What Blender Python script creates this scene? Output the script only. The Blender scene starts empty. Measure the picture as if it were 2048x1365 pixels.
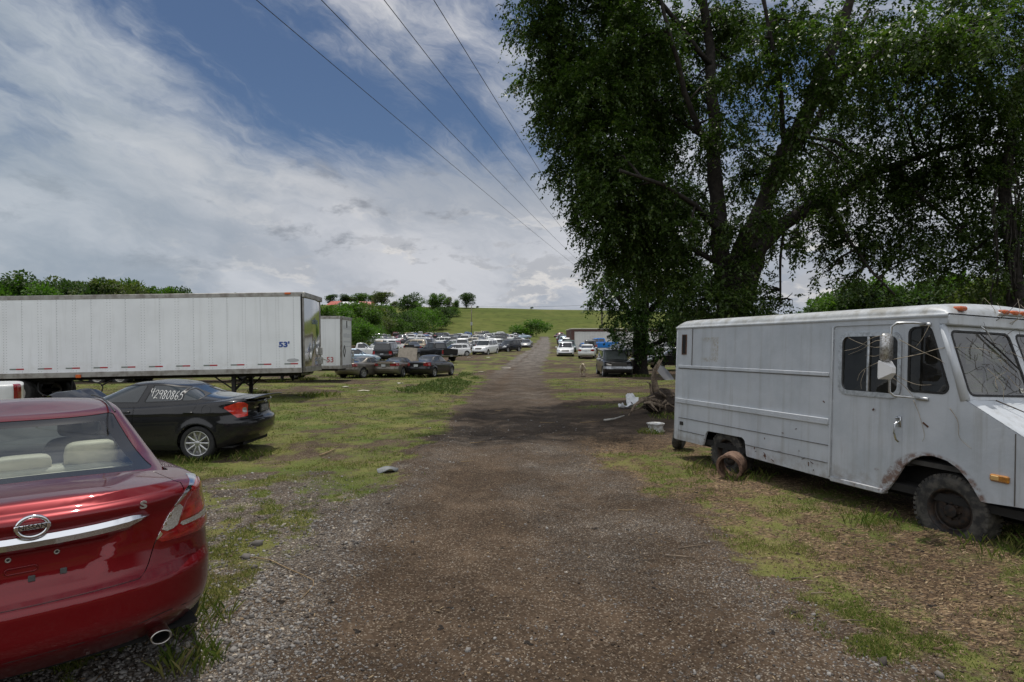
import bpy, math, random
import numpy as np
from mathutils import Vector, Matrix

scene = bpy.context.scene
COL = scene.collection
R = math.radians

# ---------------------------------------------------------------- camera
cam_d = bpy.data.cameras.new("camera")
cam = bpy.data.objects.new("camera", cam_d)
COL.objects.link(cam)
FPX, CXP, YH, CAMH = 1200.0, 1024.0, 693.0, 2.0
cam_d.sensor_width = 36.0
cam_d.lens = 36.0 * FPX / 2048.0
cam_d.clip_start = 0.05
cam_d.clip_end = 4000.0
cam.location = (0, 0, CAMH)
cam.rotation_euler = (R(90) + math.atan((YH - 682.5) / FPX), 0, 0)
scene.camera = cam

# ---------------------------------------------------------------- light
SUN_EL, SUN_AZ = 74.0, -14.0          # azimuth measured from +Y towards +X
sun_d = bpy.data.lights.new("sun", 'SUN')
sun_d.energy = 3.1
sun_d.angle = R(0.55)
sun_d.color = (1.0, 0.95, 0.87)
sun = bpy.data.objects.new("sun", sun_d)
COL.objects.link(sun)
_sv = Vector((math.sin(R(SUN_AZ)) * math.cos(R(SUN_EL)), math.cos(R(SUN_AZ)) * math.cos(R(SUN_EL)), math.sin(R(SUN_EL))))
sun.rotation_euler = _sv.to_track_quat('Z', 'Y').to_euler()
sun.location = (0, 0, 60)

scene.view_settings.view_transform = 'Standard'
scene.view_settings.look = 'None'
scene.view_settings.exposure = 0.0
scene.view_settings.gamma = 1.0
scene.cycles.max_bounces = 8
scene.cycles.transparent_max_bounces = 16
scene.cycles.sample_clamp_indirect = 6.0
scene.cycles.use_denoising = True

# ---------------------------------------------------------------- node helper
class NT:
    """tiny node-tree writer"""
    def __init__(s, tree):
        s.t = tree
        s.t.nodes.clear()
    def n(s, typ, **kw):
        nd = s.t.nodes.new(typ)
        ins = kw.pop('ins', {})
        for k, v in kw.items():
            setattr(nd, k, v)
        for k, v in ins.items():
            s.put(nd, k, v)
        return nd
    def put(s, nd, k, v):
        i = nd.inputs[k]
        if hasattr(v, 'outputs'):
            s.t.links.new(v.outputs[0], i)
        elif hasattr(v, 'is_output'):
            s.t.links.new(v, i)
        else:
            if i.type == 'RGBA' and hasattr(v, '__len__') and len(v) == 3:
                v = (*v, 1)
            i.default_value = v
    def m(s, op, a, b=0.0, c=0.0, clamp=False):
        return s.n('ShaderNodeMath', operation=op, use_clamp=clamp, ins={0: a, 1: b, 2: c}).outputs[0]
    def ss(s, x, a, b, to0=0.0, to1=1.0):
        return s.n('ShaderNodeMapRange', interpolation_type='SMOOTHSTEP', ins={0: x, 1: a, 2: b, 3: to0, 4: to1}).outputs[0]
    def noise(s, vec, scale, detail=4.0, rough=0.55, dist=0.0, out=0):
        return s.n('ShaderNodeTexNoise', ins={'Vector': vec, 'Scale': scale, 'Detail': detail, 'Roughness': rough, 'Distortion': dist}).outputs[out]
    def mix(s, f, a, b, typ='MIX'):
        nd = s.n('ShaderNodeMix', data_type='RGBA', blend_type=typ)
        s.put(nd, 0, f); s.put(nd, 6, a); s.put(nd, 7, b)
        return nd.outputs[2]
    def xyz(s, x, y, z):
        return s.n('ShaderNodeCombineXYZ', ins={0: x, 1: y, 2: z}).outputs[0]
    def ramp(s, f, pts):
        nd = s.n('ShaderNodeValToRGB', ins={0: f})
        cr = nd.color_ramp
        while len(cr.elements) < len(pts):
            cr.elements.new(0.5)
        for e, (p, c) in zip(cr.elements, pts):
            e.position = p
            e.color = (*c, 1)
        return nd.outputs[0]

# ---------------------------------------------------------------- sky
world = bpy.data.worlds.new("World")
scene.world = world
world.use_nodes = True
def build_sky():
    g = NT(world.node_tree)
    out = g.n('ShaderNodeOutputWorld')
    sky = g.n('ShaderNodeTexSky', sky_type='NISHITA', sun_disc=False, sun_elevation=R(SUN_EL), sun_rotation=R(SUN_AZ),
              air_density=1.0, dust_density=0.6, ozone_density=2.5)
    tc = g.n('ShaderNodeTexCoord')
    d = tc.outputs['Generated']
    sp = g.n('ShaderNodeSeparateXYZ', ins={0: d})
    x, y, z = sp.outputs
    az = g.m('ARCTAN2', x, y)
    el = g.m('ARCSINE', z)
    P = g.xyz(az, el, 0.0)
    def V(op, a, b, c=None):
        nd = g.n('ShaderNodeVectorMath', operation=op, ins={0: a, 1: b})
        if c is not None: g.put(nd, 2, c)
        return nd.outputs[0]
    def noi(vec, loc, rot, sc, detail=10.0, rough=0.58, dist=0.0):
        mp = g.n('ShaderNodeMapping', vector_type='TEXTURE', ins={'Vector': vec, 'Location': loc, 'Rotation': (0, 0, rot)}).outputs[0]
        return g.noise(V('MULTIPLY', mp, (sc[0], sc[1], 1.0)), 1.0, detail, rough, dist)
    w1 = g.n('ShaderNodeTexNoise', ins={'Vector': V('MULTIPLY', P, (4.0, 6.0, 1)), 'Scale': 1.0, 'Detail': 5.0, 'Roughness': 0.6}).outputs[1]
    Pw = V('MULTIPLY_ADD', V('SUBTRACT', w1, (0.5, 0.5, 0.5)), (0.16, 0.10, 0), P)
    cir = noi(Pw, (0.4, 0.2, 0), R(-24), (2.6, 11.0), 11.0, 0.62)
    puf = noi(Pw, (2.2, 0.7, 0), R(-8), (5.5, 8.5), 11.0, 0.60)
    big = noi(P, (5.1, 1.3, 0), 0.0, (2.0, 3.4), 4.0, 0.5)
    def gauss(px, py, rx, ry, ang=0.0):
        a0 = math.atan2(px - 1024, 1200); e0 = math.atan((693 - py) / 1200 * math.cos(a0))
        dx = g.m('SUBTRACT', az, a0); dy = g.m('SUBTRACT', el, e0)
        ca, sa = math.cos(ang), math.sin(ang)
        u = g.m('DIVIDE', g.m('ADD', g.m('MULTIPLY', dx, ca), g.m('MULTIPLY', dy, sa)), rx)
        v = g.m('DIVIDE', g.m('SUBTRACT', g.m('MULTIPLY', dy, ca), g.m('MULTIPLY', dx, sa)), ry)
        return g.m('EXPONENT', g.m('MULTIPLY', g.m('ADD', g.m('MULTIPLY', u, u), g.m('MULTIPLY', v, v)), -1.0))
    hole = 0.0
    for a in ((455, 90, .20, .075, -.45, .95), (610, 150, .10, .04, -.3, .6), (300, -10, .20, .09, -.35, .7), (735, 225, .13, .05, -.5, .62), (950, 120, .09, .06, .3, .5), (965, 285, .08, .035, -.5, .5),
              (1520, 180, .13, .09, .5, .7), (1900, 150, .2, .07, .3, .5), (640, 40, .10, .05, 0, .3), (90, 290, .08, .02, -.5, .35), (1300, -150, .3, .12, 0, .6)):
        hole = g.m('ADD', hole, g.m('MULTIPLY', gauss(*a[:5]), a[5]))
    thick = g.m('ADD', g.m('MULTIPLY', cir, 0.74), g.m('MULTIPLY', puf, 0.55))
    thick = g.m('ADD', thick, g.m('MULTIPLY', big, 0.30))
    thick = g.m('SUBTRACT', thick, g.m('MULTIPLY', hole, 0.265))
    thick = g.m('ADD', thick, g.m('MULTIPLY', g.ss(el, 0.36, 0.12), 0.32))
    wsp = noi(Pw, (1.3, 4.2, 0), R(-30), (6.0, 24.0), 9.0, 0.64)
    thick = g.m('ADD', thick, g.m('MULTIPLY', g.m('SUBTRACT', wsp, 0.5), 0.42))
    cover = g.ss(thick, 0.52, 0.96)
    # light and shade of the cloud deck
    sh = noi(Pw, (7.7, 3.1, 0), R(-14), (3.4, 9.0), 11.0, 0.60)
    lum = g.ss(g.m('ADD', sh, g.m('MULTIPLY', g.m('SUBTRACT', big, 0.5), 0.5)), 0.32, 0.68)
    ccol = g.mix(lum, (3.5, 3.85, 4.45), (5.6, 5.75, 6.15))
    ccol = g.mix(g.m('MULTIPLY', gauss(760, 40, .22, .07, .1), g.ss(puf, .38, .62)), ccol, (6.3, 6.3, 6.5))
    ccol = g.mix(g.m('MULTIPLY', gauss(520, 390, .30, .05, -.25), g.ss(puf, .42, .66)), ccol, (6.2, 6.2, 6.35))
    # heaped clouds low over the hill, with grey bases
    hq = V('MULTIPLY_ADD', V('SUBTRACT', w1, (0.5, 0.5, 0.5)), (0.05, 0.05, 0), P)
    heap = noi(hq, (1.1, 0.9, 0), 0.0, (9.0, 20.0), 10.0, 0.60)
    heap2 = noi(hq, (1.1, 0.885, 0), 0.0, (9.0, 20.0), 10.0, 0.60)
    band = g.m('MULTIPLY', g.ss(el, 0.045, 0.085), g.ss(el, 0.26, 0.14))
    side = g.ss(az, -0.62, -0.12, 0.25, 1.0)
    edge = g.m('MULTIPLY', g.m('MULTIPLY', g.ss(heap, 0.50, 0.57), band), side)
    ccol = g.mix(g.m('MULTIPLY', edge, 0.85), ccol, g.mix(g.ss(g.m('SUBTRACT', heap, heap2), -0.05, 0.05), (6.8, 6.6, 6.4), (4.2, 4.35, 4.7)))
    gl = noi(hq, (4.4, 2.2, 0), 0.0, (8.0, 17.0), 10.0, 0.62)
    gb = g.m('MULTIPLY', g.ss(gl, 0.55, 0.68), g.m('MULTIPLY', g.ss(el, 0.08, 0.14), g.ss(el, 0.34, 0.24)))
    ccol = g.mix(g.m('MULTIPLY', gb, 0.9), ccol, (2.6, 2.8, 3.2))
    # the left is hazier and bluer
    lf = g.ss(az, -0.22, -0.72)
    ccol = g.mix(g.m('MULTIPLY', lf, 0.62), ccol, g.mix(lum, (2.6, 3.3, 4.0), (4.1, 4.7, 5.3)))
    # behind the viewer : unseen overcast, made brighter to fill the sides facing it
    back = g.ss(y, 0.1, -0.35)
    cover = g.m('MAXIMUM', cover, back)
    ccol = g.mix(back, ccol, (9.8, 10.1, 10.7))
    # dark treeline painted into the sky behind the viewer, to darken car reflections
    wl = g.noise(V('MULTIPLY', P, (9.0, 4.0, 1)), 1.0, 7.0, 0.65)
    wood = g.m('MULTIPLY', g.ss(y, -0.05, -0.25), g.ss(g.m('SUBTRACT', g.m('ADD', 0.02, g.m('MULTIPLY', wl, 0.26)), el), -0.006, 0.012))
    skyc = g.mix(1.0, sky.outputs[0], (0.44, 0.48, 0.53), 'MULTIPLY')
    col = g.mix(cover, skyc, ccol)
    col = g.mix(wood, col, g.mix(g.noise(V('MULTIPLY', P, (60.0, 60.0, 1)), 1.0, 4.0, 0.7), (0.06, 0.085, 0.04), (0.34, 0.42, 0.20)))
    # below the horizon
    col = g.mix(g.ss(z, -0.02, -0.06), col, (0.9, 1.0, 0.7))
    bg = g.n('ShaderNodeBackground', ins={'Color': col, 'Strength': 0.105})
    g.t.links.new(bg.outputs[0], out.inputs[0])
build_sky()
# ================================================================ helpers
def tag(o, label=None, cat=None, group=None, kind=None):
    if label: o['label'] = label
    if cat: o['category'] = cat
    if group: o['group'] = group
    if kind: o['kind'] = kind
    return o

def empty(name, loc=(0, 0, 0), rz=0.0, rx=0.0, ry=0.0):
    o = bpy.data.objects.new(name, None)
    o.empty_display_size = 0.2
    COL.objects.link(o)
    o.location = loc
    o.rotation_euler = (rx, ry, rz)
    return o

def thing(name, label, cat, loc=(0, 0, 0), rz=0.0, group=None, rx=0.0, ry=0.0):
    return tag(empty(name, loc, rz, rx, ry), label, cat, group)

def mesh_obj(name, V, F, mat, parent=None, smooth=True, fmat=None, normals=None):
    me = bpy.data.meshes.new(name)
    V = np.asarray(V, dtype=np.float32)
    if isinstance(F, np.ndarray):
        nf, k = F.shape
        me.vertices.add(len(V)); me.vertices.foreach_set('co', V.ravel())
        me.loops.add(nf * k); me.loops.foreach_set('vertex_index', F.astype(np.int32).ravel())
        me.polygons.add(nf)
        me.polygons.foreach_set('loop_start', np.arange(0, nf * k, k, dtype=np.int32))
        me.update(calc_edges=True)
    else:
        me.from_pydata(V.tolist(), [], F)
    mats = mat if isinstance(mat, (list, tuple)) else [mat]
    for mm in mats:
        me.materials.append(mm)
    if fmat is not None:
        me.polygons.foreach_set('material_index', np.asarray(fmat, dtype=np.int32))
    if smooth:
        me.polygons.foreach_set('use_smooth', np.ones(len(me.polygons), dtype=bool))
    me.validate(clean_customdata=False)
    if normals is not None and len(me.vertices) == len(normals):
        nn = np.asarray(normals, dtype=np.float32)
        me.normals_split_custom_set_from_vertices([tuple(v) for v in nn])
    o = bpy.data.objects.new(name, me)
    COL.objects.link(o)
    if parent is not None:
        o.parent = parent
    return o

class MB:
    """collects simple solids into one mesh"""
    def __init__(s):
        s.V = []; s.F = []; s.M = []; s.cm = 0
    def add(s, V, F):
        b = len(s.V)
        s.V.extend([tuple(map(float, v)) for v in V])
        for f in F:
            s.F.append([b + i for i in f]); s.M.append(s.cm)
        return s
    def box(s, x0, x1, y0, y1, z0, z1, mtx=None):
        V = [(x, y, z) for z in (z0, z1) for y in (y0, y1) for x in (x0, x1)]
        if mtx is not None: V = [tuple(mtx @ Vector(v)) for v in V]
        return s.add(V, [(0, 2, 3, 1), (4, 5, 7, 6), (0, 1, 5, 4), (2, 6, 7, 3), (0, 4, 6, 2), (1, 3, 7, 5)])
    def cbox(s, x0, x1, y0, y1, z0, z1, c=0.01, mtx=None):
        """box with chamfered edges"""
        X = (x0, x1); Y = (y0, y1); Z = (z0, z1); V = []; idx = {}
        def sg(i): return c if i == 0 else -c
        for i in (0, 1):
            for j in (0, 1):
                for k in (0, 1):
                    for a in range(3):
                        p = [X[i] + sg(i), Y[j] + sg(j), Z[k] + sg(k)]
                        p[a] = (X[i], Y[j], Z[k])[a]
                        idx[(i, j, k, a)] = len(V); V.append(p)
        F = []
        for a in range(3):
            o = [q for q in range(3) if q != a]
            for e in (0, 1):
                def key(u, v):
                    t = [0, 0, 0]; t[a] = e; t[o[0]] = u; t[o[1]] = v
                    return idx[(*t, a)]
                F.append((key(0, 0), key(1, 0), key(1, 1), key(0, 1)))
        for a in range(3):
            o = [q for q in range(3) if q != a]
            for u in (0, 1):
                for v in (0, 1):
                    def key(e, ax):
                        t = [0, 0, 0]; t[a] = e; t[o[0]] = u; t[o[1]] = v
                        return idx[(*t, ax)]
                    F.append((key(0, o[0]), key(1, o[0]), key(1, o[1]), key(0, o[1])))
        for i in (0, 1):
            for j in (0, 1):
                for k in (0, 1):
                    F.append(tuple(idx[(i, j, k, a)] for a in range(3)))
        # orient outward
        cen = Vector(((x0 + x1) / 2, (y0 + y1) / 2, (z0 + z1) / 2)); FF = []
        for f in F:
            p = [Vector(V[i]) for i in f]
            nrm = (p[1] - p[0]).cross(p[2] - p[0])
            mid = sum(p, Vector()) / len(p)
            FF.append(f if nrm.dot(mid - cen) > 0 else tuple(reversed(f)))
        if mtx is not None: V = [tuple(mtx @ Vector(v)) for v in V]
        return s.add(V, FF)
    def tube(s, path, r, n=8, cap=True):
        path = [Vector(p) for p in path]
        rr = [float(q) for q in r] if hasattr(r, '__len__') else [float(r)] * len(path)
        V = []; F = []
        up = None
        for i, p in enumerate(path):
            t = (path[min(i + 1, len(path) - 1)] - path[max(i - 1, 0)])
            if t.length < 1e-9: t = Vector((0, 0, 1))
            t.normalize()
            if up is None:
                up = Vector((0, 0, 1)) if abs(t.z) < 0.9 else Vector((1, 0, 0))
            a = t.cross(up)
            if a.length < 1e-6: a = t.orthogonal()
            a.normalize(); b = a.cross(t); up = b
            for k in range(n):
                w = 2 * math.pi * k / n
                V.append(p + rr[i] * (math.cos(w) * a + math.sin(w) * b))
        for i in range(len(path) - 1):
            for k in range(n):
                k2 = (k + 1) % n
                F.append((i * n + k, (i + 1) * n + k, (i + 1) * n + k2, i * n + k2))
        if cap:
            F.append(tuple(range(n))); F.append(tuple(range((len(path) - 1) * n, len(path) * n))[::-1])
        return s.add(V, F)
    def lathe(s, prof, n=32, mtx=None, close=False):
        """prof: (radius, axial); axis = local y"""
        V = []; F = []
        for r, a in prof:
            for k in range(n):
                w = 2 * math.pi * k / n
                V.append(Vector((r * math.cos(w), a, r * math.sin(w))))
        m_ = len(prof)
        for i in range(m_ - (0 if close else 1)):
            i2 = (i + 1) % m_
            for k in range(n):
                k2 = (k + 1) % n
                F.append((i * n + k, i * n + k2, i2 * n + k2, i2 * n + k))
        if mtx is not None: V = [mtx @ v for v in V]
        return s.add(V, F)
    def poly(s, pts, thick, mtx=None):
        """flat outline in local xy extruded along z by thick"""
        n = len(pts)
        V = [Vector((p[0], p[1], 0)) for p in pts] + [Vector((p[0], p[1], thick)) for p in pts]
        F = [tuple(range(n))[::-1], tuple(range(n, 2 * n))] + [(i, (i + 1) % n, n + (i + 1) % n, n + i) for i in range(n)]
        if mtx is not None: V = [mtx @ v for v in V]
        return s.add(V, F)
    def grid(s, P):
        """P: list of rows of points"""
        nr, nc = len(P), len(P[0])
        return s.add([p for row in P for p in row],
                     [(i * nc + j, i * nc + j + 1, (i + 1) * nc + j + 1, (i + 1) * nc + j) for i in range(nr - 1) for j in range(nc - 1)])
    def build(s, name, mat, parent=None, smooth=False, auto=None):
        o = mesh_obj(name, s.V, s.F, mat, parent, smooth=smooth or auto is not None, fmat=s.M if isinstance(mat, (list, tuple)) else None)
        if auto is not None:
            sharp_by_angle(o, auto)
        return o

def sharp_by_angle(o, deg):
    me = o.data
    try:
        me.set_sharp_from_angle(angle=R(deg))
    except Exception:
        pass

def text_mesh(name, body, size, mat, parent, mtx, extrude=0.002, align='CENTER', sx=1.0, bold=0.0):
    cu = bpy.data.curves.new(name, 'FONT')
    cu.body = body; cu.size = size; cu.align_x = align; cu.align_y = 'CENTER'; cu.extrude = extrude; cu.offset = bold
    cu.resolution_u = 4
    tmp = bpy.data.objects.new(name + "_tmp", cu)
    COL.objects.link(tmp)
    bpy.context.view_layer.update()
    dg = bpy.context.evaluated_depsgraph_get()
    me = bpy.data.meshes.new_from_object(tmp.evaluated_get(dg))
    bpy.data.objects.remove(tmp); bpy.data.curves.remove(cu)
    me.transform(Matrix.Diagonal((sx, 1, 1, 1)))
    me.transform(mtx)
    me.name = name
    me.materials.clear(); me.materials.append(mat)
    o = bpy.data.objects.new(name, me)
    COL.objects.link(o)
    o.parent = parent
    return o

def frame_mtx(origin, xdir, ydir):
    x = Vector(xdir).normalized(); z = x.cross(Vector(ydir)).normalized(); y = z.cross(x)
    m_ = Matrix.Identity(4)
    for i in range(3):
        m_[i][0] = x[i]; m_[i][1] = y[i]; m_[i][2] = z[i]; m_[i][3] = origin[i]
    return m_

def tri(o): return o

def copy_tree(o, parent=None):
    c = o.copy(); COL.objects.link(c)
    if parent is not None: c.parent = parent
    for ch in list(o.children):
        copy_tree(ch, c)
    return c

# ---- noise
def _hash(ix, iy, seed):
    h = (ix.astype(np.int64) * 374761393 + iy.astype(np.int64) * 668265263 + seed * 982451653) & 0x7fffffff
    h = ((h ^ (h >> 13)) * 1274126177) & 0x7fffffff
    h = ((h ^ (h >> 16)) * 1911520717) & 0x7fffffff
    return (h & 0xffffff) / float(0xffffff)
def vnoise(x, y, seed=0):
    x = np.asarray(x, float); y = np.asarray(y, float)
    ix = np.floor(x); iy = np.floor(y); fx = x - ix; fy = y - iy
    fx = fx * fx * (3 - 2 * fx); fy = fy * fy * (3 - 2 * fy)
    a = _hash(ix, iy, seed); b = _hash(ix + 1, iy, seed); c = _hash(ix, iy + 1, seed); d = _hash(ix + 1, iy + 1, seed)
    return (a * (1 - fx) + b * fx) * (1 - fy) + (c * (1 - fx) + d * fx) * fy
def fbm(x, y, oct=4, seed=0, gain=0.5):
    s = 0.0; amp = 1.0; tot = 0.0
    for o in range(oct):
        s = s + amp * vnoise(x * 2 ** o + 17.3 * o, y * 2 ** o - 9.1 * o, seed + o)
        tot += amp; amp *= gain
    return s / tot
def sstep(x, a, b):
    t = np.clip((np.asarray(x, float) - a) / (b - a), 0, 1)
    return t * t * (3 - 2 * t)

def pchip(xs, ys):
    """monotone cubic interpolation"""
    xs = np.asarray(xs, float); ys = np.asarray(ys, float)
    h = np.diff(xs); dl = np.diff(ys) / h
    d = np.zeros_like(ys)
    for i in range(1, len(xs) - 1):
        if dl[i - 1] * dl[i] > 0:
            w1 = 2 * h[i] + h[i - 1]; w2 = h[i] + 2 * h[i - 1]
            d[i] = (w1 + w2) / (w1 / dl[i - 1] + w2 / dl[i])
    d[0] = dl[0]; d[-1] = dl[-1]
    def fn(x):
        x = np.clip(np.asarray(x, float), xs[0], xs[-1])
        i = np.clip(np.searchsorted(xs, x, side='right') - 1, 0, len(xs) - 2)
        t = (x - xs[i]) / h[i]
        return ((1 + 2 * t) * (1 - t) ** 2 * ys[i] + t * (1 - t) ** 2 * h[i] * d[i]
                + t * t * (3 - 2 * t) * ys[i + 1] + t * t * (t - 1) * h[i] * d[i + 1])
    return fn

# ================================================================ materials
MAT = {}
def mat_simple(name, col, rough=0.5, metal=0.0, var=0.0, vscale=8.0, spec=0.5, coat=0.0, bump=0.0, bscale=60.0, col2=None):
    if name in MAT: return MAT[name]
    m_ = bpy.data.materials.new(name); m_.use_nodes = True
    g = NT(m_.node_tree)
    out = g.n('ShaderNodeOutputMaterial')
    b = g.n('ShaderNodeBsdfPrincipled', ins={'Roughness': rough, 'Metallic': metal, 'Specular IOR Level': spec, 'Coat Weight': coat, 'Coat Roughness': 0.04})
    if var > 0 or col2 is not None:
        tc = g.n('ShaderNodeTexCoord')
        nz = g.noise(tc.outputs['Object'], vscale, 6.0, 0.6)
        c2 = col2 if col2 is not None else tuple(c * (1 - var) for c in col)
        g.put(b, 'Base Color', g.mix(g.ss(nz, 0.38, 0.66), col, c2))
        g.put(b, 'Roughness', g.m('ADD', rough, g.m('MULTIPLY', g.m('SUBTRACT', nz, 0.5), 0.25), clamp=True))
    else:
        g.put(b, 'Base Color', col)
    if bump > 0:
        tc = g.n('ShaderNodeTexCoord')
        bn = g.n('ShaderNodeBump', ins={'Strength': bump, 'Distance': 0.02, 'Height': g.noise(tc.outputs['Object'], bscale, 5.0, 0.6)})
        g.put(b, 'Normal', bn)
    g.t.links.new(b.outputs[0], out.inputs[0])
    MAT[name] = m_
    return m_

def mat_paint(name, col, flake=None, rough=0.28, dust=0.12, dustcol=(0.30, 0.27, 0.22), metal=0.0, streak=0.0):
    """car paint: base + clear coat, dust settled low on the body and thin film everywhere"""
    if name in MAT: return MAT[name]
    m_ = bpy.data.materials.new(name); m_.use_nodes = True
    g = NT(m_.node_tree)
    out = g.n('ShaderNodeOutputMaterial')
    tc = g.n('ShaderNodeTexCoord')
    ob = tc.outputs['Object']
    n1 = g.noise(ob, 2.3, 6.0, 0.6)
    n2 = g.noise(ob, 14.0, 5.0, 0.65)
    sp = g.n('ShaderNodeSeparateXYZ', ins={0: ob})
    lowz = g.ss(sp.outputs[2], 0.62, 0.22)
    dm = g.m('ADD', g.m('MULTIPLY', g.ss(n1, 0.35, 0.75), dust), g.m('MULTIPLY', g.m('MULTIPLY', lowz, n2), dust * 3.0), clamp=True)
    colr = g.mix(dm, col, dustcol)
    b = g.n('ShaderNodeBsdfPrincipled', ins={'Base Color': colr, 'Metallic': metal, 'Coat Weight': 0.65, 'Specular IOR Level': 0.2, 'Coat Roughness': 0.035,
                                              'Roughness': g.m('ADD', rough, g.m('MULTIPLY', dm, 0.5), clamp=True)})
    g.put(b, 'Coat Roughness', g.m('ADD', 0.02, g.m('MULTIPLY', dm, 0.35), clamp=True))
    bn = g.n('ShaderNodeBump', ins={'Strength': 0.03, 'Distance': 0.02, 'Height': g.noise(ob, 3.0, 2.0, 0.5)})
    g.put(b, 'Normal', bn)
    g.t.links.new(b.outputs[0], out.inputs[0])
    MAT[name] = m_
    return m_

def mat_glass(name, tint=(0.55, 0.6, 0.6), refl=(1, 1, 1), rough=0.0, dark=None, dirt=0.0, k=1.5):
    """thin window pane: tinted transparency under a fresnel reflection, with a film of dust"""
    if name in MAT: return MAT[name]
    m_ = bpy.data.materials.new(name); m_.use_nodes = True
    g = NT(m_.node_tree)
    out = g.n('ShaderNodeOutputMaterial')
    fr = g.n('ShaderNodeFresnel', ins={'IOR': 1.52})
    gl = g.n('ShaderNodeBsdfGlossy', ins={'Color': refl, 'Roughness': rough})
    if dark is None:
        ba = g.n('ShaderNodeBsdfTransparent', ins={'Color': tint})
    else:
        ba = g.n('ShaderNodeBsdfDiffuse', ins={'Color': dark})
    if dirt > 0:
        tc = g.n('ShaderNodeTexCoord')
        nz = g.noise(tc.outputs['Object'], 3.0, 6.0, 0.65)
        df = g.n('ShaderNodeBsdfDiffuse', ins={'Color': (0.33, 0.32, 0.29)})
        ba = g.n('ShaderNodeMixShader', ins={0: g.m('MULTIPLY', g.ss(nz, 0.2, 0.8), dirt), 1: ba, 2: df})
    fac = g.m('MULTIPLY', fr.outputs[0], k, clamp=True)
    mx = g.n('ShaderNodeMixShader', ins={0: fac, 1: ba, 2: gl})
    g.t.links.new(mx.outputs[0], out.inputs[0])
    MAT[name] = m_
    return m_
# ================================================================ terrain
_zc = pchip([-120, 0, 30, 41, 57, 69, 82, 120, 210, 240, 262, 330, 385, 440, 600, 1500],
            [-1.0, 0.0, 0.0, -0.06, 0.35, 0.85, 1.3, 2.55, 5.3, 6.4, 8.0, 18.5, 26.2, 28.0, 27.0, 20.0])
_xr = pchip([-120, 0, 20, 42, 82, 207, 260, 400], [0, 0, 0.05, 0.4, 3.5, 11.0, 13.0, 20])
_hw = pchip([-120, 0, 3, 6, 10, 15, 42, 82, 207, 400], [2.2, 2.2, 2.3, 2.3, 1.9, 1.75, 1.75, 1.5, 1.4, 1.4])
def ground_z(X, Y):
    X = np.asarray(X, float); Y = np.asarray(Y, float)
    z = _zc(Y)
    far = sstep(Y, 230, 400)
    z = z - far * 0.022 * np.clip(X, -260, 260)
    z = z + 0.13 * np.exp(-(((X + 3.6) / 2.2) ** 2 + ((Y - 4.0) / 2.4) ** 2))
    z = z - 0.09 * np.exp(-(((X + 6.5) / 2.6) ** 2 + ((Y - 11.2) / 2.0) ** 2))
    near = 1 - sstep(np.abs(Y), 30, 90)
    vx = (X - 2.863) * .331 - (Y - 10.64) * .944; vy = (X - 2.863) * .944 + (Y - 10.64) * .331
    z = z + 0.07 * sstep(vx, -1.5, .8) * (1 - sstep(vx, 5.6, 7.5)) * np.exp(-((vy - .35) / .75) ** 2)
    z = z + near * (fbm(X * 0.5, Y * 0.5, 4, 5) - 0.5) * 0.10
    z = z - near * 0.04 * np.exp(-((X - _xr(Y) + 0.75) / 0.35) ** 2) - near * 0.04 * np.exp(-((X - _xr(Y) - 0.85) / 0.35) ** 2)
    z = z + (1 - near) * (fbm(X * 0.03, Y * 0.03, 3, 9) - 0.5) * 0.7
    return z
def gz(x, y): return float(ground_z(np.array([x]), np.array([y]))[0])

def ray(px, py):
    return (px - CXP) / FPX, (YH - py) / FPX
def at(px, py, Y):
    a, b = ray(px, py)
    return Vector((a * Y, Y, CAMH + b * Y))
_ys = np.concatenate([np.arange(2, 60, 0.05), np.arange(60, 900, 0.4)])
def hit(px, py):
    """where the line of sight through a photo pixel meets the ground"""
    a, b = ray(px, py)
    zz = CAMH + b * _ys - ground_z(a * _ys, _ys)
    k = np.argmax(zz < 0) if (zz < 0).any() else len(_ys) - 1
    Y = float(_ys[k])
    return Vector((a * Y, Y, gz(a * Y, Y)))

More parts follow.
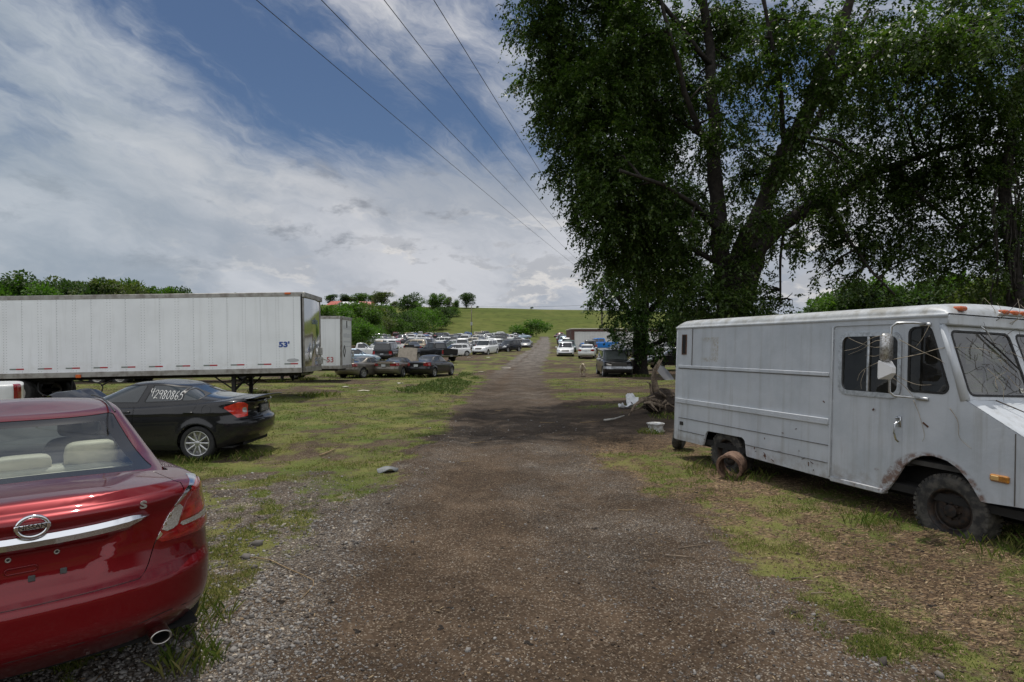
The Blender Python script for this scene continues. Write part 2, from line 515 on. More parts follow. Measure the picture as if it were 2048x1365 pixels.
def masks(X, Y):
    """grass, gravel, dark soil, wood chips : 0..1"""
    n1 = fbm(X * 0.35, Y * 0.35, 4, 21); n2 = fbm(X * 1.2, Y * 1.2, 4, 31); n3 = fbm(X * 4.5, Y * 4.5, 3, 41)
    near = 1 - sstep(Y, 12, 20)
    d = np.abs(X - _xr(Y)) - _hw(Y) + (n2 - 0.5) * 1.3 + (n3 - 0.5) * 0.6
    road = 1 - sstep(d, -0.40, 0.40)
    # spill of stone on the left of the track, near the red car
    e = ((X + 2.6) / 3.3) ** 2 + ((Y - 5.6) / 4.2) ** 2 + (n2 - 0.5) * 1.3
    spill = (1 - sstep(e, 0.6, 1.4)) * (1 - sstep(X + .5 * (n2 - .5), -1.7, -.9))
    grav = np.maximum(road * (0.42 + 0.75 * (n2 - 0.35)), spill * (.55 + .45 * n3 + .3 * (n2 - .4)))
    # mud worn into the track
    mud = np.exp(-((X + 0.62 - 0.2 * (n1 - .5)) / 0.48) ** 2) * sstep(Y, 3.0, 5.0) * (1 - sstep(Y, 9.5, 12))
    mud = np.maximum(mud, np.exp(-((X - 0.3) / 1.0) ** 2) * (1 - sstep(Y, 4.2, 6.0)) * 0.8)
    mud = np.maximum(mud, np.exp(-((X - _xr(Y) + 0.75) / 0.4) ** 2) * sstep(Y, 24, 30) * 0.5)
    grav = np.clip(grav - mud * 0.75 * (0.5 + n3), 0, 1)
    # grass
    gp = sstep(n2 + 0.35 * (n3 - 0.5), 0.47, 0.60)
    grass = (1 - road) * np.where(spill > 0.5, sstep(.45 * n2 + .55 * n3 + .12 * (n1 - .5), .36, .60) * .9, 0.55 + 0.55 * sstep(n2 + 0.4 * (n3 - 0.5), 0.36, 0.55))
    mo = sstep(fbm(X * 1.7 + 5, Y * 1.7, 4, 61) + .35 * (n3 - .5), .40, .56) * (1 - sstep(Y, 60, 120)) + sstep(Y, 60, 120)
    grass = grass * np.where(X < 0, .58 + .42 * mo, np.where(Y < 13, .50 + .42 * sstep(fbm(X * 5.5, Y * 5.5, 3, 83), .36, .60), .46 + .54 * mo))
    # bare tan patches in the field
    bare = sstep(fbm(X * 0.22 + 3, Y * 0.45, 4, 57) + 0.25 * (n3 - 0.5), 0.55, 0.63) * sstep(Y, 11, 17) * (1 - sstep(Y, 90, 180))
    grass = grass * (1 - 0.85 * bare)
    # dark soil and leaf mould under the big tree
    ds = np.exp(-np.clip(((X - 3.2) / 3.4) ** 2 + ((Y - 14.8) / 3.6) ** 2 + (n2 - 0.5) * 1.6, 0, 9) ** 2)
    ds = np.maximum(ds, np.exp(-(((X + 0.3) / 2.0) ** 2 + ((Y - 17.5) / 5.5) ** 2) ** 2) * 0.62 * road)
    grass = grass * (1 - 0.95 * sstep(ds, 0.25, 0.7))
    # chips on the verge by the van
    ch = sstep(X + 0.18 * (Y - 4) + (n2 - .5) * 1.2, 2.3, 3.4) * (1 - sstep(Y, 11, 15)) * (0.45 + 0.9 * n3)
    ch = np.maximum(ch, sstep(X, 3.0, 4.6) * (1 - sstep(Y, 9, 13)) * 0.75)
    grass = np.where((X > 1.5) & (Y < 12), np.clip(grass * (1.12 - 0.42 * ch), 0, 1), grass)
    road = road * (1 - sstep(Y, 214, 232)); grav = grav * (1 - sstep(Y, 214, 232)); grass = np.where(Y > 214, np.maximum(grass, sstep(Y, 214, 232)), grass)
    return np.clip(grass, 0, 1), np.clip(grav, 0, 1), np.clip(ds, 0, 1), np.clip(ch, 0, 1), road

def ground_material():
    m_ = bpy.data.materials.new("field_ground"); m_.use_nodes = True
    g = NT(m_.node_tree)
    out = g.n('ShaderNodeOutputMaterial')
    pos = g.n('ShaderNodeNewGeometry').outputs['Position']
    at_ = g.n('ShaderNodeVertexColor', layer_name="cover")
    sp = g.n('ShaderNodeSeparateColor', ins={0: at_.outputs[0]})
    grass, grav, soil = sp.outputs
    chips = at_.outputs['Alpha']
    yy = g.n('ShaderNodeSeparateXYZ', ins={0: pos}).outputs[1]
    far = g.ss(yy, 26.0, 75.0)
    # brown dirt
    nf = g.noise(pos, 30.0, 8.0, 0.7)
    nm = g.noise(pos, 3.2, 6.0, 0.6)
    dirt = g.mix(g.ss(nf, 0.3, 0.72), (0.034, 0.024, 0.016), (0.104, 0.075, 0.052))
    dirt = g.mix(g.m('MULTIPLY', g.ss(nm, 0.45, 0.7), 0.5), dirt, (0.120, 0.086, 0.058))
    # stones: two sizes of cells with their own grey
    vo1 = g.n('ShaderNodeTexVoronoi', ins={'Vector': pos, 'Scale': 38.0, 'Randomness': 1.0})
    vo2 = g.n('ShaderNodeTexVoronoi', ins={'Vector': pos, 'Scale': 90.0, 'Randomness': 1.0})
    def stone(vo):
        c = g.n('ShaderNodeSeparateColor', ins={0: vo.outputs['Color']}).outputs
        col = g.ramp(c[0], [(0.0, (0.05, 0.045, 0.041)), (0.5, (0.115, 0.105, 0.098)), (0.85, (0.205, 0.195, 0.185)), (1.0, (0.34, 0.305, 0.26))])
        return g.mix(g.ss(vo.outputs['Distance'], 0.28, 0.62), col, (0.05, 0.042, 0.035)), c[1]
    s1, r1 = stone(vo1); s2, r2 = stone(vo2)
    sm = g.mix(g.ss(r1, 0.35, 0.45), s2, s1)
    sm = g.mix(g.ss(grav, 0.55, 0.95), sm, g.mix(1.0, sm, (1.4, 1.4, 1.38), 'MULTIPLY'))
    pt = g.ss(g.noise(pos, 0.85, 6.0, 0.62), 0.42, 0.62)
    sm = g.mix(pt, sm, g.mix(1.0, sm, (1.5, 1.5, 1.48), 'MULTIPLY'))
    gk = g.ss(g.m('ADD', g.m('ADD', grav, g.m('MULTIPLY', g.m('SUBTRACT', r2, 0.5), 0.7)), g.m('MULTIPLY', g.m('SUBTRACT', g.noise(pos, 4.0, 6.0, 0.7), 0.5), 0.9)), 0.36, 0.74)
    col = g.mix(gk, dirt, sm)
    # a sprinkle of pale grit everywhere on the dirt
    sg = g.m('MULTIPLY', g.ss(r2, 0.86, 0.92), 0.6)
    col = g.mix(sg, col, (0.30, 0.26, 0.21))
    col = g.mix(g.m('MULTIPLY', far, g.ss(grav, 0.02, 0.3)), col, g.mix(g.ss(nm, 0.35, 0.65), (0.105, 0.098, 0.090), (0.205, 0.192, 0.178)))
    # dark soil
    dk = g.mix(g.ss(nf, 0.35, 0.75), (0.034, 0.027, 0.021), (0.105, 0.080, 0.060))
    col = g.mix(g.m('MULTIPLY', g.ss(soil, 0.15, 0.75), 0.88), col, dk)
    # wood chips
    mp = g.n('ShaderNodeMapping', ins={'Vector': pos, 'Rotation': (0, 0, 0.5), 'Scale': (1.0, 2.6, 1.0)})
    vc = g.n('ShaderNodeTexVoronoi', ins={'Vector': mp, 'Scale': 34.0})
    cc = g.n('ShaderNodeSeparateColor', ins={0: vc.outputs['Color']}).outputs
    chc = g.ramp(cc[0], [(0.0, (0.05, 0.035, 0.025)), (0.5, (0.135, 0.092, 0.058)), (0.85, (0.26, 0.185, 0.11)), (1.0, (0.40, 0.31, 0.20))])
    col = g.mix(g.ss(g.m('ADD', chips, g.m('MULTIPLY', g.m('SUBTRACT', cc[1], 0.5), 1.1)), 0.48, 0.85), col, chc)
    # damp and trodden stretches of bare ground
    wet = g.ss(g.noise(pos, 0.62, 7.0, 0.66), 0.40, 0.60)
    col = g.mix(wet, g.mix(1.0, col, (0.66, 0.62, 0.58), 'MULTIPLY'), g.mix(1.0, col, (1.02, 0.98, 0.94), 'MULTIPLY'))
    # thatch under the grass, green and dry
    gn = g.noise(pos, 0.55, 6.0, 0.62)
    gf = g.noise(pos, 22.0, 6.0, 0.7)
    gr = g.mix(g.ss(gn, 0.36, 0.66), (0.080, 0.108, 0.022), (0.155, 0.148, 0.048))
    br_ = g.ss(g.noise(pos, 1.7, 8.0, 0.72), 0.53, 0.68)
    gr = g.mix(g.m('MULTIPLY', br_, 0.8), gr, (0.150, 0.108, 0.066))
    gr = g.mix(g.m('MULTIPLY', g.ss(gf, 0.42, 0.75), 0.55), gr, (0.045, 0.040, 0.018))
    # pasture of the hill : rounder, paler, faint bands of growth
    mp2 = g.n('ShaderNodeMapping', ins={'Vector': pos, 'Scale': (0.012, 0.07, 0.07)})
    hb = g.noise(mp2, 1.0, 7.0, 0.65)
    hn = g.noise(pos, 0.22, 6.0, 0.65)
    hc = g.mix(g.ss(hb, 0.35, 0.65), (0.066, 0.088, 0.014), (0.100, 0.114, 0.024))
    hc = g.mix(g.m('MULTIPLY', g.ss(hn, 0.46, 0.66), 0.75), hc, (0.042, 0.054, 0.009))
    h3 = g.noise(g.n('ShaderNodeMapping', ins={'Vector': pos, 'Scale': (0.03, 0.012, 0.02)}), 1.0, 4.0, 0.6)
    hc = g.mix(g.m('MULTIPLY', g.ss(h3, 0.48, 0.62), 0.45), hc, (0.125, 0.128, 0.036))
    gr = g.mix(g.ss(yy, 60.0, 200.0), gr, hc)
    rg = g.m('ADD', g.m('MULTIPLY', g.m('SUBTRACT', g.noise(pos, 7.0, 7.0, 0.72), 0.5), 1.5), g.m('MULTIPLY', g.m('SUBTRACT', nf, 0.5), 0.9))
    rg = g.m('MULTIPLY', rg, g.m('SUBTRACT', 1.0, g.m('MULTIPLY', far, 0.75)))
    col = g.mix(g.ss(g.m('ADD', grass, rg), 0.30, 0.78), col, gr)
    b = g.n('ShaderNodeBsdfPrincipled', ins={'Base Color': col, 'Roughness': 0.95, 'Specular IOR Level': 0.15})
    h1 = g.m('MULTIPLY', g.m('SUBTRACT', 1.0, vo1.outputs['Distance']), gk)
    hh = g.m('ADD', h1, g.m('MULTIPLY', nf, 1.3))
    bn = g.n('ShaderNodeBump', ins={'Strength': g.m('SUBTRACT', 0.75, g.m('MULTIPLY', far, 0.6)), 'Distance': 0.012, 'Height': hh})
    g.put(b, 'Normal', bn)
    g.t.links.new(b.outputs[0], out.inputs[0])
    return m_

def build_ground():
    fine = [2.2]
    while fine[-1] < 1400: fine.append(fine[-1] + max(0.055, fine[-1] * 0.0125))
    ys = np.array(list(np.linspace(-110, -6, 24)) + list(np.linspace(-5, 2.1, 30)) + fine)
    t = np.linspace(-1, 1, 321)
    t = np.sign(t) * (0.55 * np.abs(t) + 0.45 * np.abs(t) ** 3)
    s = np.where(ys > 0, 9.0 + ys * 1.35, 9.0 + np.abs(ys) * 1.2)
    X = s[:, None] * t[None, :]; Y = np.repeat(ys[:, None], len(t), 1)
    Z = ground_z(X, Y)
    nr, nc = X.shape
    V = np.stack([X.ravel(), Y.ravel(), Z.ravel()], 1)
    i = np.arange(nr - 1)[:, None] * nc + np.arange(nc - 1)[None, :]
    F = np.stack([i, i + 1, i + nc + 1, i + nc], -1).reshape(-1, 4)
    o = mesh_obj("ground", V, F, ground_material(), None, smooth=True)
    ga, gv, ds, ch, rd = masks(X, Y)
    att = o.data.color_attributes.new("cover", 'FLOAT_COLOR', 'POINT')
    C = np.stack([ga.ravel(), gv.ravel(), ds.ravel(), ch.ravel()], 1).astype(np.float32)
    att.data.foreach_set('color', C.ravel())
    tag(o, None, None, None, 'structure')
    return o
build_ground()
# ================================================================ sheets cut by signed distances
def sd_poly(pts, P, r=0.0):
    """signed distance (negative inside) of points P (n,2) to polygon, corners rounded by r"""
    pts = np.asarray(pts, float)
    if r > 0:
        c = pts.mean(0)
        n = len(pts); area = 0.5 * sum(pts[i][0] * pts[(i + 1) % n][1] - pts[(i + 1) % n][0] * pts[i][1] for i in range(n))
        q = pts if area > 0 else pts[::-1]
        L = []
        for i in range(n):
            a = q[i - 1]; b = q[i]; d = q[(i + 1) % n]
            e1 = (b - a) / np.linalg.norm(b - a); e2 = (d - b) / np.linalg.norm(d - b)
            n1 = np.array([-e1[1], e1[0]]); n2 = np.array([-e2[1], e2[0]])
            k = 1 + n1 @ n2
            L.append(b + (n1 + n2) / max(k, 0.15) * r)
        pts = np.array(L)
    x = P[:, 0]; y = P[:, 1]
    d = np.full(len(P), 1e9); s = np.ones(len(P))
    n = len(pts)
    for i in range(n):
        a = pts[i]; b = pts[i - 1]
        ex, ey = b - a
        wx = x - a[0]; wy = y - a[1]
        t = np.clip((wx * ex + wy * ey) / (ex * ex + ey * ey), 0, 1)
        d = np.minimum(d, (wx - ex * t) ** 2 + (wy - ey * t) ** 2)
        c1 = y >= a[1]; c2 = y < b[1]; c3 = ex * wy > ey * wx
        fl = (c1 & c2 & c3) | (~c1 & ~c2 & ~c3)
        s = np.where(fl, -s, s)
    return s * np.sqrt(d) - r

class Surf:
    """polygons over a table D whose first six columns are position and normal"""
    def __init__(s, D, F):
        s.D = np.asarray(D, float); s.F = F
    @staticmethod
    def grid(P, extra=None, wrap=False, N=None):
        """P (nr,nc,3)"""
        nr, nc = P.shape[:2]
        if N is None:
            Q = np.concatenate([P[:, -1:], P, P[:, :1]], 1) if wrap else P
            du = np.gradient(Q, axis=1)
            if wrap: du = du[:, 1:-1]
            dv = np.gradient(P, axis=0)
            N = np.cross(du, dv)
            l = np.linalg.norm(N, axis=2, keepdims=True)
            N = N / np.maximum(l, 1e-12)
        D = np.concatenate([P, N], 2)
        if extra is not None: D = np.concatenate([D, extra], 2)
        D = D.reshape(nr * nc, -1)
        F = []
        for i in range(nr - 1):
            for j in range(nc if wrap else nc - 1):
                j2 = (j + 1) % nc
                F.append((i * nc + j, i * nc + j2, (i + 1) * nc + j2, (i + 1) * nc + j))
        return Surf(D, F)
    @property
    def x(s): return s.D[:, 0]
    @property
    def y(s): return s.D[:, 1]
    @property
    def z(s): return s.D[:, 2]
    def split(s, f):
        """-> (part with f<0, part with f>=0)"""
        f = np.asarray(f, float)
        f = np.where(np.abs(f) < 1e-7, 1e-7, f)
        neg = f < 0
        new = []; cache = {}; base = len(s.D)
        Fi = []; Fo = []
        for fc in s.F:
            k = sum(1 for i in fc if neg[i])
            if k == len(fc): Fi.append(fc); continue
            if k == 0: Fo.append(fc); continue
            a = []; b = []
            n = len(fc)
            for q in range(n):
                i = fc[q]; j = fc[(q + 1) % n]
                (a if neg[i] else b).append(i)
                if neg[i] != neg[j]:
                    key = (i, j) if i < j else (j, i)
                    if key not in cache:
                        t = f[key[0]] / (f[key[0]] - f[key[1]])
                        new.append(s.D[key[0]] * (1 - t) + s.D[key[1]] * t)
                        cache[key] = base + len(new) - 1
                    a.append(cache[key]); b.append(cache[key])
            if len(a) > 2: Fi.append(tuple(a))
            if len(b) > 2: Fo.append(tuple(b))
        D = np.concatenate([s.D, np.array(new)], 0) if new else s.D
        return Surf(D, Fi), Surf(D, Fo)
    def build(s, name, mat, parent=None, off=0.0, solid=0.0, flip=False):
        used = sorted({i for f in s.F for i in f})
        if not used: return None
        rm = {u: k for k, u in enumerate(used)}
        D = s.D[used]
        N = D[:, 3:6]; N = N / np.maximum(np.linalg.norm(N, axis=1, keepdims=True), 1e-9)
        V = D[:, :3] + off * N
        F = [tuple(rm[i] for i in f) for f in s.F]
        if flip: F = [f[::-1] for f in F]
        if solid:
            # rim only: walls from the boundary inward
            n0 = len(V)
            cnt = {}
            for f in F:
                for q in range(len(f)):
                    e = (f[q], f[(q + 1) % len(f)])
                    cnt[e] = 1
            rim = [e for e in cnt if (e[1], e[0]) not in cnt]
            idx = {}
            add = []; NN = []
            for e in rim:
                for i in e:
                    if i not in idx:
                        idx[i] = n0 + len(add); add.append(V[i] - solid * N[i]); NN.append(N[i])
            if add:
                V = np.concatenate([V, np.array(add)]); N = np.concatenate([N, np.array(NN)])
                F = F + [(e[1], e[0], idx[e[0]], idx[e[1]]) for e in rim]
        return mesh_obj(name, V, F, mat, parent, smooth=True, normals=N)

def seg(*pts): return np.array(pts, float)
# ================================================================ white step van
def wheel_parts(parent, loc, rad, wid, rim_r, rimmat, tyremat, style='steel', side=1, sp=9, name='wheel', flat=0.0, simple=False, rz=0.0):
    """wheel > tyre, rim ; axis = local y, outer face towards side*y"""
    w = empty(name, loc, rz); w.parent = parent
    MBt = MB(); h = wid / 2; n = 40 if not simple else 18
    prof = [(rim_r * 0.97, -h * 0.75), (rim_r * 1.03, -h * 0.92), ((rad + rim_r) / 2, -h * 1.02), (rad * 0.95, -h * 0.92), (rad * 0.985, -h * 0.78), (rad, -h * 0.5), (rad * 1.0, 0), (rad, h * 0.5), (rad * 0.985, h * 0.78), (rad * 0.95, h * 0.92), ((rad + rim_r) / 2, h * 1.02), (rim_r * 1.03, h * 0.92), (rim_r * 0.97, h * 0.75)]
    MBt.lathe(prof, n)
    if style == 'truck':   # lug blocks on the shoulder
        for k in range(44):
            a = 2 * math.pi * k / 44
            M_ = Matrix.Rotation(-a, 4, 'Y') @ Matrix.Translation((rad, 0, 0))
            for sy in (-1, 1):
                MBt.box(-0.03, 0.0025, sy * h * 0.42 if sy > 0 else -h * 0.97, h * 0.97 if sy > 0 else -h * 0.42, -0.017, 0.017, M_)
    if flat > 0:
        MBt.V = [(x, y * (1 + 1.1 * max(0, -(z + rad - 2.2 * flat)) / rad), max(z, -rad + flat)) for x, y, z in MBt.V]
    ty = MBt.build('tyre', tyremat, w, smooth=True)
    sharp_by_angle(ty, 40)
    r = MB(); s = side
    if style in ('steel', 'truck'):
        r.lathe([(rim_r * 1.02, s * h * 0.90), (rim_r * 0.97, s * h * 0.88), (rim_r * 0.9, s * h * 0.72), (rim_r * 0.86, s * h * 0.35), (rim_r * 0.80, s * h * 0.30), (rim_r * 0.70, s * h * 0.48), (rim_r * 0.55, s * h * 0.55), (rim_r * 0.42, s * h * 0.45), (rim_r * 0.30, s * h * 0.48), (rim_r * 0.28, s * h * 0.8), (rim_r * 0.18, s * h * 0.84), (0.001, s * h * 0.84)], n)
        for k in range(8 if style == 'truck' else 5):
            a = 2 * math.pi * k / (8 if style == 'truck' else 5)
            M_ = Matrix.Translation((rim_r * 0.37 * math.cos(a), s * h * 0.5, rim_r * 0.37 * math.sin(a)))
            r.lathe([(0.001, s * 0.022), (0.011, s * 0.022), (0.012, 0)], 6, M_)
    else:
        # alloy: barrel, sp double spokes, hub
        r.lathe([(rim_r * 1.03, s * h * 0.88), (rim_r * 1.0, s * h * 0.93), (rim_r * 0.95, s * h * 0.90), (rim_r * 0.90, s * h * 0.66), (rim_r * 0.86, -s * h * 0.2), (rim_r * 0.2, -s * h * 0.25)], n)
        r.lathe([(rim_r * 0.25, s * h * 0.45), (rim_r * 0.25, s * h * 0.72), (rim_r * 0.2, s * h * 0.80), (0.001, s * h * 0.82)], 20)
        for k in range(sp):
            a = 2 * math.pi * k / sp
            M_ = Matrix.Rotation(-a, 4, 'Y')
            w0, w1 = rim_r * (0.085 if sp > 7 else 0.13), rim_r * (0.075 if sp > 7 else 0.17)
            V = []
            for (rr, ww, yo, yi) in ((rim_r * 0.18, w0, 0.78, 0.5), (rim_r * 0.6, w0 * 0.95, 0.86, 0.58), (rim_r * 0.94, w1, 0.88, 0.62)):
                V += [(rr, s * h * yi, -ww), (rr, s * h * (yo - 0.06), -ww), (rr, s * h * yo, -ww * 0.45), (rr, s * h * yo, ww * 0.45), (rr, s * h * (yo - 0.06), ww), (rr, s * h * yi, ww)]
            F = []
            for b in (0, 6):
                for q in range(5): F.append((b + q, b + q + 1, b + q + 7, b + q + 6))
            r.add([M_ @ Vector(v) for v in V], F)
    ro = r.build('rim', rimmat, w, smooth=True)
    sharp_by_angle(ro, 35)
    return w

def van_paint():
    m_ = bpy.data.materials.new("old_white_van_paint"); m_.use_nodes = True
    g = NT(m_.node_tree)
    out = g.n('ShaderNodeOutputMaterial')
    ob = g.n('ShaderNodeTexCoord').outputs['Object']
    x, y, z = g.n('ShaderNodeSeparateXYZ', ins={0: ob}).outputs
    n1 = g.noise(ob, 1.7, 6.0, 0.6)
    streak = g.noise(g.n('ShaderNodeMapping', ins={'Vector': ob, 'Scale': (9.0, 9.0, 0.55)}), 1.0, 7.0, 0.65)
    fine = g.noise(ob, 55.0, 4.0, 0.7)
    col = g.mix(g.ss(n1, 0.35, 0.7), (0.49, 0.515, 0.545), (0.41, 0.44, 0.47))
    col = g.mix(g.m('MULTIPLY', g.ss(streak, 0.48, 0.74), 0.45), col, (0.27, 0.265, 0.24))
    # grime of the roof and gutter
    rz = g.m('MULTIPLY', g.ss(z, 2.30, 2.42), g.ss(g.noise(ob, 4.2, 8.0, 0.7), 0.42, 0.66))
    rz2 = g.m('MULTIPLY', g.ss(z, 2.34, 2.40), g.ss(g.noise(ob, 1.6, 8.0, 0.68), 0.40, 0.62))
    col = g.mix(g.m('MULTIPLY', rz, 0.75), col, (0.22, 0.205, 0.165))
    col = g.mix(g.m('MULTIPLY', rz2, 0.5), col, (0.25, 0.25, 0.23))
    # rust bleeding from joints and stone chips low down
    rs = g.ss(g.noise(ob, 7.0, 9.0, 0.72), 0.60, 0.68)
    rw = g.m('ADD', g.ss(z, 0.75, 0.42), 0.05)
    col = g.mix(g.m('MULTIPLY', rs, rw, clamp=True), col, (0.13, 0.055, 0.025))
    # ghost of a removed sign, upper rear : brown adhesive
    gx = g.m('MULTIPLY', g.ss(x, 0.62, 0.80), g.ss(x, 1.13, 1.10))
    gzz = g.m('MULTIPLY', g.ss(z, 1.77, 1.79), g.ss(z, 2.19, 2.17))
    ring = g.ss(g.m('ABSOLUTE', g.m('SUBTRACT', z, 1.98)), 0.10, 0.17)
    ring = g.m('MAXIMUM', ring, g.ss(x, 0.90, 1.02))
    glue = g.m('MULTIPLY', g.m('MULTIPLY', gx, gzz), g.m('MULTIPLY', ring, g.ss(g.noise(ob, 26.0, 6.0, 0.75), 0.42, 0.60)))
    col = g.mix(g.m('MULTIPLY', glue, 0.65), col, (0.30, 0.245, 0.155))
    # rust weeping down from the gutter and the door track, and mud kicked up along the sill
    wp_ = g.m('MULTIPLY', g.ss(g.noise(g.n('ShaderNodeMapping', ins={'Vector': ob, 'Scale': (16.0, 16.0, 0.9)}), 1.0, 6.0, 0.7), 0.63, 0.75), g.m('ADD', g.ss(z, 2.0, 2.35), g.ss(z, 1.0, 0.5)), clamp=True)
    col = g.mix(g.m('MULTIPLY', wp_, 0.6), col, (0.17, 0.085, 0.045))
    md = g.m('MULTIPLY', g.ss(z, 0.70, 0.40), g.ss(g.noise(ob, 6.0, 8.0, 0.72), 0.38, 0.66))
    col = g.mix(g.m('MULTIPLY', md, 0.55), col, (0.20, 0.16, 0.12))
    ax = g.m('SUBTRACT', x, 4.575); az_ = g.m('SUBTRACT', z, 0.315)
    ar_ = g.m('SQRT', g.m('ADD', g.m('MULTIPLY', ax, ax), g.m('MULTIPLY', az_, az_)))
    ed = g.m('MULTIPLY', g.ss(ar_, 0.610, 0.572), g.ss(g.noise(ob, 12.0, 6.0, 0.7), 0.36, 0.6))
    col = g.mix(g.m('MULTIPLY', ed, 0.85), col, (0.14, 0.065, 0.035))
    b = g.n('ShaderNodeBsdfPrincipled', ins={'Base Color': col, 'Roughness': g.m('ADD', 0.33, g.m('MULTIPLY', n1, 0.25)), 'Specular IOR Level': 0.5})
    bn = g.n('ShaderNodeBump', ins={'Strength': 0.38, 'Distance': 0.04, 'Height': g.m('ADD', g.noise(ob, 2.1, 4.0, 0.55), g.m('MULTIPLY', fine, 0.03))})
    g.put(b, 'Normal', bn)
    g.t.links.new(b.outputs[0], out.inputs[0])
    return m_

def build_van():
    paint = van_paint()
    rubber = mat_simple('perished_rubber', (0.018, 0.018, 0.018), 0.75, var=0.5, vscale=20)
    tyre = mat_simple('old_tyre', (0.022, 0.021, 0.020), 0.85, col2=(0.085, 0.078, 0.066), vscale=11, bump=0.3, bscale=40)
    steel = mat_simple('dark_steel_rim', (0.012, 0.011, 0.011), 0.6, 0.3, col2=(0.045, 0.028, 0.018), vscale=18)
    rust = mat_simple('rust_flaking', (0.14, 0.062, 0.032), 0.85, col2=(0.05, 0.03, 0.022), vscale=22, bump=0.4)
    alu = mat_simple('dull_aluminium', (0.55, 0.56, 0.57), 0.35, 0.85, var=0.3, vscale=20)
    chrome = mat_simple('worn_chrome', (0.62, 0.63, 0.65), 0.22, 1.0, var=0.35, vscale=25)
    amber = mat_simple('amber_lens', (0.50, 0.10, 0.015), 0.25, coat=0.6, var=0.35, vscale=40)
    amber2 = mat_simple('amber_side_lens', (0.42, 0.17, 0.02), 0.3, coat=0.6, var=0.4, vscale=50)
    black = mat_simple('van_underside', (0.012, 0.011, 0.010), 0.9)
    inner = mat_simple('van_interior', (0.055, 0.052, 0.048), 0.9, var=0.4)
    card = mat_simple('brown_cardboard', (0.22, 0.16, 0.09), 0.85, var=0.3, vscale=5)
    gside = mat_glass('van_side_glass', (0.22, 0.25, 0.26), dirt=0.05, k=.75)
    gwind = mat_glass('van_windshield_glass', (0.50, 0.55, 0.55), dirt=0.30)
    seam = mat_simple('panel_seam', (0.10, 0.09, 0.08), 0.9)
    W = 2.02
    root = thing('step_van', 'old white step van with flat tyres and dead vines over its cab windows', 'van',
                 (2.863, 10.64, gz(3.0, 9.2) - 0.045), math.atan2(-0.944, 0.331), None, rx=R(-2.2))
    # outline of the side : (x, z)
    top = 2.365
    out = [(0.0, 0.40), (0.80, 0.40), (0.86, 0.60), (0.90, 0.655), (1.72, 0.665), (1.78, 0.62), (1.82, 0.40), (4.02, 0.36), (4.07, 0.40), (4.16, 0.53), (4.26, 0.70), (4.36, 0.80), (4.47, 0.862), (4.60, 0.885), (4.74, 0.862), (4.86, 0.80), (4.96, 0.70), (5.05, 0.57), (5.08, 0.52), (5.38, 0.545), (5.62, 0.56), (5.66, 0.95), (5.60, 1.09), (5.375, 1.227), (4.90, 1.50), (4.66, 2.25), (4.635, 2.27), (4.635, top), (0.0, top)]
    nx, nz_ = 190, 66
    xs = np.linspace(-0.01, 5.68, nx); zs = np.linspace(0.33, 2.38, nz_)
    doorp = [(3.322, 0.415), (4.262, 0.405), (4.262, 2.285), (3.322, 2.285)]
    winp = [(3.45, 1.50), (4.185, 1.50), (4.185, 2.155), (3.45, 2.155)]
    qw = [(4.305, 1.535), (4.305, 2.245), (4.555, 2.255), (4.785, 1.535)]
    def side(sy):
        Xg, Zg = np.meshgrid(xs, zs)
        # gentle oil-canning of the sheet
        wob = (fbm(Xg * 1.5 + 5 * sy, Zg * 1.5, 3, 77) - 0.5) * 0.012
        crn = 0.20 * np.maximum(0, Xg - 5.40) ** 2 / 0.08
        base = W if sy > 0 else 0.0
        Yg = base - sy * (wob + np.clip(crn, 0, 0.22))
        P = np.stack([Xg, Yg, Zg], 2)
        N = np.zeros_like(P); N[..., 1] = sy
        gx = np.gradient(Yg, xs, axis=1); gz_ = np.gradient(Yg, zs, axis=0)
        N[..., 0] = -sy * gx; N[..., 2] = -sy * gz_
        S = Surf.grid(P, N=N)
        S, _ = S.split(sd_poly(out, S.D[:, [0, 2]]))
        q, S = S.split(sd_poly(qw, S.D[:, [0, 2]], 0.075))
        seal_in, ring = q.split(sd_poly(qw, q.D[:, [0, 2]], 0.075) + 0.022)
        d, S = S.split(sd_poly(doorp, S.D[:, [0, 2]], 0.02))
        wi, d = d.split(sd_poly(winp, d.D[:, [0, 2]], 0.085))
        fl = sy > 0
        S.build('side_panel', paint, root, solid=0.03, flip=fl)
        do = d.build('sliding_door', paint, root, off=-0.014, solid=0.03, flip=fl)
        qo = ring.build('quarter_window', rubber, root, off=0.006, solid=0.03, flip=fl)
        seal_in.build('pane', gside, qo, off=-0.004, flip=fl)
        return do, wi, base
    for sy in (-1, 1):
        do, wi, base = side(sy)
        wf = MB()
        # raised frame with rivets
        yo = base + sy * 0.0
        def rr(p, r, k=6):
            q = np.array(p); c = q.mean(0); res = []
            for i in range(4):
                s0 = np.sign(q[i] - c)
                for j in range(k + 1):
                    a0 = {(-1, -1): 180, (1, -1): 270, (1, 1): 0, (-1, 1): 90}[(int(s0[0]), int(s0[1]))]
                    a = R(a0 + 90 * j / k)
                    res.append((q[i][0] - s0[0] * r + r * math.cos(a), q[i][1] - s0[1] * r + r * math.sin(a)))
            return res
        o1 = rr([(3.40, 1.445), (4.225, 1.445), (4.225, 2.205), (3.40, 2.205)], 0.12)
        o2 = rr([(3.452, 1.502), (4.183, 1.502), (4.183, 2.153), (3.452, 2.153)], 0.085)
        n = len(o1)
        y1 = yo + sy * 0.004; y2 = yo - sy * 0.02
        V = [(p[0], yo - sy * 0.012, p[1]) for p in o1] + [(p[0], y1, p[1]) for p in o1] + [(p[0], y1, p[1]) for p in o2] + [(p[0], y2, p[1]) for p in o2]
        F = [(k * n + i, k * n + (i + 1) % n, (k + 1) * n + (i + 1) % n, (k + 1) * n + i) for k in range(3) for i in range(n)]
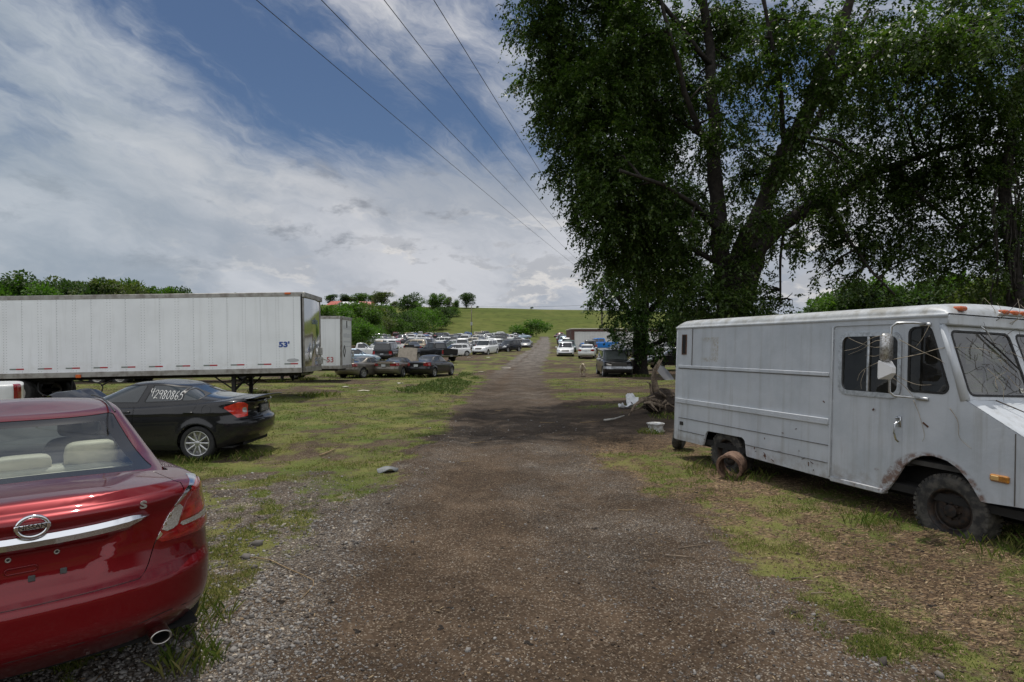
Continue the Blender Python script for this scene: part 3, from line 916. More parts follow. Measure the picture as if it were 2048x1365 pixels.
        wf.add(V, F if sy < 0 else [f[::-1] for f in F])
        wf.cbox(3.795, 3.825, min(y1, y2), max(y1, y2), 1.503, 2.152, 0.004)
        for i in range(0, n, 1):
            a = Vector((o1[i][0], o1[i][1])); b = Vector((o1[(i + 1) % n][0], o1[(i + 1) % n][1]))
            m_ = max(1, int((b - a).length / 0.07))
            for k in range(m_):
                p = a.lerp(b, (k + .5) / m_)
                c = Vector((3.81, 1.825)); p = c + (p - c) * 0.967
                wf.lathe([(0.001, sy * 0.004), (0.0055, sy * 0.003), (0.006, 0)], 6, Matrix.Translation((p.x, y1, p.y)))
        wfo = wf.build('window_frame', alu, do, auto=40)
        wi.build('window_pane', gside, do, off=-0.022, flip=sy > 0)
        hb = MB()
        yb = base - sy * 0.012
        hb.cbox(4.185, 4.235, min(yb, yb + sy * 0.016), max(yb, yb + sy * 0.016), 1.14, 1.26, 0.005)
        hb.lathe([(0.001, sy * 0.03), (0.014, sy * 0.028), (0.016, 0.0)], 14, Matrix.Translation((4.21, yb + sy * 0.016, 1.235)))
        hb.tube([(4.212, yb + sy * 0.014, 1.20), (4.20, yb + sy * 0.055, 1.17), (4.195, yb + sy * 0.06, 1.08), (4.212, yb + sy * 0.05, 1.00), (4.22, yb + sy * 0.02, 0.975)], 0.011, 8)
        hb.build('door_handle', chrome, do, auto=40)
        # rails, joint lines
        def rail(x0, x1, z0, z1, t):
            rl = MB()
            a, b = (base, base + sy * t) if sy > 0 else (base + sy * t, base)
            rl.cbox(x0, x1, a, b, z0, z1, min(0.006, t * .4))
            for q in range(int((x1 - x0) / .16)):
                rl.lathe([(0.001, sy * .0045), (.0065, sy * .003), (.0075, -sy * .001)], 6, Matrix.Translation((x0 + .08 + .16 * q, base + sy * t, (z0 + z1) / 2)))
            rl.build('side_rail', paint, root, auto=40)
        rail(0.06, 3.27, 1.655, 1.705, 0.014)
        rail(0.02, 3.285, 1.045, 1.125, 0.026)
        rail(3.285, 3.318, 0.40, 2.28, 0.012)
        rail(0.10, 0.115, 0.41, 1.04, 0.005)
        def line(x0, x1, z0, z1, t=0.003):
            a, b = (base, base + sy * t) if sy > 0 else (base + sy * t, base)
            sm = MB(); sm.box(x0, x1, a - 0.008, b, z0, z1); sm.build('panel_joint', seam, root)
        line(0.115, 3.285, 0.786, 0.792); line(0.115, 0.83, 0.566, 0.572); line(1.80, 3.285, 0.566, 0.572)
        line(0.075, 3.28, 1.646, 1.652); line(0.44, 0.445, 1.71, 2.36)
        line(5.372, 5.378, 0.55, 1.22)
    # gutter + roof skin
    ns = 22
    prof = [(0.0, 2.335), (-0.012, 2.345), (-0.016, 2.362), (-0.010, 2.376), (0.006, 2.384)]
    for k in range(1, 9):
        a = R(90 * k / 8)
        prof.append((0.006 + 0.20 * (1 - math.cos(a)), 2.384 + 0.115 * math.sin(a)))
    for k in range(1, 6):
        prof.append((0.206 + (W / 2 - 0.206) * k / 5, 2.499 + 0.045 * (1 - (1 - k / 5) ** 2)))
    full = prof + [(W - y, z) for y, z in prof[::-1][1:]]
    xst = [-0.03, -0.025, -0.012, 0.02, 0.09, 0.25] + list(np.linspace(0.5, 4.3, 22)) + [4.45, 4.55, 4.62, 4.68, 4.715, 4.735]
    rows = []
    for x in xst:
        e = min(max(0, (x + 0.03) / 0.20), 1); f = min(max(0, (4.735 - x) / 0.30), 1)
        k = min(math.sqrt(max(0, 1 - (1 - e) ** 2)), math.sqrt(max(0, 1 - (1 - f) ** 2)))
        rows.append([(x, y if z < 2.385 else y, 2.38 + (z - 2.38) * k if z > 2.38 else z) for y, z in full])
    rb = MB(); rb.grid(rows)
    # front visor skirt and rear skirt closing the ends
    rb.build('roof', paint, root, smooth=True)
    fv = MB()
    fv.cbox(4.60, 4.733, 0.004, W - 0.004, 2.262, 2.372, 0.012)
    fv.build('visor', paint, root, auto=40)
    # rear wall
    rw = MB(); rw.cbox(-0.035, 0.0, 0.0, W, 0.40, 2.375, 0.014)
    rw.build('rear_wall', paint, root, auto=40)
    # vent slot, small dark opening
    vs = MB(); vs.box(0.165, 0.265, -0.006, 0.006, 1.905, 2.225)
    vf = vs.build('vent_opening', black, root)
    vr = MB()
    for (a, b, c, d) in ((0.15, 0.165, 1.89, 2.24), (0.265, 0.28, 1.89, 2.24), (0.165, 0.265, 2.225, 2.24), (0.165, 0.265, 1.89, 1.905)):
        vr.box(a, b, -0.010, 0.002, c, d)
    vr.build('vent_frame', rust, vf)
    rf = MB(); rf.cbox(0.15, 0.245, -0.012, 0.002, 0.665, 0.725, 0.004); rf.build('reflector', mat_simple('blackened_plastic', (0.02, 0.018, 0.016), 0.6), root)
    # windshield wall : plane from (4.66,2.26) to (4.905,1.495)
    def wp(y, t, o=0.0):     # t 0 bottom .. 1 top
        a = Vector((4.905, y, 1.497)); b = Vector((4.665, y, 2.262))
        n_ = Vector((0.765, 0, 0.245)).normalized()
        # slight vee : centre leads
        lead = 0.05 * (1 - abs(y - W / 2) / (W / 2)) * (1 - t * 0.5)
        return a.lerp(b, t) + n_ * o + Vector((lead, 0, 0))
    ys_ = np.linspace(0, W, 61); ts_ = np.linspace(0, 1, 31)
    P = np.array([[wp(y, t)[:] for y in ys_] for t in ts_])
    ex = np.array([[[y, t * 0.80] for y in ys_] for t in ts_])
    S = Surf.grid(P, extra=ex)
    if S.D[:, 3].mean() < 0: S.D[:, 3:6] *= -1
    for (y0, y1) in ((0.085, W / 2 - 0.045), (W / 2 + 0.045, W - 0.085)):
        pl = [(y0, 0.035), (y1, 0.035), (y1, 0.745), (y0 + 0.0, 0.745)]
        a, S = S.split(sd_poly(pl, S.D[:, 6:8], 0.07))
        b, ring = a.split(sd_poly(pl, a.D[:, 6:8], 0.07) + 0.022)
        ro = ring.build('windshield', rubber, root, off=0.008, solid=0.03)
        b.build('pane', gwind, ro, off=-0.002)
        if y0 < 0.5:
            st = MB()
            for dy in (0.0, 0.055):
                q = [wp(y1 - 0.13 + dy + u, t, 0.004) for u, t in ((0, 0.10), (0.045, 0.10), (0.045, 0.165), (0, 0.165))]
                st.add(q, [(0, 1, 2, 3)])
            st.build('sticker', mat_simple('old_sticker', (0.62, 0.62, 0.55), 0.6, var=0.4, vscale=90), ro)
            wpr = MB()
            wpr.tube([wp(0.50, 0.985, 0.05), wp(0.56, 0.93, 0.05), wp(0.66, 0.72, 0.03)], 0.008, 6)
            wpr.build('wiper_arm', alu, ro, smooth=True)
            wb = MB(); wb.tube([wp(0.50, 0.90, 0.018), wp(0.68, 0.70, 0.022), wp(0.92, 0.40, 0.018)], [0.006, 0.011, 0.006], 6)
            wb.build('wiper_blade', rubber, ro, smooth=True)
    S.build('windshield_frame', paint, root, off=0.002, solid=0.03)
    for y in (0.030, W - 0.030):
        pl = MB()
        pl.tube([wp(y, -0.01, -0.012), wp(y, 0.5, -0.010), wp(y, 1.0, -0.012)], [0.044, 0.036, 0.036], 14)
        pl.build('door_pillar', paint, root, smooth=True)
    # hood / nose
    hx = [(4.905, 1.503), (5.0, 1.452), (5.2, 1.337), (5.375, 1.235), (5.52, 1.150), (5.60, 1.095), (5.645, 1.03), (5.662, 0.95), (5.66, 0.75), (5.64, 0.56)]
    rows = []
    for (x, z) in hx:
        row = []
        for y in np.linspace(-0.002, W + 0.002, 41):
            e = min(y + 0.002, W + 0.002 - y)
            k = max(0, 1 - e / 0.16)
            crn = np.clip(0.20 * max(0, x - 5.40) ** 2 / 0.08, 0, 0.22)
            yy = y
            zz = z - (0.022 * k * k if x < 5.6 else 0) + (0.02 if 0.5 < y < W - 0.5 and x < 5.6 else 0)
            xx = x - (0.14 * k * k if x > 5.45 else 0)
            row.append((xx, crn + (W - 2 * crn) * (y + 0.002) / (W + 0.004), zz))
        rows.append(row)
    hd = MB(); hd.grid([r[::-1] for r in rows]); hd.build('hood', paint, root, smooth=True)
    # grille, headlamps and bumper of the nose
    gr = MB(); gr.cbox(5.655, 5.68, 0.52, W - 0.52, 0.66, 0.95, 0.008)
    gr.build('grille', mat_simple('grille_black', (0.03, 0.03, 0.03), 0.5), root, auto=40)
    for y in (0.36, W - 0.36):
        hl = MB(); hl.lathe([(0.095, -0.02), (0.105, 0.02), (0.09, 0.03), (0.05, 0.045), (0.001, 0.05)], 24, Matrix.Translation((5.64, y, 0.82)) @ Matrix.Rotation(R(-90), 4, 'Z'))
        hl.build('headlight', mat_simple('lamp_lens_clear', (0.7, 0.72, 0.72), 0.08, 0.0, coat=1.0), root, smooth=True)
    bp = MB(); bp.cbox(5.70, 5.76, 0.05, W - 0.05, 0.42, 0.60, 0.015); bp.build('bumper', mat_simple('black_bumper', (0.03, 0.03, 0.032), 0.5, var=.4), root, auto=40)
    # lamps
    for y in (0.20, 0.86, 1.01, 1.16, W - 0.20):
        m_ = MB(); m_.cbox(4.655, 4.765, y - 0.05, y + 0.05, 2.412, 2.462, 0.016)
        m_.build('marker_lamp', amber, root, auto=30)
    mp = MB(); mp.cbox(4.70, 4.748, 0.78, 1.24, 2.405, 2.43, 0.006); mp.build('lamp_bracket', alu, root)
    sl = MB(); sl.cbox(5.165, 5.335, -0.028, 0.002, 0.745, 0.815, 0.012)
    so = sl.build('side_lamp', amber2, root, auto=30)
    s2 = MB(); s2.cbox(5.18, 5.25, -0.034, -0.02, 0.757, 0.803, 0.006); s2.build('lens', mat_simple('pale_amber', (0.55, 0.34, 0.12), 0.3, coat=.5), so, auto=30)
    # mirror bracket (C-shaped tube) with two heads
    mb_ = MB()
    mb_.tube([(4.52, -0.005, 2.275), (4.44, -0.10, 2.285), (4.33, -0.21, 2.28), (4.285, -0.235, 2.24), (4.28, -0.24, 2.0), (4.28, -0.24, 1.75), (4.28, -0.235, 1.53), (4.31, -0.20, 1.488), (4.40, -0.10, 1.482), (4.47, -0.005, 1.478)], 0.0135, 10)
    mb_.cbox(4.44, 4.56, -0.022, 0.0, 2.25, 2.285, 0.005); mb_.cbox(4.42, 4.55, -0.025, 0.0, 1.455, 1.49, 0.005)
    mbo = mb_.build('mirror_bracket', alu, root, smooth=True)
    h1 = MB(); h1.cbox(4.275, 4.36, -0.42, -0.262, 1.855, 2.16, 0.032)
    h1.build('mirror_head', mat_simple('pitted_mirror_back', (0.50, 0.50, 0.50), 0.4, 0.7, col2=(0.20, 0.18, 0.15), vscale=45), mbo, auto=50)
    h2 = MB()
    V = [(4.275, -0.41, 1.685), (4.275, -0.255, 1.685), (4.275, -0.255, 1.845), (4.275, -0.41, 1.845), (4.30, -0.43, 1.665), (4.30, -0.235, 1.665), (4.30, -0.235, 1.865), (4.30, -0.43, 1.865), (4.40, -0.36, 1.735), (4.40, -0.30, 1.735), (4.40, -0.30, 1.795), (4.40, -0.36, 1.795)]
    F = [(0, 3, 2, 1)]
    for b in (0, 4):
        for i in range(4): F.append((b + i, b + (i + 1) % 4, b + 4 + (i + 1) % 4, b + 4 + i))
    F.append((8, 9, 10, 11)); h2.add(V, F)
    h2.build('mirror_head', mat_simple('white_mirror_shell', (0.70, 0.70, 0.70), 0.35), mbo, auto=50)
    # sill below the sliding door, underside, interior
    for y0 in (-0.012, W - 0.10):
        sb = MB(); sb.cbox(3.32, 4.03, y0, y0 + 0.112, 0.355, 0.412, 0.008); sb.build('door_sill', paint, root, auto=40)
    ub = MB(); ub.box(0.02, 5.6, 0.06, W - 0.06, 0.42, 0.50); ub.box(0.02, 5.3, 0.55, 0.63, 0.28, 0.42); ub.box(0.02, 5.3, W - .63, W - .55, 0.28, 0.42)
    ub.tube([(1.30, 0.05, 0.37), (1.30, W - 0.05, 0.37)], 0.06, 10); ub.tube([(4.76, 0.05, 0.36), (4.76, W - 0.05, 0.36)], 0.04, 8)
    ub.box(3.95, 4.05, 0.06, 0.5, 0.42, 0.9); ub.box(5.1, 5.14, 0.30, 0.5, 0.42, 0.9); ub.box(4.0, 5.2, 0.34, 0.40, 0.42, 0.95); ub.box(4.0, 5.2, W - 0.40, W - 0.34, 0.42, 0.95)
    ub.box(0.80, 1.80, 0.34, 0.38, 0.45, 0.80); ub.box(0.80, 1.80, 0.03, 0.38, 0.76, 0.80)
    ub.build('chassis', black, root)
    it = MB()
    it.box(0.03, 4.3, 0.05, W - 0.05, 0.72, 0.75); it.box(3.20, 3.23, 0.05, W - 0.05, 0.75, 2.30)
    it.box(4.62, 4.88, 0.06, W - 0.06, 1.35, 1.47); it.box(4.3, 4.9, 0.06, W - 0.06, 0.75, 0.80)
    it.cbox(3.65, 4.10, 1.25, 1.75, 0.95, 1.10, 0.03); it.cbox(3.55, 3.68, 1.25, 1.75, 1.05, 1.75, 0.03)
    wheelc = Matrix.Translation((4.48, 1.50, 1.52)) @ Matrix.Rotation(R(55), 4, 'Y')
    it.tube([wheelc @ Vector((0.22 * math.cos(a), 0.22 * math.sin(a), 0)) for a in np.linspace(0, 2 * math.pi, 25)], 0.014, 6, cap=False)
    it.build('cab_interior', inner, root)
    cb = MB(); cb.box(-0.25, 0.25, -0.3, 0.3, -0.2, 0.2, Matrix.Translation((3.72, 0.45, 1.42)) @ Matrix.Rotation(R(-32), 4, 'Y'))
    cb.build('cardboard_box', card, root)
    # wheels
    for (x, y, s) in ((4.76, 0.13, -1), (4.76, W - 0.13, 1)):
        wheel_parts(root, (x, y, 0.345), 0.375, 0.225, 0.225, steel, tyre, 'truck', s, flat=0.05)
    for (x, y, s) in ((1.30, 0.17, -1), (1.30, W - 0.17, 1)):
        wheel_parts(root, (x, y, 0.345), 0.375, 0.225, 0.225, steel, tyre, 'truck', s, flat=0.05)
    # scratches : thin flakes of missing paint
    rnd = random.Random(4)
    def chip(M_, l, w_):
        sc = MB(); sc.box(-l, l, -0.001, 0.006, -w_, w_, M_); sc.build('paint_chip', rust, root)
    for k in range(13):
        x = rnd.uniform(1.9, 3.25); z = rnd.choice([rnd.uniform(0.42, 0.56), rnd.uniform(0.42, 0.78), rnd.uniform(.55, 1.0)])
        l = rnd.uniform(0.008, 0.03); w_ = rnd.uniform(0.0015, 0.004); a = rnd.choice([0, 0, 1.57, 0.4, -0.4])
        M_ = Matrix.Translation((x, -0.0085, z)) @ Matrix.Rotation(a, 4, 'Y')
        chip(M_, l, w_)
    for (x, z, l, w_) in ((4.52, 1.20, 0.05, 0.012), (3.2, 1.33, 0.022, 0.008), (3.9, 1.30, 0.012, 0.02), (2.20, 0.47, 0.03, 0.02), (2.2, 0.50, 0.04, 0.003)):
        M_ = Matrix.Translation((x, -0.0085, z)) @ Matrix.Rotation(R(35), 4, 'Y')
        chip(M_, l * .7, w_ * .7)
    return root
VAN = build_van()
# ================================================================ semi trailers
def mat_trailer_white(name, col=(0.80, 0.82, 0.84), grime=0.35):
    m_ = bpy.data.materials.new(name); m_.use_nodes = True
    g = NT(m_.node_tree); out = g.n('ShaderNodeOutputMaterial')
    ob = g.n('ShaderNodeTexCoord').outputs['Object']
    x, y, z = g.n('ShaderNodeSeparateXYZ', ins={0: ob}).outputs
    st = g.noise(g.n('ShaderNodeMapping', ins={'Vector': ob, 'Scale': (5.0, 5.0, 0.35)}), 1.0, 7.0, 0.65)
    bl = g.noise(ob, 0.55, 5.0, 0.6)
    c = g.mix(g.ss(bl, 0.35, 0.7), col, tuple(k * 0.90 for k in col))
    c = g.mix(g.m('MULTIPLY', g.ss(st, 0.48, 0.78), grime), c, (0.52, 0.53, 0.52))
    lo = g.m('MULTIPLY', g.ss(z, 1.75, 1.35), g.ss(g.noise(ob, 3.0, 7.0, 0.7), 0.35, 0.75))
    c = g.mix(g.m('MULTIPLY', lo, grime), c, (0.50, 0.47, 0.42))
    b = g.n('ShaderNodeBsdfPrincipled', ins={'Base Color': c, 'Roughness': 0.38})
    bn = g.n('ShaderNodeBump', ins={'Strength': 0.25, 'Distance': 0.03, 'Height': g.noise(ob, 1.3, 3.0, 0.5)})
    g.put(b, 'Normal', bn)
    g.t.links.new(b.outputs[0], out.inputs[0])
    return m_

def build_trailer(label, loc, rz, ry, L=16.15, z0=1.04, z1=4.07, wid=2.59, mirror=True, strips=True, tandem=10.3, legx=2.7, txt="53'", txtcol=(0.02, 0.07, 0.30), txtsize=0.27, txtpos=(0.42, 2.10)):
    white = mat_trailer_white('trailer_white' if mirror else 'trailer_white_chalky', (0.86, 0.885, 0.92) if mirror else (0.76, 0.78, 0.80))
    alu = mat_simple('trailer_rail_aluminium', (0.40, 0.39, 0.37), 0.5, 0.55, col2=(0.24, 0.22, 0.20), vscale=3)
    dark = mat_simple('trailer_dark_steel', (0.022, 0.020, 0.018), 0.8, var=0.5)
    mir = mat_simple('polished_stainless', (0.62, 0.62, 0.61), 0.07, 1.0, bump=0.05, bscale=1.6)
    amber = mat_simple('orange_lens', (0.62, 0.13, 0.03), 0.3)
    red = mat_simple('red_reflective', (0.40, 0.02, 0.03), 0.35)
    grey = mat_simple('silver_reflective', (0.22, 0.25, 0.23), 0.4, var=0.3, vscale=60)
    root = thing('semi_trailer', label, 'trailer', loc, rz, None, ry=ry)
    zr0, zr1 = z0 + 0.19, z1 - 0.155
    for sy in (0, 1):
        y = 0.0 if sy == 0 else -wid
        o = 1 if sy == 0 else -1
        w = MB(); w.cm = 0; w.box(0.05, L, min(y, y - o * 0.03), max(y, y - o * 0.03), zr0 - 0.01, zr1 + 0.01)
        w.cm = 1
        # rivet columns : single line on the seam, pair on the hidden post
        k = 0; x = 0.30
        while x < L - 0.1:
            for dx in ((0,) if k % 2 == 0 else (-0.055, 0.055)):
                zz = zr0 + 0.05
                while zz < zr1 - 0.03:
                    s = 0.0115
                    yv = y + o * 0.004
                    w.add([(x + dx - s, y, zz - s), (x + dx + s, y, zz - s), (x + dx + s, y, zz + s), (x + dx - s, y, zz + s), (x + dx, yv, zz)],
                          [(0, 1, 4), (1, 2, 4), (2, 3, 4), (3, 0, 4)] if o < 0 else [(1, 0, 4), (2, 1, 4), (3, 2, 4), (0, 3, 4)])
                    zz += 0.10
            if k % 2 == 0:
                w.box(x - 0.002 + 0.02, x + 0.002 + 0.02, min(y, y + o * 0.003), max(y, y + o * 0.003), zr0, zr1)
            x += 0.61; k += 1
        w.build('side_wall', [white, mat_simple('rivet_grey', (.40, .42, .44), .45)], root)
        tr = MB(); tr.cbox(0.02, L, min(y - o * 0.04, y + o * 0.012), max(y - o * 0.04, y + o * 0.012), zr1, z1, 0.008)
        tr.build('top_rail', alu, root, auto=40)
        br = MB()
        br.cbox(0.02, L, min(y - o * 0.05, y + o * 0.016), max(y - o * 0.05, y + o * 0.016), z0, zr0, 0.008)
        br.box(0.02, L, min(y, y + o * 0.020), max(y, y + o * 0.020), z0 + 0.095, z0 + 0.102)
        xx = 0.08
        while xx < L:
            br.box(xx - 0.012, xx + 0.012, min(y, y + o * 0.019), max(y, y + o * 0.019), zr0 - 0.03, zr0 - 0.008); xx += 0.085
        br.build('bottom_rail', alu, root, auto=40)
        if strips and sy == 0:
            for q in range(16):
                xs = 0.42 + q * 0.985
                s = MB(); s.box(xs - 0.25, xs + 0.02, y, y + o * 0.004, z0 + 0.315, z0 + 0.365)
                so = s.build('reflective_strip', red, root)
                s2 = MB(); s2.box(xs + 0.02, xs + 0.25, y, y + o * 0.004, z0 + 0.315, z0 + 0.365); s2.build('silver_half', grey, so)
    r = MB(); r.box(0.0, L, -wid + 0.01, -0.01, z1 - 0.03, z1 + 0.005); r.build('roof', alu, root)
    f = MB(); f.box(0.05, L, -wid + 0.04, -0.04, z0 + 0.02, z0 + 0.16); f.build('floor', dark, root)
    b = MB(); b.cbox(L - 0.02, L + 0.04, -wid, 0, z0, z1, 0.01); b.build('rear_door', white, root, auto=40)
    # nose
    if mirror:
        nb = MB(); rows = []
        for zz in np.linspace(zr0 + 0.02, z1 - 0.20, 14):
            rows.append([(-0.03 - 0.06 * math.sin(math.pi * t), -0.16 - (wid - 0.32) * t, zz) for t in np.linspace(0, 1, 24)])
        nb.grid(rows); nb.build('nose_panel', mir, root, smooth=True)
        for y in (-0.09, -wid + 0.09):
            p = MB(); p.cbox(-0.045, 0.05, y - 0.072, y + 0.072, z0, z1 - 0.02, 0.02); p.build('corner_post', alu, root, auto=40)
        g_ = MB(); g_.box(-0.012, 0.03, -0.016, 0.012, z0, z1 - 0.06); g_.build('corner_gap', dark, root)
        t = MB(); t.cbox(-0.12, 0.02, -wid, 0.006, z1 - 0.19, z1 + 0.006, 0.015); t.build('nose_rail', alu, root, auto=40)
        t = MB(); t.cbox(-0.10, 0.02, -wid + 0.17, -0.17, z0 - 0.005, zr0 + 0.015, 0.015); t.build('nose_sill', alu, root, auto=40)
        text_mesh('nose_lettering', "utility", 0.36, mat_simple('faded_blue_lettering', (0.10, 0.15, 0.30), 0.5), root, frame_mtx((-0.105, -1.45, 3.02), (0, -1, 0), (0, 0, 1)), 0.002)
    else:
        nb = MB(); rows = []
        pth = []
        rad = 0.34
        for k in range(9):
            a = R(90 * k / 8); pth.append((rad - rad * math.sin(a), -rad + rad * math.cos(a)))
        pth += [(0, -rad - (wid - 2 * rad) * t) for t in np.linspace(0.1, 1, 8)]
        for k in range(1, 9):
            a = R(90 * k / 8); pth.append((rad - rad * math.cos(a), -wid + rad - rad * math.sin(a)))
        gc = MB(); gc.grid([[(x, y, zz) for x, y in pth[:9]] for zz in (z0, z1)])
        gc.grid([[(x, y, zz) for x, y in pth[-9:]] for zz in (z0, z1)])
        gc.build('corner_radius', alu, root, smooth=True)
        nb.grid([[(x, y, zz) for x, y in pth[8:-8]] for zz in (z0 + 0.19, z1 - 0.16)])
        nb.build('nose_panel', white, root)
        t = MB(); t.cbox(-0.03, 0.36, -wid + 0.3, -0.3, z1 - 0.165, z1 + 0.006, 0.012); t.build('nose_rail', alu, root, auto=40)
        t = MB(); t.cbox(-0.03, 0.36, -wid + 0.3, -0.3, z0, z0 + 0.195, 0.012); t.build('nose_sill', alu, root, auto=40)
        gh = mat_simple('ghost_lettering', (0.55, 0.57, 0.60), 0.5)
        q = MB(); rnd = random.Random(3)
        for zz, h, n in ((z1 - 0.72, 0.26, 6), (z1 - 1.18, 0.26, 8), (z1 - 1.46, 0.09, 9), (z1 - 1.72, 0.06, 12)):
            for k in range(n):
                yy = -0.55 - 1.6 * (k + .2) / n
                q.box(-0.006, 0.0, yy - 1.0 / n * rnd.uniform(.7, 1.1), yy, zz, zz + h * rnd.uniform(.8, 1))
        q.build('faded_lettering', gh, root)
        dm = MB()
        c = Vector((-0.012, -0.72, z0 + 0.98))
        for a, b_ in (((0, .22), (.22, 0)), ((.22, 0), (0, -.22)), ((0, -.22), (-.22, 0)), ((-.22, 0), (0, .22))):
            dm.tube([c + Vector((0, a[0], a[1] * 1.5)), c + Vector((0, b_[0], b_[1] * 1.5))], 0.022, 6)
        dm.build('placard_frame', mat_simple('dark_bracket', (0.06, 0.06, 0.06), 0.5), root)
        mk = MB(); mk.box(-0.02, 0.0, -1.33, -1.22, z1 - 0.62, z1 - 0.22); mk.build('nose_mark', dark, root)  # small black mark high on the nose panel
    # hose couplings and boxes
    gl = MB(); gl.cbox(-0.14, -0.02, -wid + 0.10, -wid + 0.30, z0 + 0.25, z0 + 0.55, 0.02); gl.cbox(-0.13, -0.02, -wid + 0.12, -wid + 0.24, z0 + 0.62, z0 + 0.95, 0.02)
    gl.tube([(-0.05, -wid + 0.2, z0 + 0.5), (-0.22, -wid + 0.1, z0 + 0.42), (-0.30, -wid - 0.02, z0 + 0.40)], 0.03, 6)
    gl.build('hose_coupling', mat_simple('coupling_white', (0.5, 0.5, 0.48), 0.5, var=0.6, vscale=20), root)
    # letters
    if txt:
        text_mesh('length_number', txt, txtsize, mat_simple('lettering_' + txt.strip("'") + ('a' if mirror else 'b'), txtcol, 0.5), root,
                  frame_mtx((txtpos[0] + 0.25, 0.007, txtpos[1]), (-1, 0, 0), (0, 0, 1)), 0.002, bold=0.012 if mirror else 0.004, sx=1.25 if mirror else 1.0)
    if mirror:
        ov = MB(); ov.lathe([(0.001, 0.006), (0.16, 0.006), (0.16, 0.0)], 28, Matrix.Translation((0.36, 0, z0 + 0.47)) @ Matrix.Diagonal((1.4, 1, 0.42, 1)))
        ov.build('oval_sticker', mat_simple('grey_sticker', (0.42, 0.43, 0.45), 0.5), root, smooth=False)
        ml = MB(); ml.cbox(0.40, 0.62, 0.012, 0.04, z1 - 0.075, z1 - 0.005, 0.008); ml.build('marker_lamp', amber, root)
        for lx, lz in ((8.05, -0.11), (0.25, 0.0)):
            pass
        ml = MB(); ml.cbox(8.0, 8.18, 0.016, 0.06, z0 - 0.02, z0 + 0.10, 0.01); ml.build('marker_lamp', amber, root)
    # landing gear
    for y in (-0.42, -wid + 0.42):
        lg = MB(); lg.box(legx - 0.065, legx + 0.065, y - 0.065, y + 0.065, 0.20, z0 + 0.02)
        lg.tube([(legx + 0.03, y, 0.45), (legx + 0.85, y, z0)], 0.028, 6); lg.tube([(legx - 0.03, y, 0.45), (legx - 0.6, y, z0)], 0.028, 6)
        lg.box(legx - 0.045, legx + 0.045, y - 0.045, y + 0.045, 0.02, 0.2)
        lo = lg.build('landing_leg', dark, root)
        ft = MB(); ft.cbox(legx - 0.15, legx + 0.15, y - 0.15, y + 0.15, 0.0, 0.035, 0.01)
        ft.build('foot', mat_simple('rusty_foot', (0.20, 0.14, 0.10), 0.9, var=.4), lo)
    cb = MB(); cb.tube([(legx, -0.42, 0.62), (legx, -wid + 0.42, 0.62)], 0.03, 6); cb.tube([(legx, -0.45, 0.35), (legx, -wid + 0.45, 0.95)], 0.025, 6); cb.build('cross_brace', dark, root)
    # bogie
    tm = mat_simple('trailer_tyre', (0.020, 0.019, 0.018), 0.85, var=0.5, vscale=9)
    rmw = mat_simple('white_steel_disc', (0.48, 0.46, 0.42), 0.5, var=0.45, vscale=10)
    bo = MB()
    for ax in (tandem, tandem + 1.25):
        bo.tube([(ax, -0.3, 0.5), (ax, -wid + 0.3, 0.5)], 0.065, 8)
        for y, sd in ((-0.16, 1), (-0.48, 1), (-wid + 0.16, -1), (-wid + 0.48, -1)):
            wheel_parts(root, (ax, y, 0.50), 0.50, 0.27, 0.29, rmw, tm, 'steel', sd)
    for y in (-0.75, -wid + 0.75): bo.box(tandem - 0.8, tandem + 2.1, y - 0.06, y + 0.06, 0.78, z0 + 0.02)
    bo.build('bogie', dark, root)
    bx = MB(); bx.box(0.3, L - 0.2, -wid + 0.4, -wid + 0.46, z0 - 0.12, z0 + 0.02); bx.box(0.3, L - 0.2, -0.46, -0.40, z0 - 0.12, z0 + 0.02); bx.build('frame_rail', dark, root)
    if mirror:
        hs = MB()
        def hose(pts, r=0.022):
            P = []
            for i in range(len(pts) - 1):
                for t in np.linspace(0, 1, 7)[:-1]:
                    p0 = Vector(pts[max(i - 1, 0)]); p1 = Vector(pts[i]); p2 = Vector(pts[i + 1]); p3 = Vector(pts[min(i + 2, len(pts) - 1)])
                    P.append(0.5 * ((2 * p1) + (p2 - p0) * t + (2 * p0 - 5 * p1 + 4 * p2 - p3) * t * t + (3 * p1 - p0 - 3 * p2 + p3) * t ** 3))
            P.append(Vector(pts[-1])); hs.tube(P, r, 6)
        hose([(9.75, -0.35, 0.9), (9.65, -0.2, 0.55), (9.30, -0.15, 0.38), (8.75, -0.2, 0.42), (8.45, -0.2, 0.48), (8.0, -0.2, 0.28), (7.75, -0.2, 0.22), (7.45, -0.2, 0.42), (7.38, -0.2, 0.70), (7.6, -0.2, 0.82), (8.1, -0.3, 0.88), (8.5, -0.4, 1.0)])
        hose([(8.47, -0.2, 0.50), (8.46, -0.2, 0.75), (8.46, -0.25, 1.0)], 0.016)
        hose([(7.45, -0.25, 0.70), (7.2, -0.3, 0.85), (7.0, -0.4, 1.02)], 0.03)
        hs.build('air_hose', mat_simple('black_hose', (0.015, 0.015, 0.015), 0.6), root, smooth=True)
    return root
_p = at(607, 744, 22.6)
build_trailer('long white semi trailer with a polished mirror nose, standing behind the black sedan', (_p.x, 22.6, -0.03), R(183.5), R(1.1))
_p = at(682, 740, 33.4)
build_trailer('white semi trailer with rounded grey corners and a red 53, second in depth', (_p.x, 33.4, -0.12), R(181.0), R(0.3), z0=0.86, z1=3.80, mirror=False, strips=False, tandem=12.2, legx=3.4, txt="53", txtcol=(0.36, 0.03, 0.04), txtsize=0.42, txtpos=(0.34, 1.36))
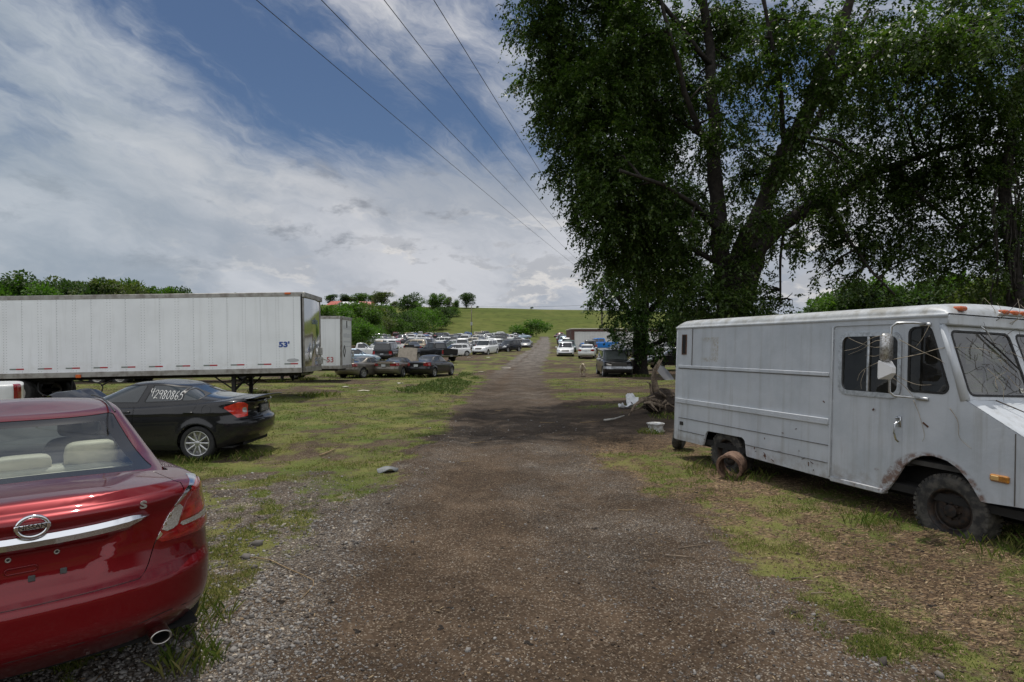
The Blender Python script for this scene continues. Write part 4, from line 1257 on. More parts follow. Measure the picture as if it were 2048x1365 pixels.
# ================================================================ vehicles : body lofted from plan loops, parts cut out of the skin
def plan_loop(xr, xf, wf, ar, nr, af, nf, NC, NS):
    th = np.linspace(0, math.pi / 2, NC)
    c = np.maximum(np.cos(th), 0); s = np.maximum(np.sin(th), 0)
    x1 = xr + ar * (1 - c ** (2 / nr)); y1 = s ** (2 / nr)
    x2 = np.linspace(xr + ar, xf - af, NS + 2)[1:-1]; y2 = np.ones(NS)
    x3 = xf - af * (1 - c ** (2 / nf)); y3 = s ** (2 / nf)
    xh = np.concatenate([x1, x2, x3[::-1]]); yh = np.concatenate([y1, y2, y3[::-1]])
    yh = yh * wf(xh)
    # full loop : rear centre, right side (-y), front centre, left side
    x = np.concatenate([xh, xh[-2:0:-1]]); y = np.concatenate([-yh, yh[-2:0:-1]])
    return x, y

GLASS_D = lambda: mat_glass('dark_car_glass', dark=(0.012, 0.015, 0.017), dirt=0.05)
GLASS_L = lambda: mat_glass('pale_car_glass', dark=(0.045, 0.055, 0.055), dirt=0.14)
def M_tyre(): return mat_simple('car_tyre', (0.020, 0.020, 0.021), 0.8, var=0.4, vscale=14)
def M_black(): return mat_simple('black_trim', (0.012, 0.012, 0.013), 0.5, var=0.3)
def M_chrome(): return mat_simple('car_chrome', (0.72, 0.73, 0.75), 0.12, 1.0)
def M_alloy(): return mat_simple('alloy_silver', (0.50, 0.50, 0.50), 0.32, 0.75, var=0.25, vscale=20)
def M_red(): return mat_simple('tail_lamp_red', (0.30, 0.010, 0.012), 0.12, coat=1.0, var=0.35, vscale=30)
def M_clear(): return mat_simple('head_lamp_clear', (0.60, 0.62, 0.62), 0.10, 0.3, coat=1.0, col2=(0.25, 0.26, 0.27), vscale=18)
def M_plate(): return mat_simple('plate_white', (0.55, 0.57, 0.60), 0.5)
def M_well(): return mat_simple('wheel_well_black', (0.008, 0.008, 0.008), 0.95)

def car_body(sp, lod):
    """returns lower skin, greenhouse skin and the deck height function"""
    NC, NS, = {2: (30, 78), 1: (16, 40), 0: (8, 16)}[lod]
    W, L = sp['W'], sp['L']
    zs = pchip(*zip(*sp['zsh'])); zb = pchip(*zip(*sp['zbot']))
    rp = pchip(*zip(*sp['rear'])); fp = pchip(*zip(*sp['front'])); sd = pchip(*zip(*sp['side']))
    taper = pchip(*zip(*sp.get('taper', [(0, .965), (.18, .99), (.45, 1), (.75, .995), (1, .95)])))
    top_r = sp.get('edge', 0.055)
    nv = {2: 34, 1: 20, 0: 9}[lod]
    vs = np.linspace(0, 0.93, nv)
    levels = [(v, 0.0) for v in vs]
    for q in ({2: (.25, .5, .75, 1.0), 1: (.4, 1.0), 0: (1.0,)}[lod]):
        a = q * math.pi / 2
        levels.append((0.93 + 0.07 * math.sin(a), top_r * (1 - math.cos(a))))
    # flat deck is reached after the last level
    wh = [(sp['wr'], sp['Ra']), (sp['wf'], sp['Ra'])]
    fl = sp.get('flare', 0.02)
    rows = []; ex = []
    for v, inset in levels:
        xr = float(rp(v)) + inset; xf = L - float(fp(v)) - inset
        x, y = plan_loop(xr, xf, lambda X: (W - sd(v) - inset) * taper(X / L), sp['ar'], sp['nr'], sp['af'], sp['nf'], NC, NS)
        z = zb(x) + v * (zs(x) - zb(x))
        bul = np.zeros_like(x)
        for wx, Ra in wh:
            r = np.hypot(x - wx, z - sp['Rw'])
            bul += fl * np.exp(-((r - Ra) / 0.07) ** 2) * (np.abs(y) > 0.6 * W)
        cr = sp.get('crease')
        if cr:
            cz = cr[0] + cr[1] * x
            bul += cr[2] * np.exp(-(np.clip(z - cz, 0, 9) / 0.05) ** 2) * np.exp(-(np.clip(cz - z, 0, 9) / 0.012) ** 2) * (np.abs(y) > 0.6 * W)
        y = y + np.sign(y) * bul * (1 if v < 0.98 else 0)
        for poly, depth, soft, endx in sp.get('dent', []):
            s = sd_poly(poly, np.stack([np.abs(y), z], 1))
            m_ = sstep(-s, 0, soft) * ((x < endx) if endx < L / 2 else (x > endx))
            x = x + (depth if endx < L / 2 else -depth) * m_
        rows.append(np.stack([x, y, z], 1)); ex.append(np.stack([np.full_like(x, v), x * 0], 1))
    xe, ye = rows[-1][:, 0], rows[-1][:, 1]
    we = W - sd(1.0) - top_r
    xr1, xf1 = xe.min(), xe.max()
    crown = pchip(*zip(*sp['crown']))
    def zdeck(X, Y):
        fade = sstep(np.minimum(X - xr1, xf1 - X), 0, sp.get('fade', 0.35))
        return zs(X) + crown(X) * fade * (1 - np.clip(np.abs(Y) / we, 0, 1) ** 2.2)
    rr = {2: (.03, .07, .13, .2, .3, .4, .5, .62, .74, .86, 1.0), 1: (.05, .13, .28, .45, .65, .85, 1.0), 0: (.12, .4, .7, 1.0)}[lod]
    sx = np.clip(xe, xr1 + 0.55, xf1 - 0.55)
    for r in rr:
        X = xe + (sx - xe) * r; Y = ye * (1 - r)
        rows.append(np.stack([X, Y, zdeck(X, Y)], 1)); ex.append(np.stack([np.full_like(X, 1 + r), X * 0 + r], 1))
    lower = Surf.grid(np.array(rows), extra=np.array(ex), wrap=True)
    # ---- greenhouse
    g = sp['green']
    zr = pchip(*zip(*g['roof']))
    nk = {2: 26, 1: 14, 0: 6}[lod]
    ks = list(np.linspace(0, 0.9, nk)) + ({2: [.935, .965, .985, 1.0], 1: [.95, 1.0], 0: [1.0]}[lod])
    grow = []; gex = []
    for k in ks:
        pr = g.get('pr', 1.0); pf = g.get('pf', 1.0)
        xr = g['r0'] + (g['r1'] - g['r0']) * k ** pr; xf = g['f0'] + (g['f1'] - g['f0']) * k ** pf
        w = g['w0'] + (g['w1'] - g['w0']) * k ** g.get('pw', 1.15)
        rd = 0.035 * max(0, (k - 0.88) / 0.12) ** 2.2
        w -= rd; xr += rd * 1.5; xf -= rd * 1.5
        mid = 0.5 * (g['r0'] + g['f0'])
        wt = g.get('wt', 0.06)
        x, y = plan_loop(xr, xf, lambda X: w * (1 - wt * ((X - mid) / (g['f0'] - mid)) ** 2), g.get('ar', .42), g.get('nr', 3.0), g.get('af', .5), g.get('nf', 2.8), NC, NS)
        z0 = zdeck(x, y) - 0.015
        z = z0 + k * (zr(x) - z0)
        z -= 0.25 * rd
        grow.append(np.stack([x, y, z], 1)); gex.append(np.stack([np.full_like(x, k), x - xr, xf - x], 1))
    xe, ye, ze = grow[-1][:, 0], grow[-1][:, 1], grow[-1][:, 2]
    r0, f0 = xe.min(), xe.max()
    sx = np.clip(xe, r0 + 0.4, f0 - 0.4)
    wr_ = np.abs(ye).max()
    for r in rr:
        X = xe + (sx - xe) * r; Y = ye * (1 - r)
        fade = sstep(np.minimum(X - r0, f0 - X), 0, 0.45)
        base = zr(X) - 0.25 * 0.035
        Z = base + g.get('dome', 0.05) * fade * (1 - np.clip(np.abs(Y) / wr_, 0, 1) ** 2.0)
        # blend from the rim
        t = min(1, r / 0.2)
        Z = Z * t + (ze + (Z - ze) * t) * (1 - t)
        grow.append(np.stack([X, Y, Z], 1)); gex.append(np.stack([np.full_like(X, 1 + r), X * 0 + 9, X * 0 + 9], 1))
    green = Surf.grid(np.array(grow), extra=np.array(gex), wrap=True)
    return lower, green, zdeck, zs, zb

def build_car(sp, name, label, paint, cat='car', lod=1, group=None, loc=(0, 0, 0), rz=0.0, rx=0, ry=0, glass=None, see=False, wheelmat=None, skip=(), plate=True):
    """root empty at the rear bumper centre on the ground, x forward, y left"""
    lower, green, zdeck, zs, zb = car_body(sp, lod)
    root = thing(name, label, cat, loc, rz, group, rx=rx, ry=ry)
    W, L = sp['W'], sp['L']; g = sp['green']
    glass = glass or GLASS_D()
    painted = []
    def PB(S, nm, **kw):
        o = S.build(nm, paint, root, **kw)
        if o: painted.append(o)
        return o
    S = lower
    # arches
    for wx in (sp['wr'], sp['wf']):
        f = np.hypot(S.x - wx, (S.z - sp['Rw']) * sp.get('archk', 1.0)) - sp['Ra']
        f = np.maximum(f, 0.5 * W - np.abs(S.y)); f = np.where(S.D[:, 6] > 0.97, 1.0, f)
        _, S = S.split(f)
    # features cut out of the skin
    for ft in sp.get('parts', []):
        if ft['name'] in skip or lod < ft.get('lod', 0): continue
        for sgn in ((1, -1) if ft.get('pair', True) else (0,)):
            def coord(Q):
                yy = Q.y * sgn if sgn else Q.y
                if ft.get('arc'): yy = yy + np.where(yy > 0, 1, -1) * (np.clip(Q.x, 0, 2) if ft['end'] == 'r' else np.clip(L - Q.x, 0, 2))
                return np.stack([yy, Q.z], 1)
            f = sd_poly(ft['poly'], coord(S), ft.get('r', 0.0))
            f = np.maximum(f, (S.x - ft['xlim']) if ft['end'] == 'r' else (ft['xlim'] - S.x))
            f = np.where(S.D[:, 6] > 1.04, 1.0, f)
            a, S = S.split(f)
            if a.F:
                o = a.build(ft['name'], ft['mat'](), root, off=ft.get('off', 0.0), solid=ft.get('solid', 0.02))
                for sub in ft.get('subs', []):
                    f2 = sd_poly(sub['poly'], coord(a))
                    b, _ = a.split(f2)
                    if b.F: b.build(sub['name'], sub['mat'](), o, off=ft.get('off', 0.0) + sub.get('off', 0.004), solid=0.004)
    # doors, in side view
    if lod >= 1:
        for dp in sp.get('doors', []):
            for sgn in (1, -1):
                f = sd_poly(dp, S.D[:, [0, 2]], 0.04)
                f = np.maximum(f, 0.45 * W - S.y * sgn); f = np.where(S.D[:, 6] > 0.995, 1.0, f)
                a, S = S.split(f)
                if not a.F: continue
                b, ring = a.split(sd_poly(dp, a.D[:, [0, 2]], 0.04) + 0.006)
                d = PB(b, 'door', solid=0.012)
                ring.build('door_gap', M_black(), root, off=-0.008)
                # handle
                hx = min(p[0] for p in dp) + 0.14; hz = sp.get('handle_z', 0.86)
                yh = W - 0.018
                idx = np.argmin((b.x - hx) ** 2 + (b.z - hz) ** 2 + (b.y * sgn < 0) * 9)
                p = b.D[idx]
                hb = MB(); y0 = p[1]
                hb.cbox(p[0] - 0.09, p[0] + 0.09, min(y0, y0 + sgn * 0.03), max(y0, y0 + sgn * 0.03), p[2] - 0.016, p[2] + 0.016, 0.010)
                ho = hb.build('handle', paint, d, auto=50); painted.append(ho)
    if sp.get('lid'):
        f = sp['lid'](S)
        a, S = S.split(f)
        b, ring = a.split(sp['lid'](a) + 0.005)
        PB(b, 'trunk_lid', solid=0.012); ring.build('lid_gap', M_black(), root, off=-0.010)
    if sp.get('hood'):
        f = sp['hood'](S)
        a, S = S.split(f)
        b, ring = a.split(sp['hood'](a) + 0.005)
        if 'hood' not in skip: PB(b, 'hood', solid=0.012)
        ring.build('hood_gap', M_black(), root, off=-0.010)
    if sp.get('bed') and lod >= 0:
        b0, b1, by, bz = sp['bed']
        f = np.maximum(np.maximum(b0 - S.x, S.x - b1), np.abs(S.y) - by); f = np.where(S.D[:, 6] < 0.99, 1.0, f)
        _, S = S.split(f)
        bb = MB(); zt = float(zs(1.0)) + 0.02
        bb.box(b0, b1, -by, by, bz - 0.02, bz)
        for (x0, x1, y0, y1) in ((b0 - .02, b0, -by, by), (b1, b1 + .02, -by, by), (b0, b1, by, by + .02), (b0, b1, -by - .02, -by)):
            bb.box(x0, x1, y0, y1, bz, zt - 0.012)
        bb.build('bed', sp.get('bedmat', M_black)(), root)
    if see:   # open the cabin floor of the skin under the glass
        x0, x1 = g['r0'] + 0.12, g['f0'] - 0.2
        f = np.maximum(np.maximum(x0 - S.x, S.x - x1), np.abs(S.y) - (g['w0'] - 0.05)); f = np.where(S.D[:, 6] < 1.0, 1.0, f)
        _, S = S.split(f)
    if sp.get('clad') and lod >= 1:
        zc = sp['clad']
        f = S.z - zc; f = np.where(S.D[:, 6] > 0.9, 1, f)
        a, S = S.split(f)
        a.build('lower_cladding', M_black(), root, off=0.004)
    PB(S, 'body')
    # ---- glass
    G = green
    for wn in g['win']:      # side windows : (x0 offset from rear, list of polys in (x,z))
        for sgn in (1, -1):
            f = wn(G)
            f = np.maximum(f, 0.3 * g['w0'] - G.y * sgn); f = np.where(G.D[:, 6] > 0.985, 1.0, f)
            a, G = G.split(f)
            if not a.F: continue
            if lod >= 1:
                b, ring = a.split(np.where(np.isfinite(wn(a)), wn(a), 1) + 0.018)
                fr = ring.build('window_surround', M_black() if not sp.get('chrome_dlo') else M_chrome(), root, off=0.001)
                b.build('side_window', glass, root, off=-0.004)
            else:
                a.build('side_window', glass, root)
    for nm, wn, end in (('windshield', g['ws'], 'f'), ('rear_window', g['rw'], 'r')):
        if wn is None: continue
        col = 8 if end == 'f' else 7
        f = sd_poly(wn, np.stack([np.abs(G.y), G.D[:, 6]], 1), 0.04)
        f = np.maximum(f, G.D[:, col] - (g.get('af', .5) if end == 'f' else g.get('ar', .42)) * 0.95)
        f = np.where(G.D[:, 6] > 0.985, 1.0, f)
        a, G = G.split(f)
        if not a.F: continue
        if lod >= 2:
            fa = sd_poly(wn, np.stack([np.abs(a.y), a.D[:, 6]], 1), 0.04)
            b, ring = a.split(fa + sp.get('band', 0.055))
            ro = ring.build(nm, M_black_glass(), root, off=-0.003)
            b.build('pane', sp.get('rear_glass', lambda: glass)() if end == 'r' else glass, ro, off=-0.003)
        else:
            a.build(nm, glass, root, off=-0.003)
    if sp.get('softtop'):
        G.build('soft_top', mat_simple('black_canvas', (0.02, 0.02, 0.021), 0.85, var=0.3, bump=0.3, bscale=80), root)
    elif sp.get('roof_paint'):
        G.build('roof', sp['roof_paint'](), root)
    else:
        PB(G, 'roof')
    # ---- wheels, wells, floor
    rm = wheelmat or M_alloy()
    off = sp.get('woff', 0.115)
    style = sp.get('wstyle', 'alloy')
    first = {}
    for wx in (sp['wr'], sp['wf']):
        for sgn in (1, -1):
            if sgn in first:
                c = copy_tree(first[sgn], root); c.location = (wx, sgn * (W - off), sp['Rw'])
            elif lod == 0:
                mb = MB(); R_, h = sp['Rw'], 0.1
                mb.lathe([(0.001, -sgn * h), (R_, -sgn * h), (R_, sgn * h * 0.8), (R_ * 0.9, sgn * h), (R_ * 0.66, sgn * h)], 14)
                mb.cm = 1; mb.lathe([(R_ * 0.66, sgn * h), (R_ * 0.6, sgn * h * 0.8), (0.001, sgn * h * 0.85)], 14)
                o = mb.build('wheel', [M_tyre(), rm], root, smooth=False); o.location = (wx, sgn * (W - off), R_)
                first[sgn] = o
            else:
                first[sgn] = wheel_parts(root, (wx, sgn * (W - off), sp['Rw']), sp['Rw'], sp.get('tw', 0.21), sp.get('Rr', sp['Rw'] * 0.66), rm, M_tyre(), style, sgn, sp.get('spokes', 5), simple=lod < 2)
    un = MB()
    for wx in (sp['wr'], sp['wf']):
        for sgn in (1, -1):
            n = 16; Ra = sp['Ra'] + 0.005; y0, y1 = sgn * (W - 0.04), sgn * (W - 0.34)
            V = []; F = []
            for k in range(n + 1):
                a = math.pi * k / n
                for yv in (y0, y1): V.append((wx + Ra * math.cos(a), yv, max(sp['Rw'] + Ra / sp.get('archk', 1.0) * math.sin(a), 0.1)))
            for k in range(n): F.append((2 * k, 2 * k + 1, 2 * k + 3, 2 * k + 2))
            V += [(wx - Ra, y1, 0.18), (wx + Ra, y1, 0.18)]
            F.append(tuple([2 * k + 1 for k in range(n + 1)]) + (len(V) - 2, len(V) - 1))
            un.add(V, F)
    zf = sp.get('zfloor', 0.24)
    un.box(0.35, L - 0.35, -W + 0.12, W - 0.12, zf - 0.02, zf)
    un.box(0.24, 0.27, -W * .6, W * .6, zf, 0.5); un.box(L - 0.35, L - 0.3, -W * .6, W * .6, zf, 0.5)
    un.build('underbody', M_well(), root)
    # ---- mirrors
    if lod >= 1 and 'mirror' not in skip:
        mx = sp.get('mirror_x', g['f0'] - 0.55)
        for sgn in (1, -1):
            mb = MB(); zc = float(zs(mx)) + 0.10; yc = sgn * (g['w0'] + 0.17)
            big = sp.get('mirror_s', 1.0)
            V = []; F = []
            for i, th in enumerate(np.linspace(0, math.pi, 7)):
                for j, ph in enumerate(np.linspace(0, 2 * math.pi, 12, endpoint=False)):
                    sq = lambda t: math.copysign(abs(t) ** 0.6, t)
                    V.append((mx + 0.06 * sq(math.cos(th)) + 0.02, yc + 0.10 * big * sq(math.sin(th)) * sq(math.cos(ph)), zc + 0.07 * big * sq(math.sin(th)) * sq(math.sin(ph))))
            for i in range(6):
                for j in range(12): F.append((i * 12 + j, i * 12 + (j + 1) % 12, (i + 1) * 12 + (j + 1) % 12, (i + 1) * 12 + j))
            mb.add(V, F)
            mb.tube([(mx, sgn * (g['w0'] - 0.02), zc - 0.06), (mx, yc, zc - 0.03)], 0.022, 6)
            mo = mb.build('mirror', paint if not sp.get('mirror_mat') else sp['mirror_mat'](), root, smooth=True)
            if not sp.get('mirror_mat'): painted.append(mo)
    if plate and lod >= 1 and sp.get('plate'):
        px_, pz = sp['plate']
        pb = MB(); pb.cbox(px_ - 0.008, px_ + 0.004, -0.15, 0.15, pz - 0.075, pz + 0.075, 0.002); pb.build('number_plate', M_plate(), root)
    root['painted'] = 0
    del root['painted']
    PAINTED[root.name] = [o.name for o in painted]
    return root
PAINTED = {}
def M_black_glass(): return mat_simple('black_glass_border', (0.008, 0.008, 0.010), 0.22)

def recolour_copy(proto, loc, rz, paint, label, group=None, rx=0, ry=0, cat=None, name=None):
    """a copy of a vehicle and of its parts with its own paint"""
    names = set(PAINTED[proto.name])
    def cp(o, parent):
        c = o.copy(); COL.objects.link(c)
        if parent is not None: c.parent = parent
        if o.name in names:
            for sl in c.material_slots:
                sl.link = 'OBJECT'; sl.material = paint
        for ch in list(o.children): cp(ch, c)
        return c
    r = cp(proto, None)
    if name: r.name = name
    r.location = loc; r.rotation_euler = (rx, ry, rz)
    r['label'] = label
    if cat: r['category'] = cat
    if group: r['group'] = group
    elif 'group' in r: del r['group']
    return r

# side window helper : polygon in (x, z)
def WIN(poly, r=0.05):
    return lambda G: sd_poly(poly, G.D[:, [0, 2]], r)

SIDE_STD = [(0, .07), (.08, .035), (.25, .006), (.45, 0), (.62, .004), (.78, .016), (.9, .034), (1, .05)]
SIDE_BOX = [(0, .06), (.08, .03), (.2, .006), (.5, 0), (.75, .006), (.9, .016), (1, .024)]

def sedan_spec():
    z = [(0, 1.02), (.3, 1.04), (.9, 1.03), (1.8, .98), (3.2, .93), (3.7, .90), (4.3, .80), (4.70, .66)]
    return dict(L=4.70, W=.90, zsh=z, zbot=[(0, .32), (.5, .26), (1, .21), (3.9, .2), (4.70, .24)],
        rear=[(0, .14), (.12, .05), (.28, 0), (.46, .0), (.52, .04), (.75, .06), (.93, .05), (1, .06)],
        front=[(0, .10), (.15, .03), (.35, .0), (.55, .02), (.75, .09), (.9, .22), (1, .36)],
        side=SIDE_STD, ar=.60, nr=2.7, af=.75, nf=2.4, crown=[(0, .045), (.8, .04), (2, .02), (3.6, .05), (4.2, .07), (4.7, .04)],
        wr=.98, wf=3.72, Rw=.325, Ra=.375, crease=(.80, -.01, .008), spokes=5,
        green=dict(r0=.62, r1=1.62, f0=3.62, f1=2.72, w0=.76, w1=.58, roof=[(1.2, 1.33), (1.7, 1.395), (2.3, 1.43), (2.8, 1.42), (3.2, 1.36)],
            pr=.85, pf=.9, nr=3, nf=2.8,
            win=[WIN([(1.08, 1.06), (1.98, 1.03), (2.02, 1.36), (1.60, 1.335)]), WIN([(2.06, 1.03), (3.20, 1.0), (2.72, 1.335), (2.10, 1.365)])],
            ws=[(-1, .05), (.66, .05), (.53, .93), (-1, .93)], rw=[(-1, .07), (.62, .07), (.50, .92), (-1, .92)]),
        doors=[[(1.30, .46), (2.02, .30), (2.02, 1.02), (1.02, 1.04), (1.12, .80)], [(2.03, .30), (3.12, .30), (3.14, .98), (2.03, 1.02)]],
        plate=(-.0, .80),
        parts=[dict(name='tail_light', end='r', poly=[(.48, .80), (.50, .95), (.70, 1.00), (1.0, 1.0), (1.0, .80), (.72, .76)], xlim=.5, mat=M_red, off=.004, r=.02),
               dict(name='headlight', end='f', poly=[(.42, .60), (.50, .72), (.75, .80), (1.0, .84), (1.0, .72), (.75, .60)], xlim=4.0, mat=M_clear, off=.003, r=.02),
               dict(name='grille', end='f', poly=[(-.36, .56), (-.38, .68), (.38, .68), (.36, .56)], xlim=4.2, mat=M_black, off=-.015, pair=False, r=.02),
               dict(name='lower_grille', end='f', poly=[(-.5, .28), (-.46, .44), (.46, .44), (.5, .28)], xlim=4.2, mat=M_black, off=-.02, pair=False, r=.02)])
# ================================================================ red sedan in the left foreground
def spec_red():
    sp = sedan_spec()
    def lid(S):
        ay = np.abs(S.y)
        face = sd_poly([(-1, .640), (.47, .648), (.50, .70), (.535, .80), (.62, .93), (.70, 1.03), (.70, 1.4), (-1, 1.4)], np.stack([ay, S.z], 1), 0.03)
        deck = np.maximum(ay - (.70 - 0.10 * np.clip(S.x, 0, 1)), S.x - 0.80)
        v = S.D[:, 6]
        f = np.where(v > 1.0, deck, np.maximum(face, S.x - 0.5))
        return f
    sp.update(L=4.86, W=.915,
        zsh=[(0, 1.062), (.3, 1.078), (.7, 1.072), (1.2, 1.045), (2, .99), (3.3, .95), (3.85, .90), (4.5, .78), (4.86, .66)],
        zbot=[(0, .30), (.5, .25), (1, .2), (4.0, .19), (4.86, .22)],
        rear=[(0, .15), (.08, .07), (.14, .025), (.25, .0), (.40, .0), (.455, .018), (.47, .045), (.52, .065), (.70, .085), (.84, .085), (.93, .062), (.97, .052), (1, .075)],
        ar=.62, nr=2.55, crown=[(0, .045), (.8, .045), (2, .02), (3.6, .05), (4.3, .07), (4.86, .04)], edge=.04,
        wr=1.02, wf=3.80, Rw=.335, Ra=.385, spokes=7, fade=.06,
        dent=[([(-1, .70), (.26, .70), (.39, .915), (-1, .915)], .030, .035, .4)],
        lid=lid, plate=None, band=.085)
    sp['green'] = dict(r0=.66, r1=1.66, f0=3.75, f1=2.85, w0=.775, w1=.585, roof=[(1.2, 1.36), (1.65, 1.415), (2.3, 1.455), (2.8, 1.45), (3.3, 1.38)],
        pr=.88, pf=.9, nr=2.9, ar=.46, nf=2.8, dome=.035, pw=1.3,
        win=[WIN([(1.48, 1.07), (2.08, 1.05), (2.10, 1.38), (1.84, 1.37)]), WIN([(2.14, 1.05), (3.32, 1.02), (2.80, 1.36), (2.18, 1.385)])],
        ws=[(-1, .05), (.68, .05), (.54, .93), (-1, .93)], rw=[(-1, .06), (.665, .06), (.635, .20), (.535, .93), (-1, .93)])
    M_lens = lambda: mat_simple('dark_red_lens', (0.22, 0.006, 0.010), 0.08, coat=1.0, col2=(0.42, 0.015, 0.02), vscale=14)
    M_ref = lambda: mat_simple('faceted_reflector', (0.60, 0.58, 0.53), 0.18, 0.6, col2=(0.40, 0.36, 0.30), vscale=150, bump=0.35, bscale=180)
    sp['parts'] = [
        dict(name='tail_light', end='r', poly=[(.528, .800), (.60, .925), (.645, .985), (.70, 1.045), (.78, 1.085), (1.0, 1.10), (1.0, .775), (.80, .777)], xlim=.58, mat=M_red, off=.003, solid=.02,
             subs=[dict(name='lamp_rim', poly=[(.528, .800), (.60, .925), (.645, .985), (.70, 1.045), (.78, 1.085), (1.0, 1.10), (1.0, 1.072), (.785, 1.064), (.715, 1.028), (.660, .978), (.615, .918), (.548, .800)], mat=M_chrome),
                   dict(name='reverse_lens', poly=[(.556, .842), (.618, .940), (.655, .982), (.694, .968), (.652, .856)], mat=M_ref),
                   dict(name='brake_lens', poly=[(.668, .885), (.712, .985), (.76, 1.03), (.86, 1.055), (1.0, 1.03), (1.0, .885)], mat=M_lens),
                   dict(name='marker_band', poly=[(.668, .848), (.674, .874), (1.0, .874), (1.0, .845)], mat=M_ref),
                   dict(name='lower_lens', poly=[(.556, .803), (.575, .832), (1.0, .836), (1.0, .795), (.80, .793)], mat=M_red)]),
        dict(name='headlight', end='f', poly=[(.42, .60), (.50, .72), (.75, .80), (1.0, .84), (1.0, .72), (.75, .60)], xlim=4.1, mat=M_clear, off=.003, r=.02),
        dict(name='grille', end='f', poly=[(-.36, .52), (-.38, .68), (.38, .68), (.36, .52)], xlim=4.3, mat=M_black, off=-.015, pair=False, r=.02)]
    sp['rear_glass'] = lambda: mat_glass('rear_glass_red', tint=(0.80, 0.86, 0.84), dirt=0.07, k=1.3)
    return sp

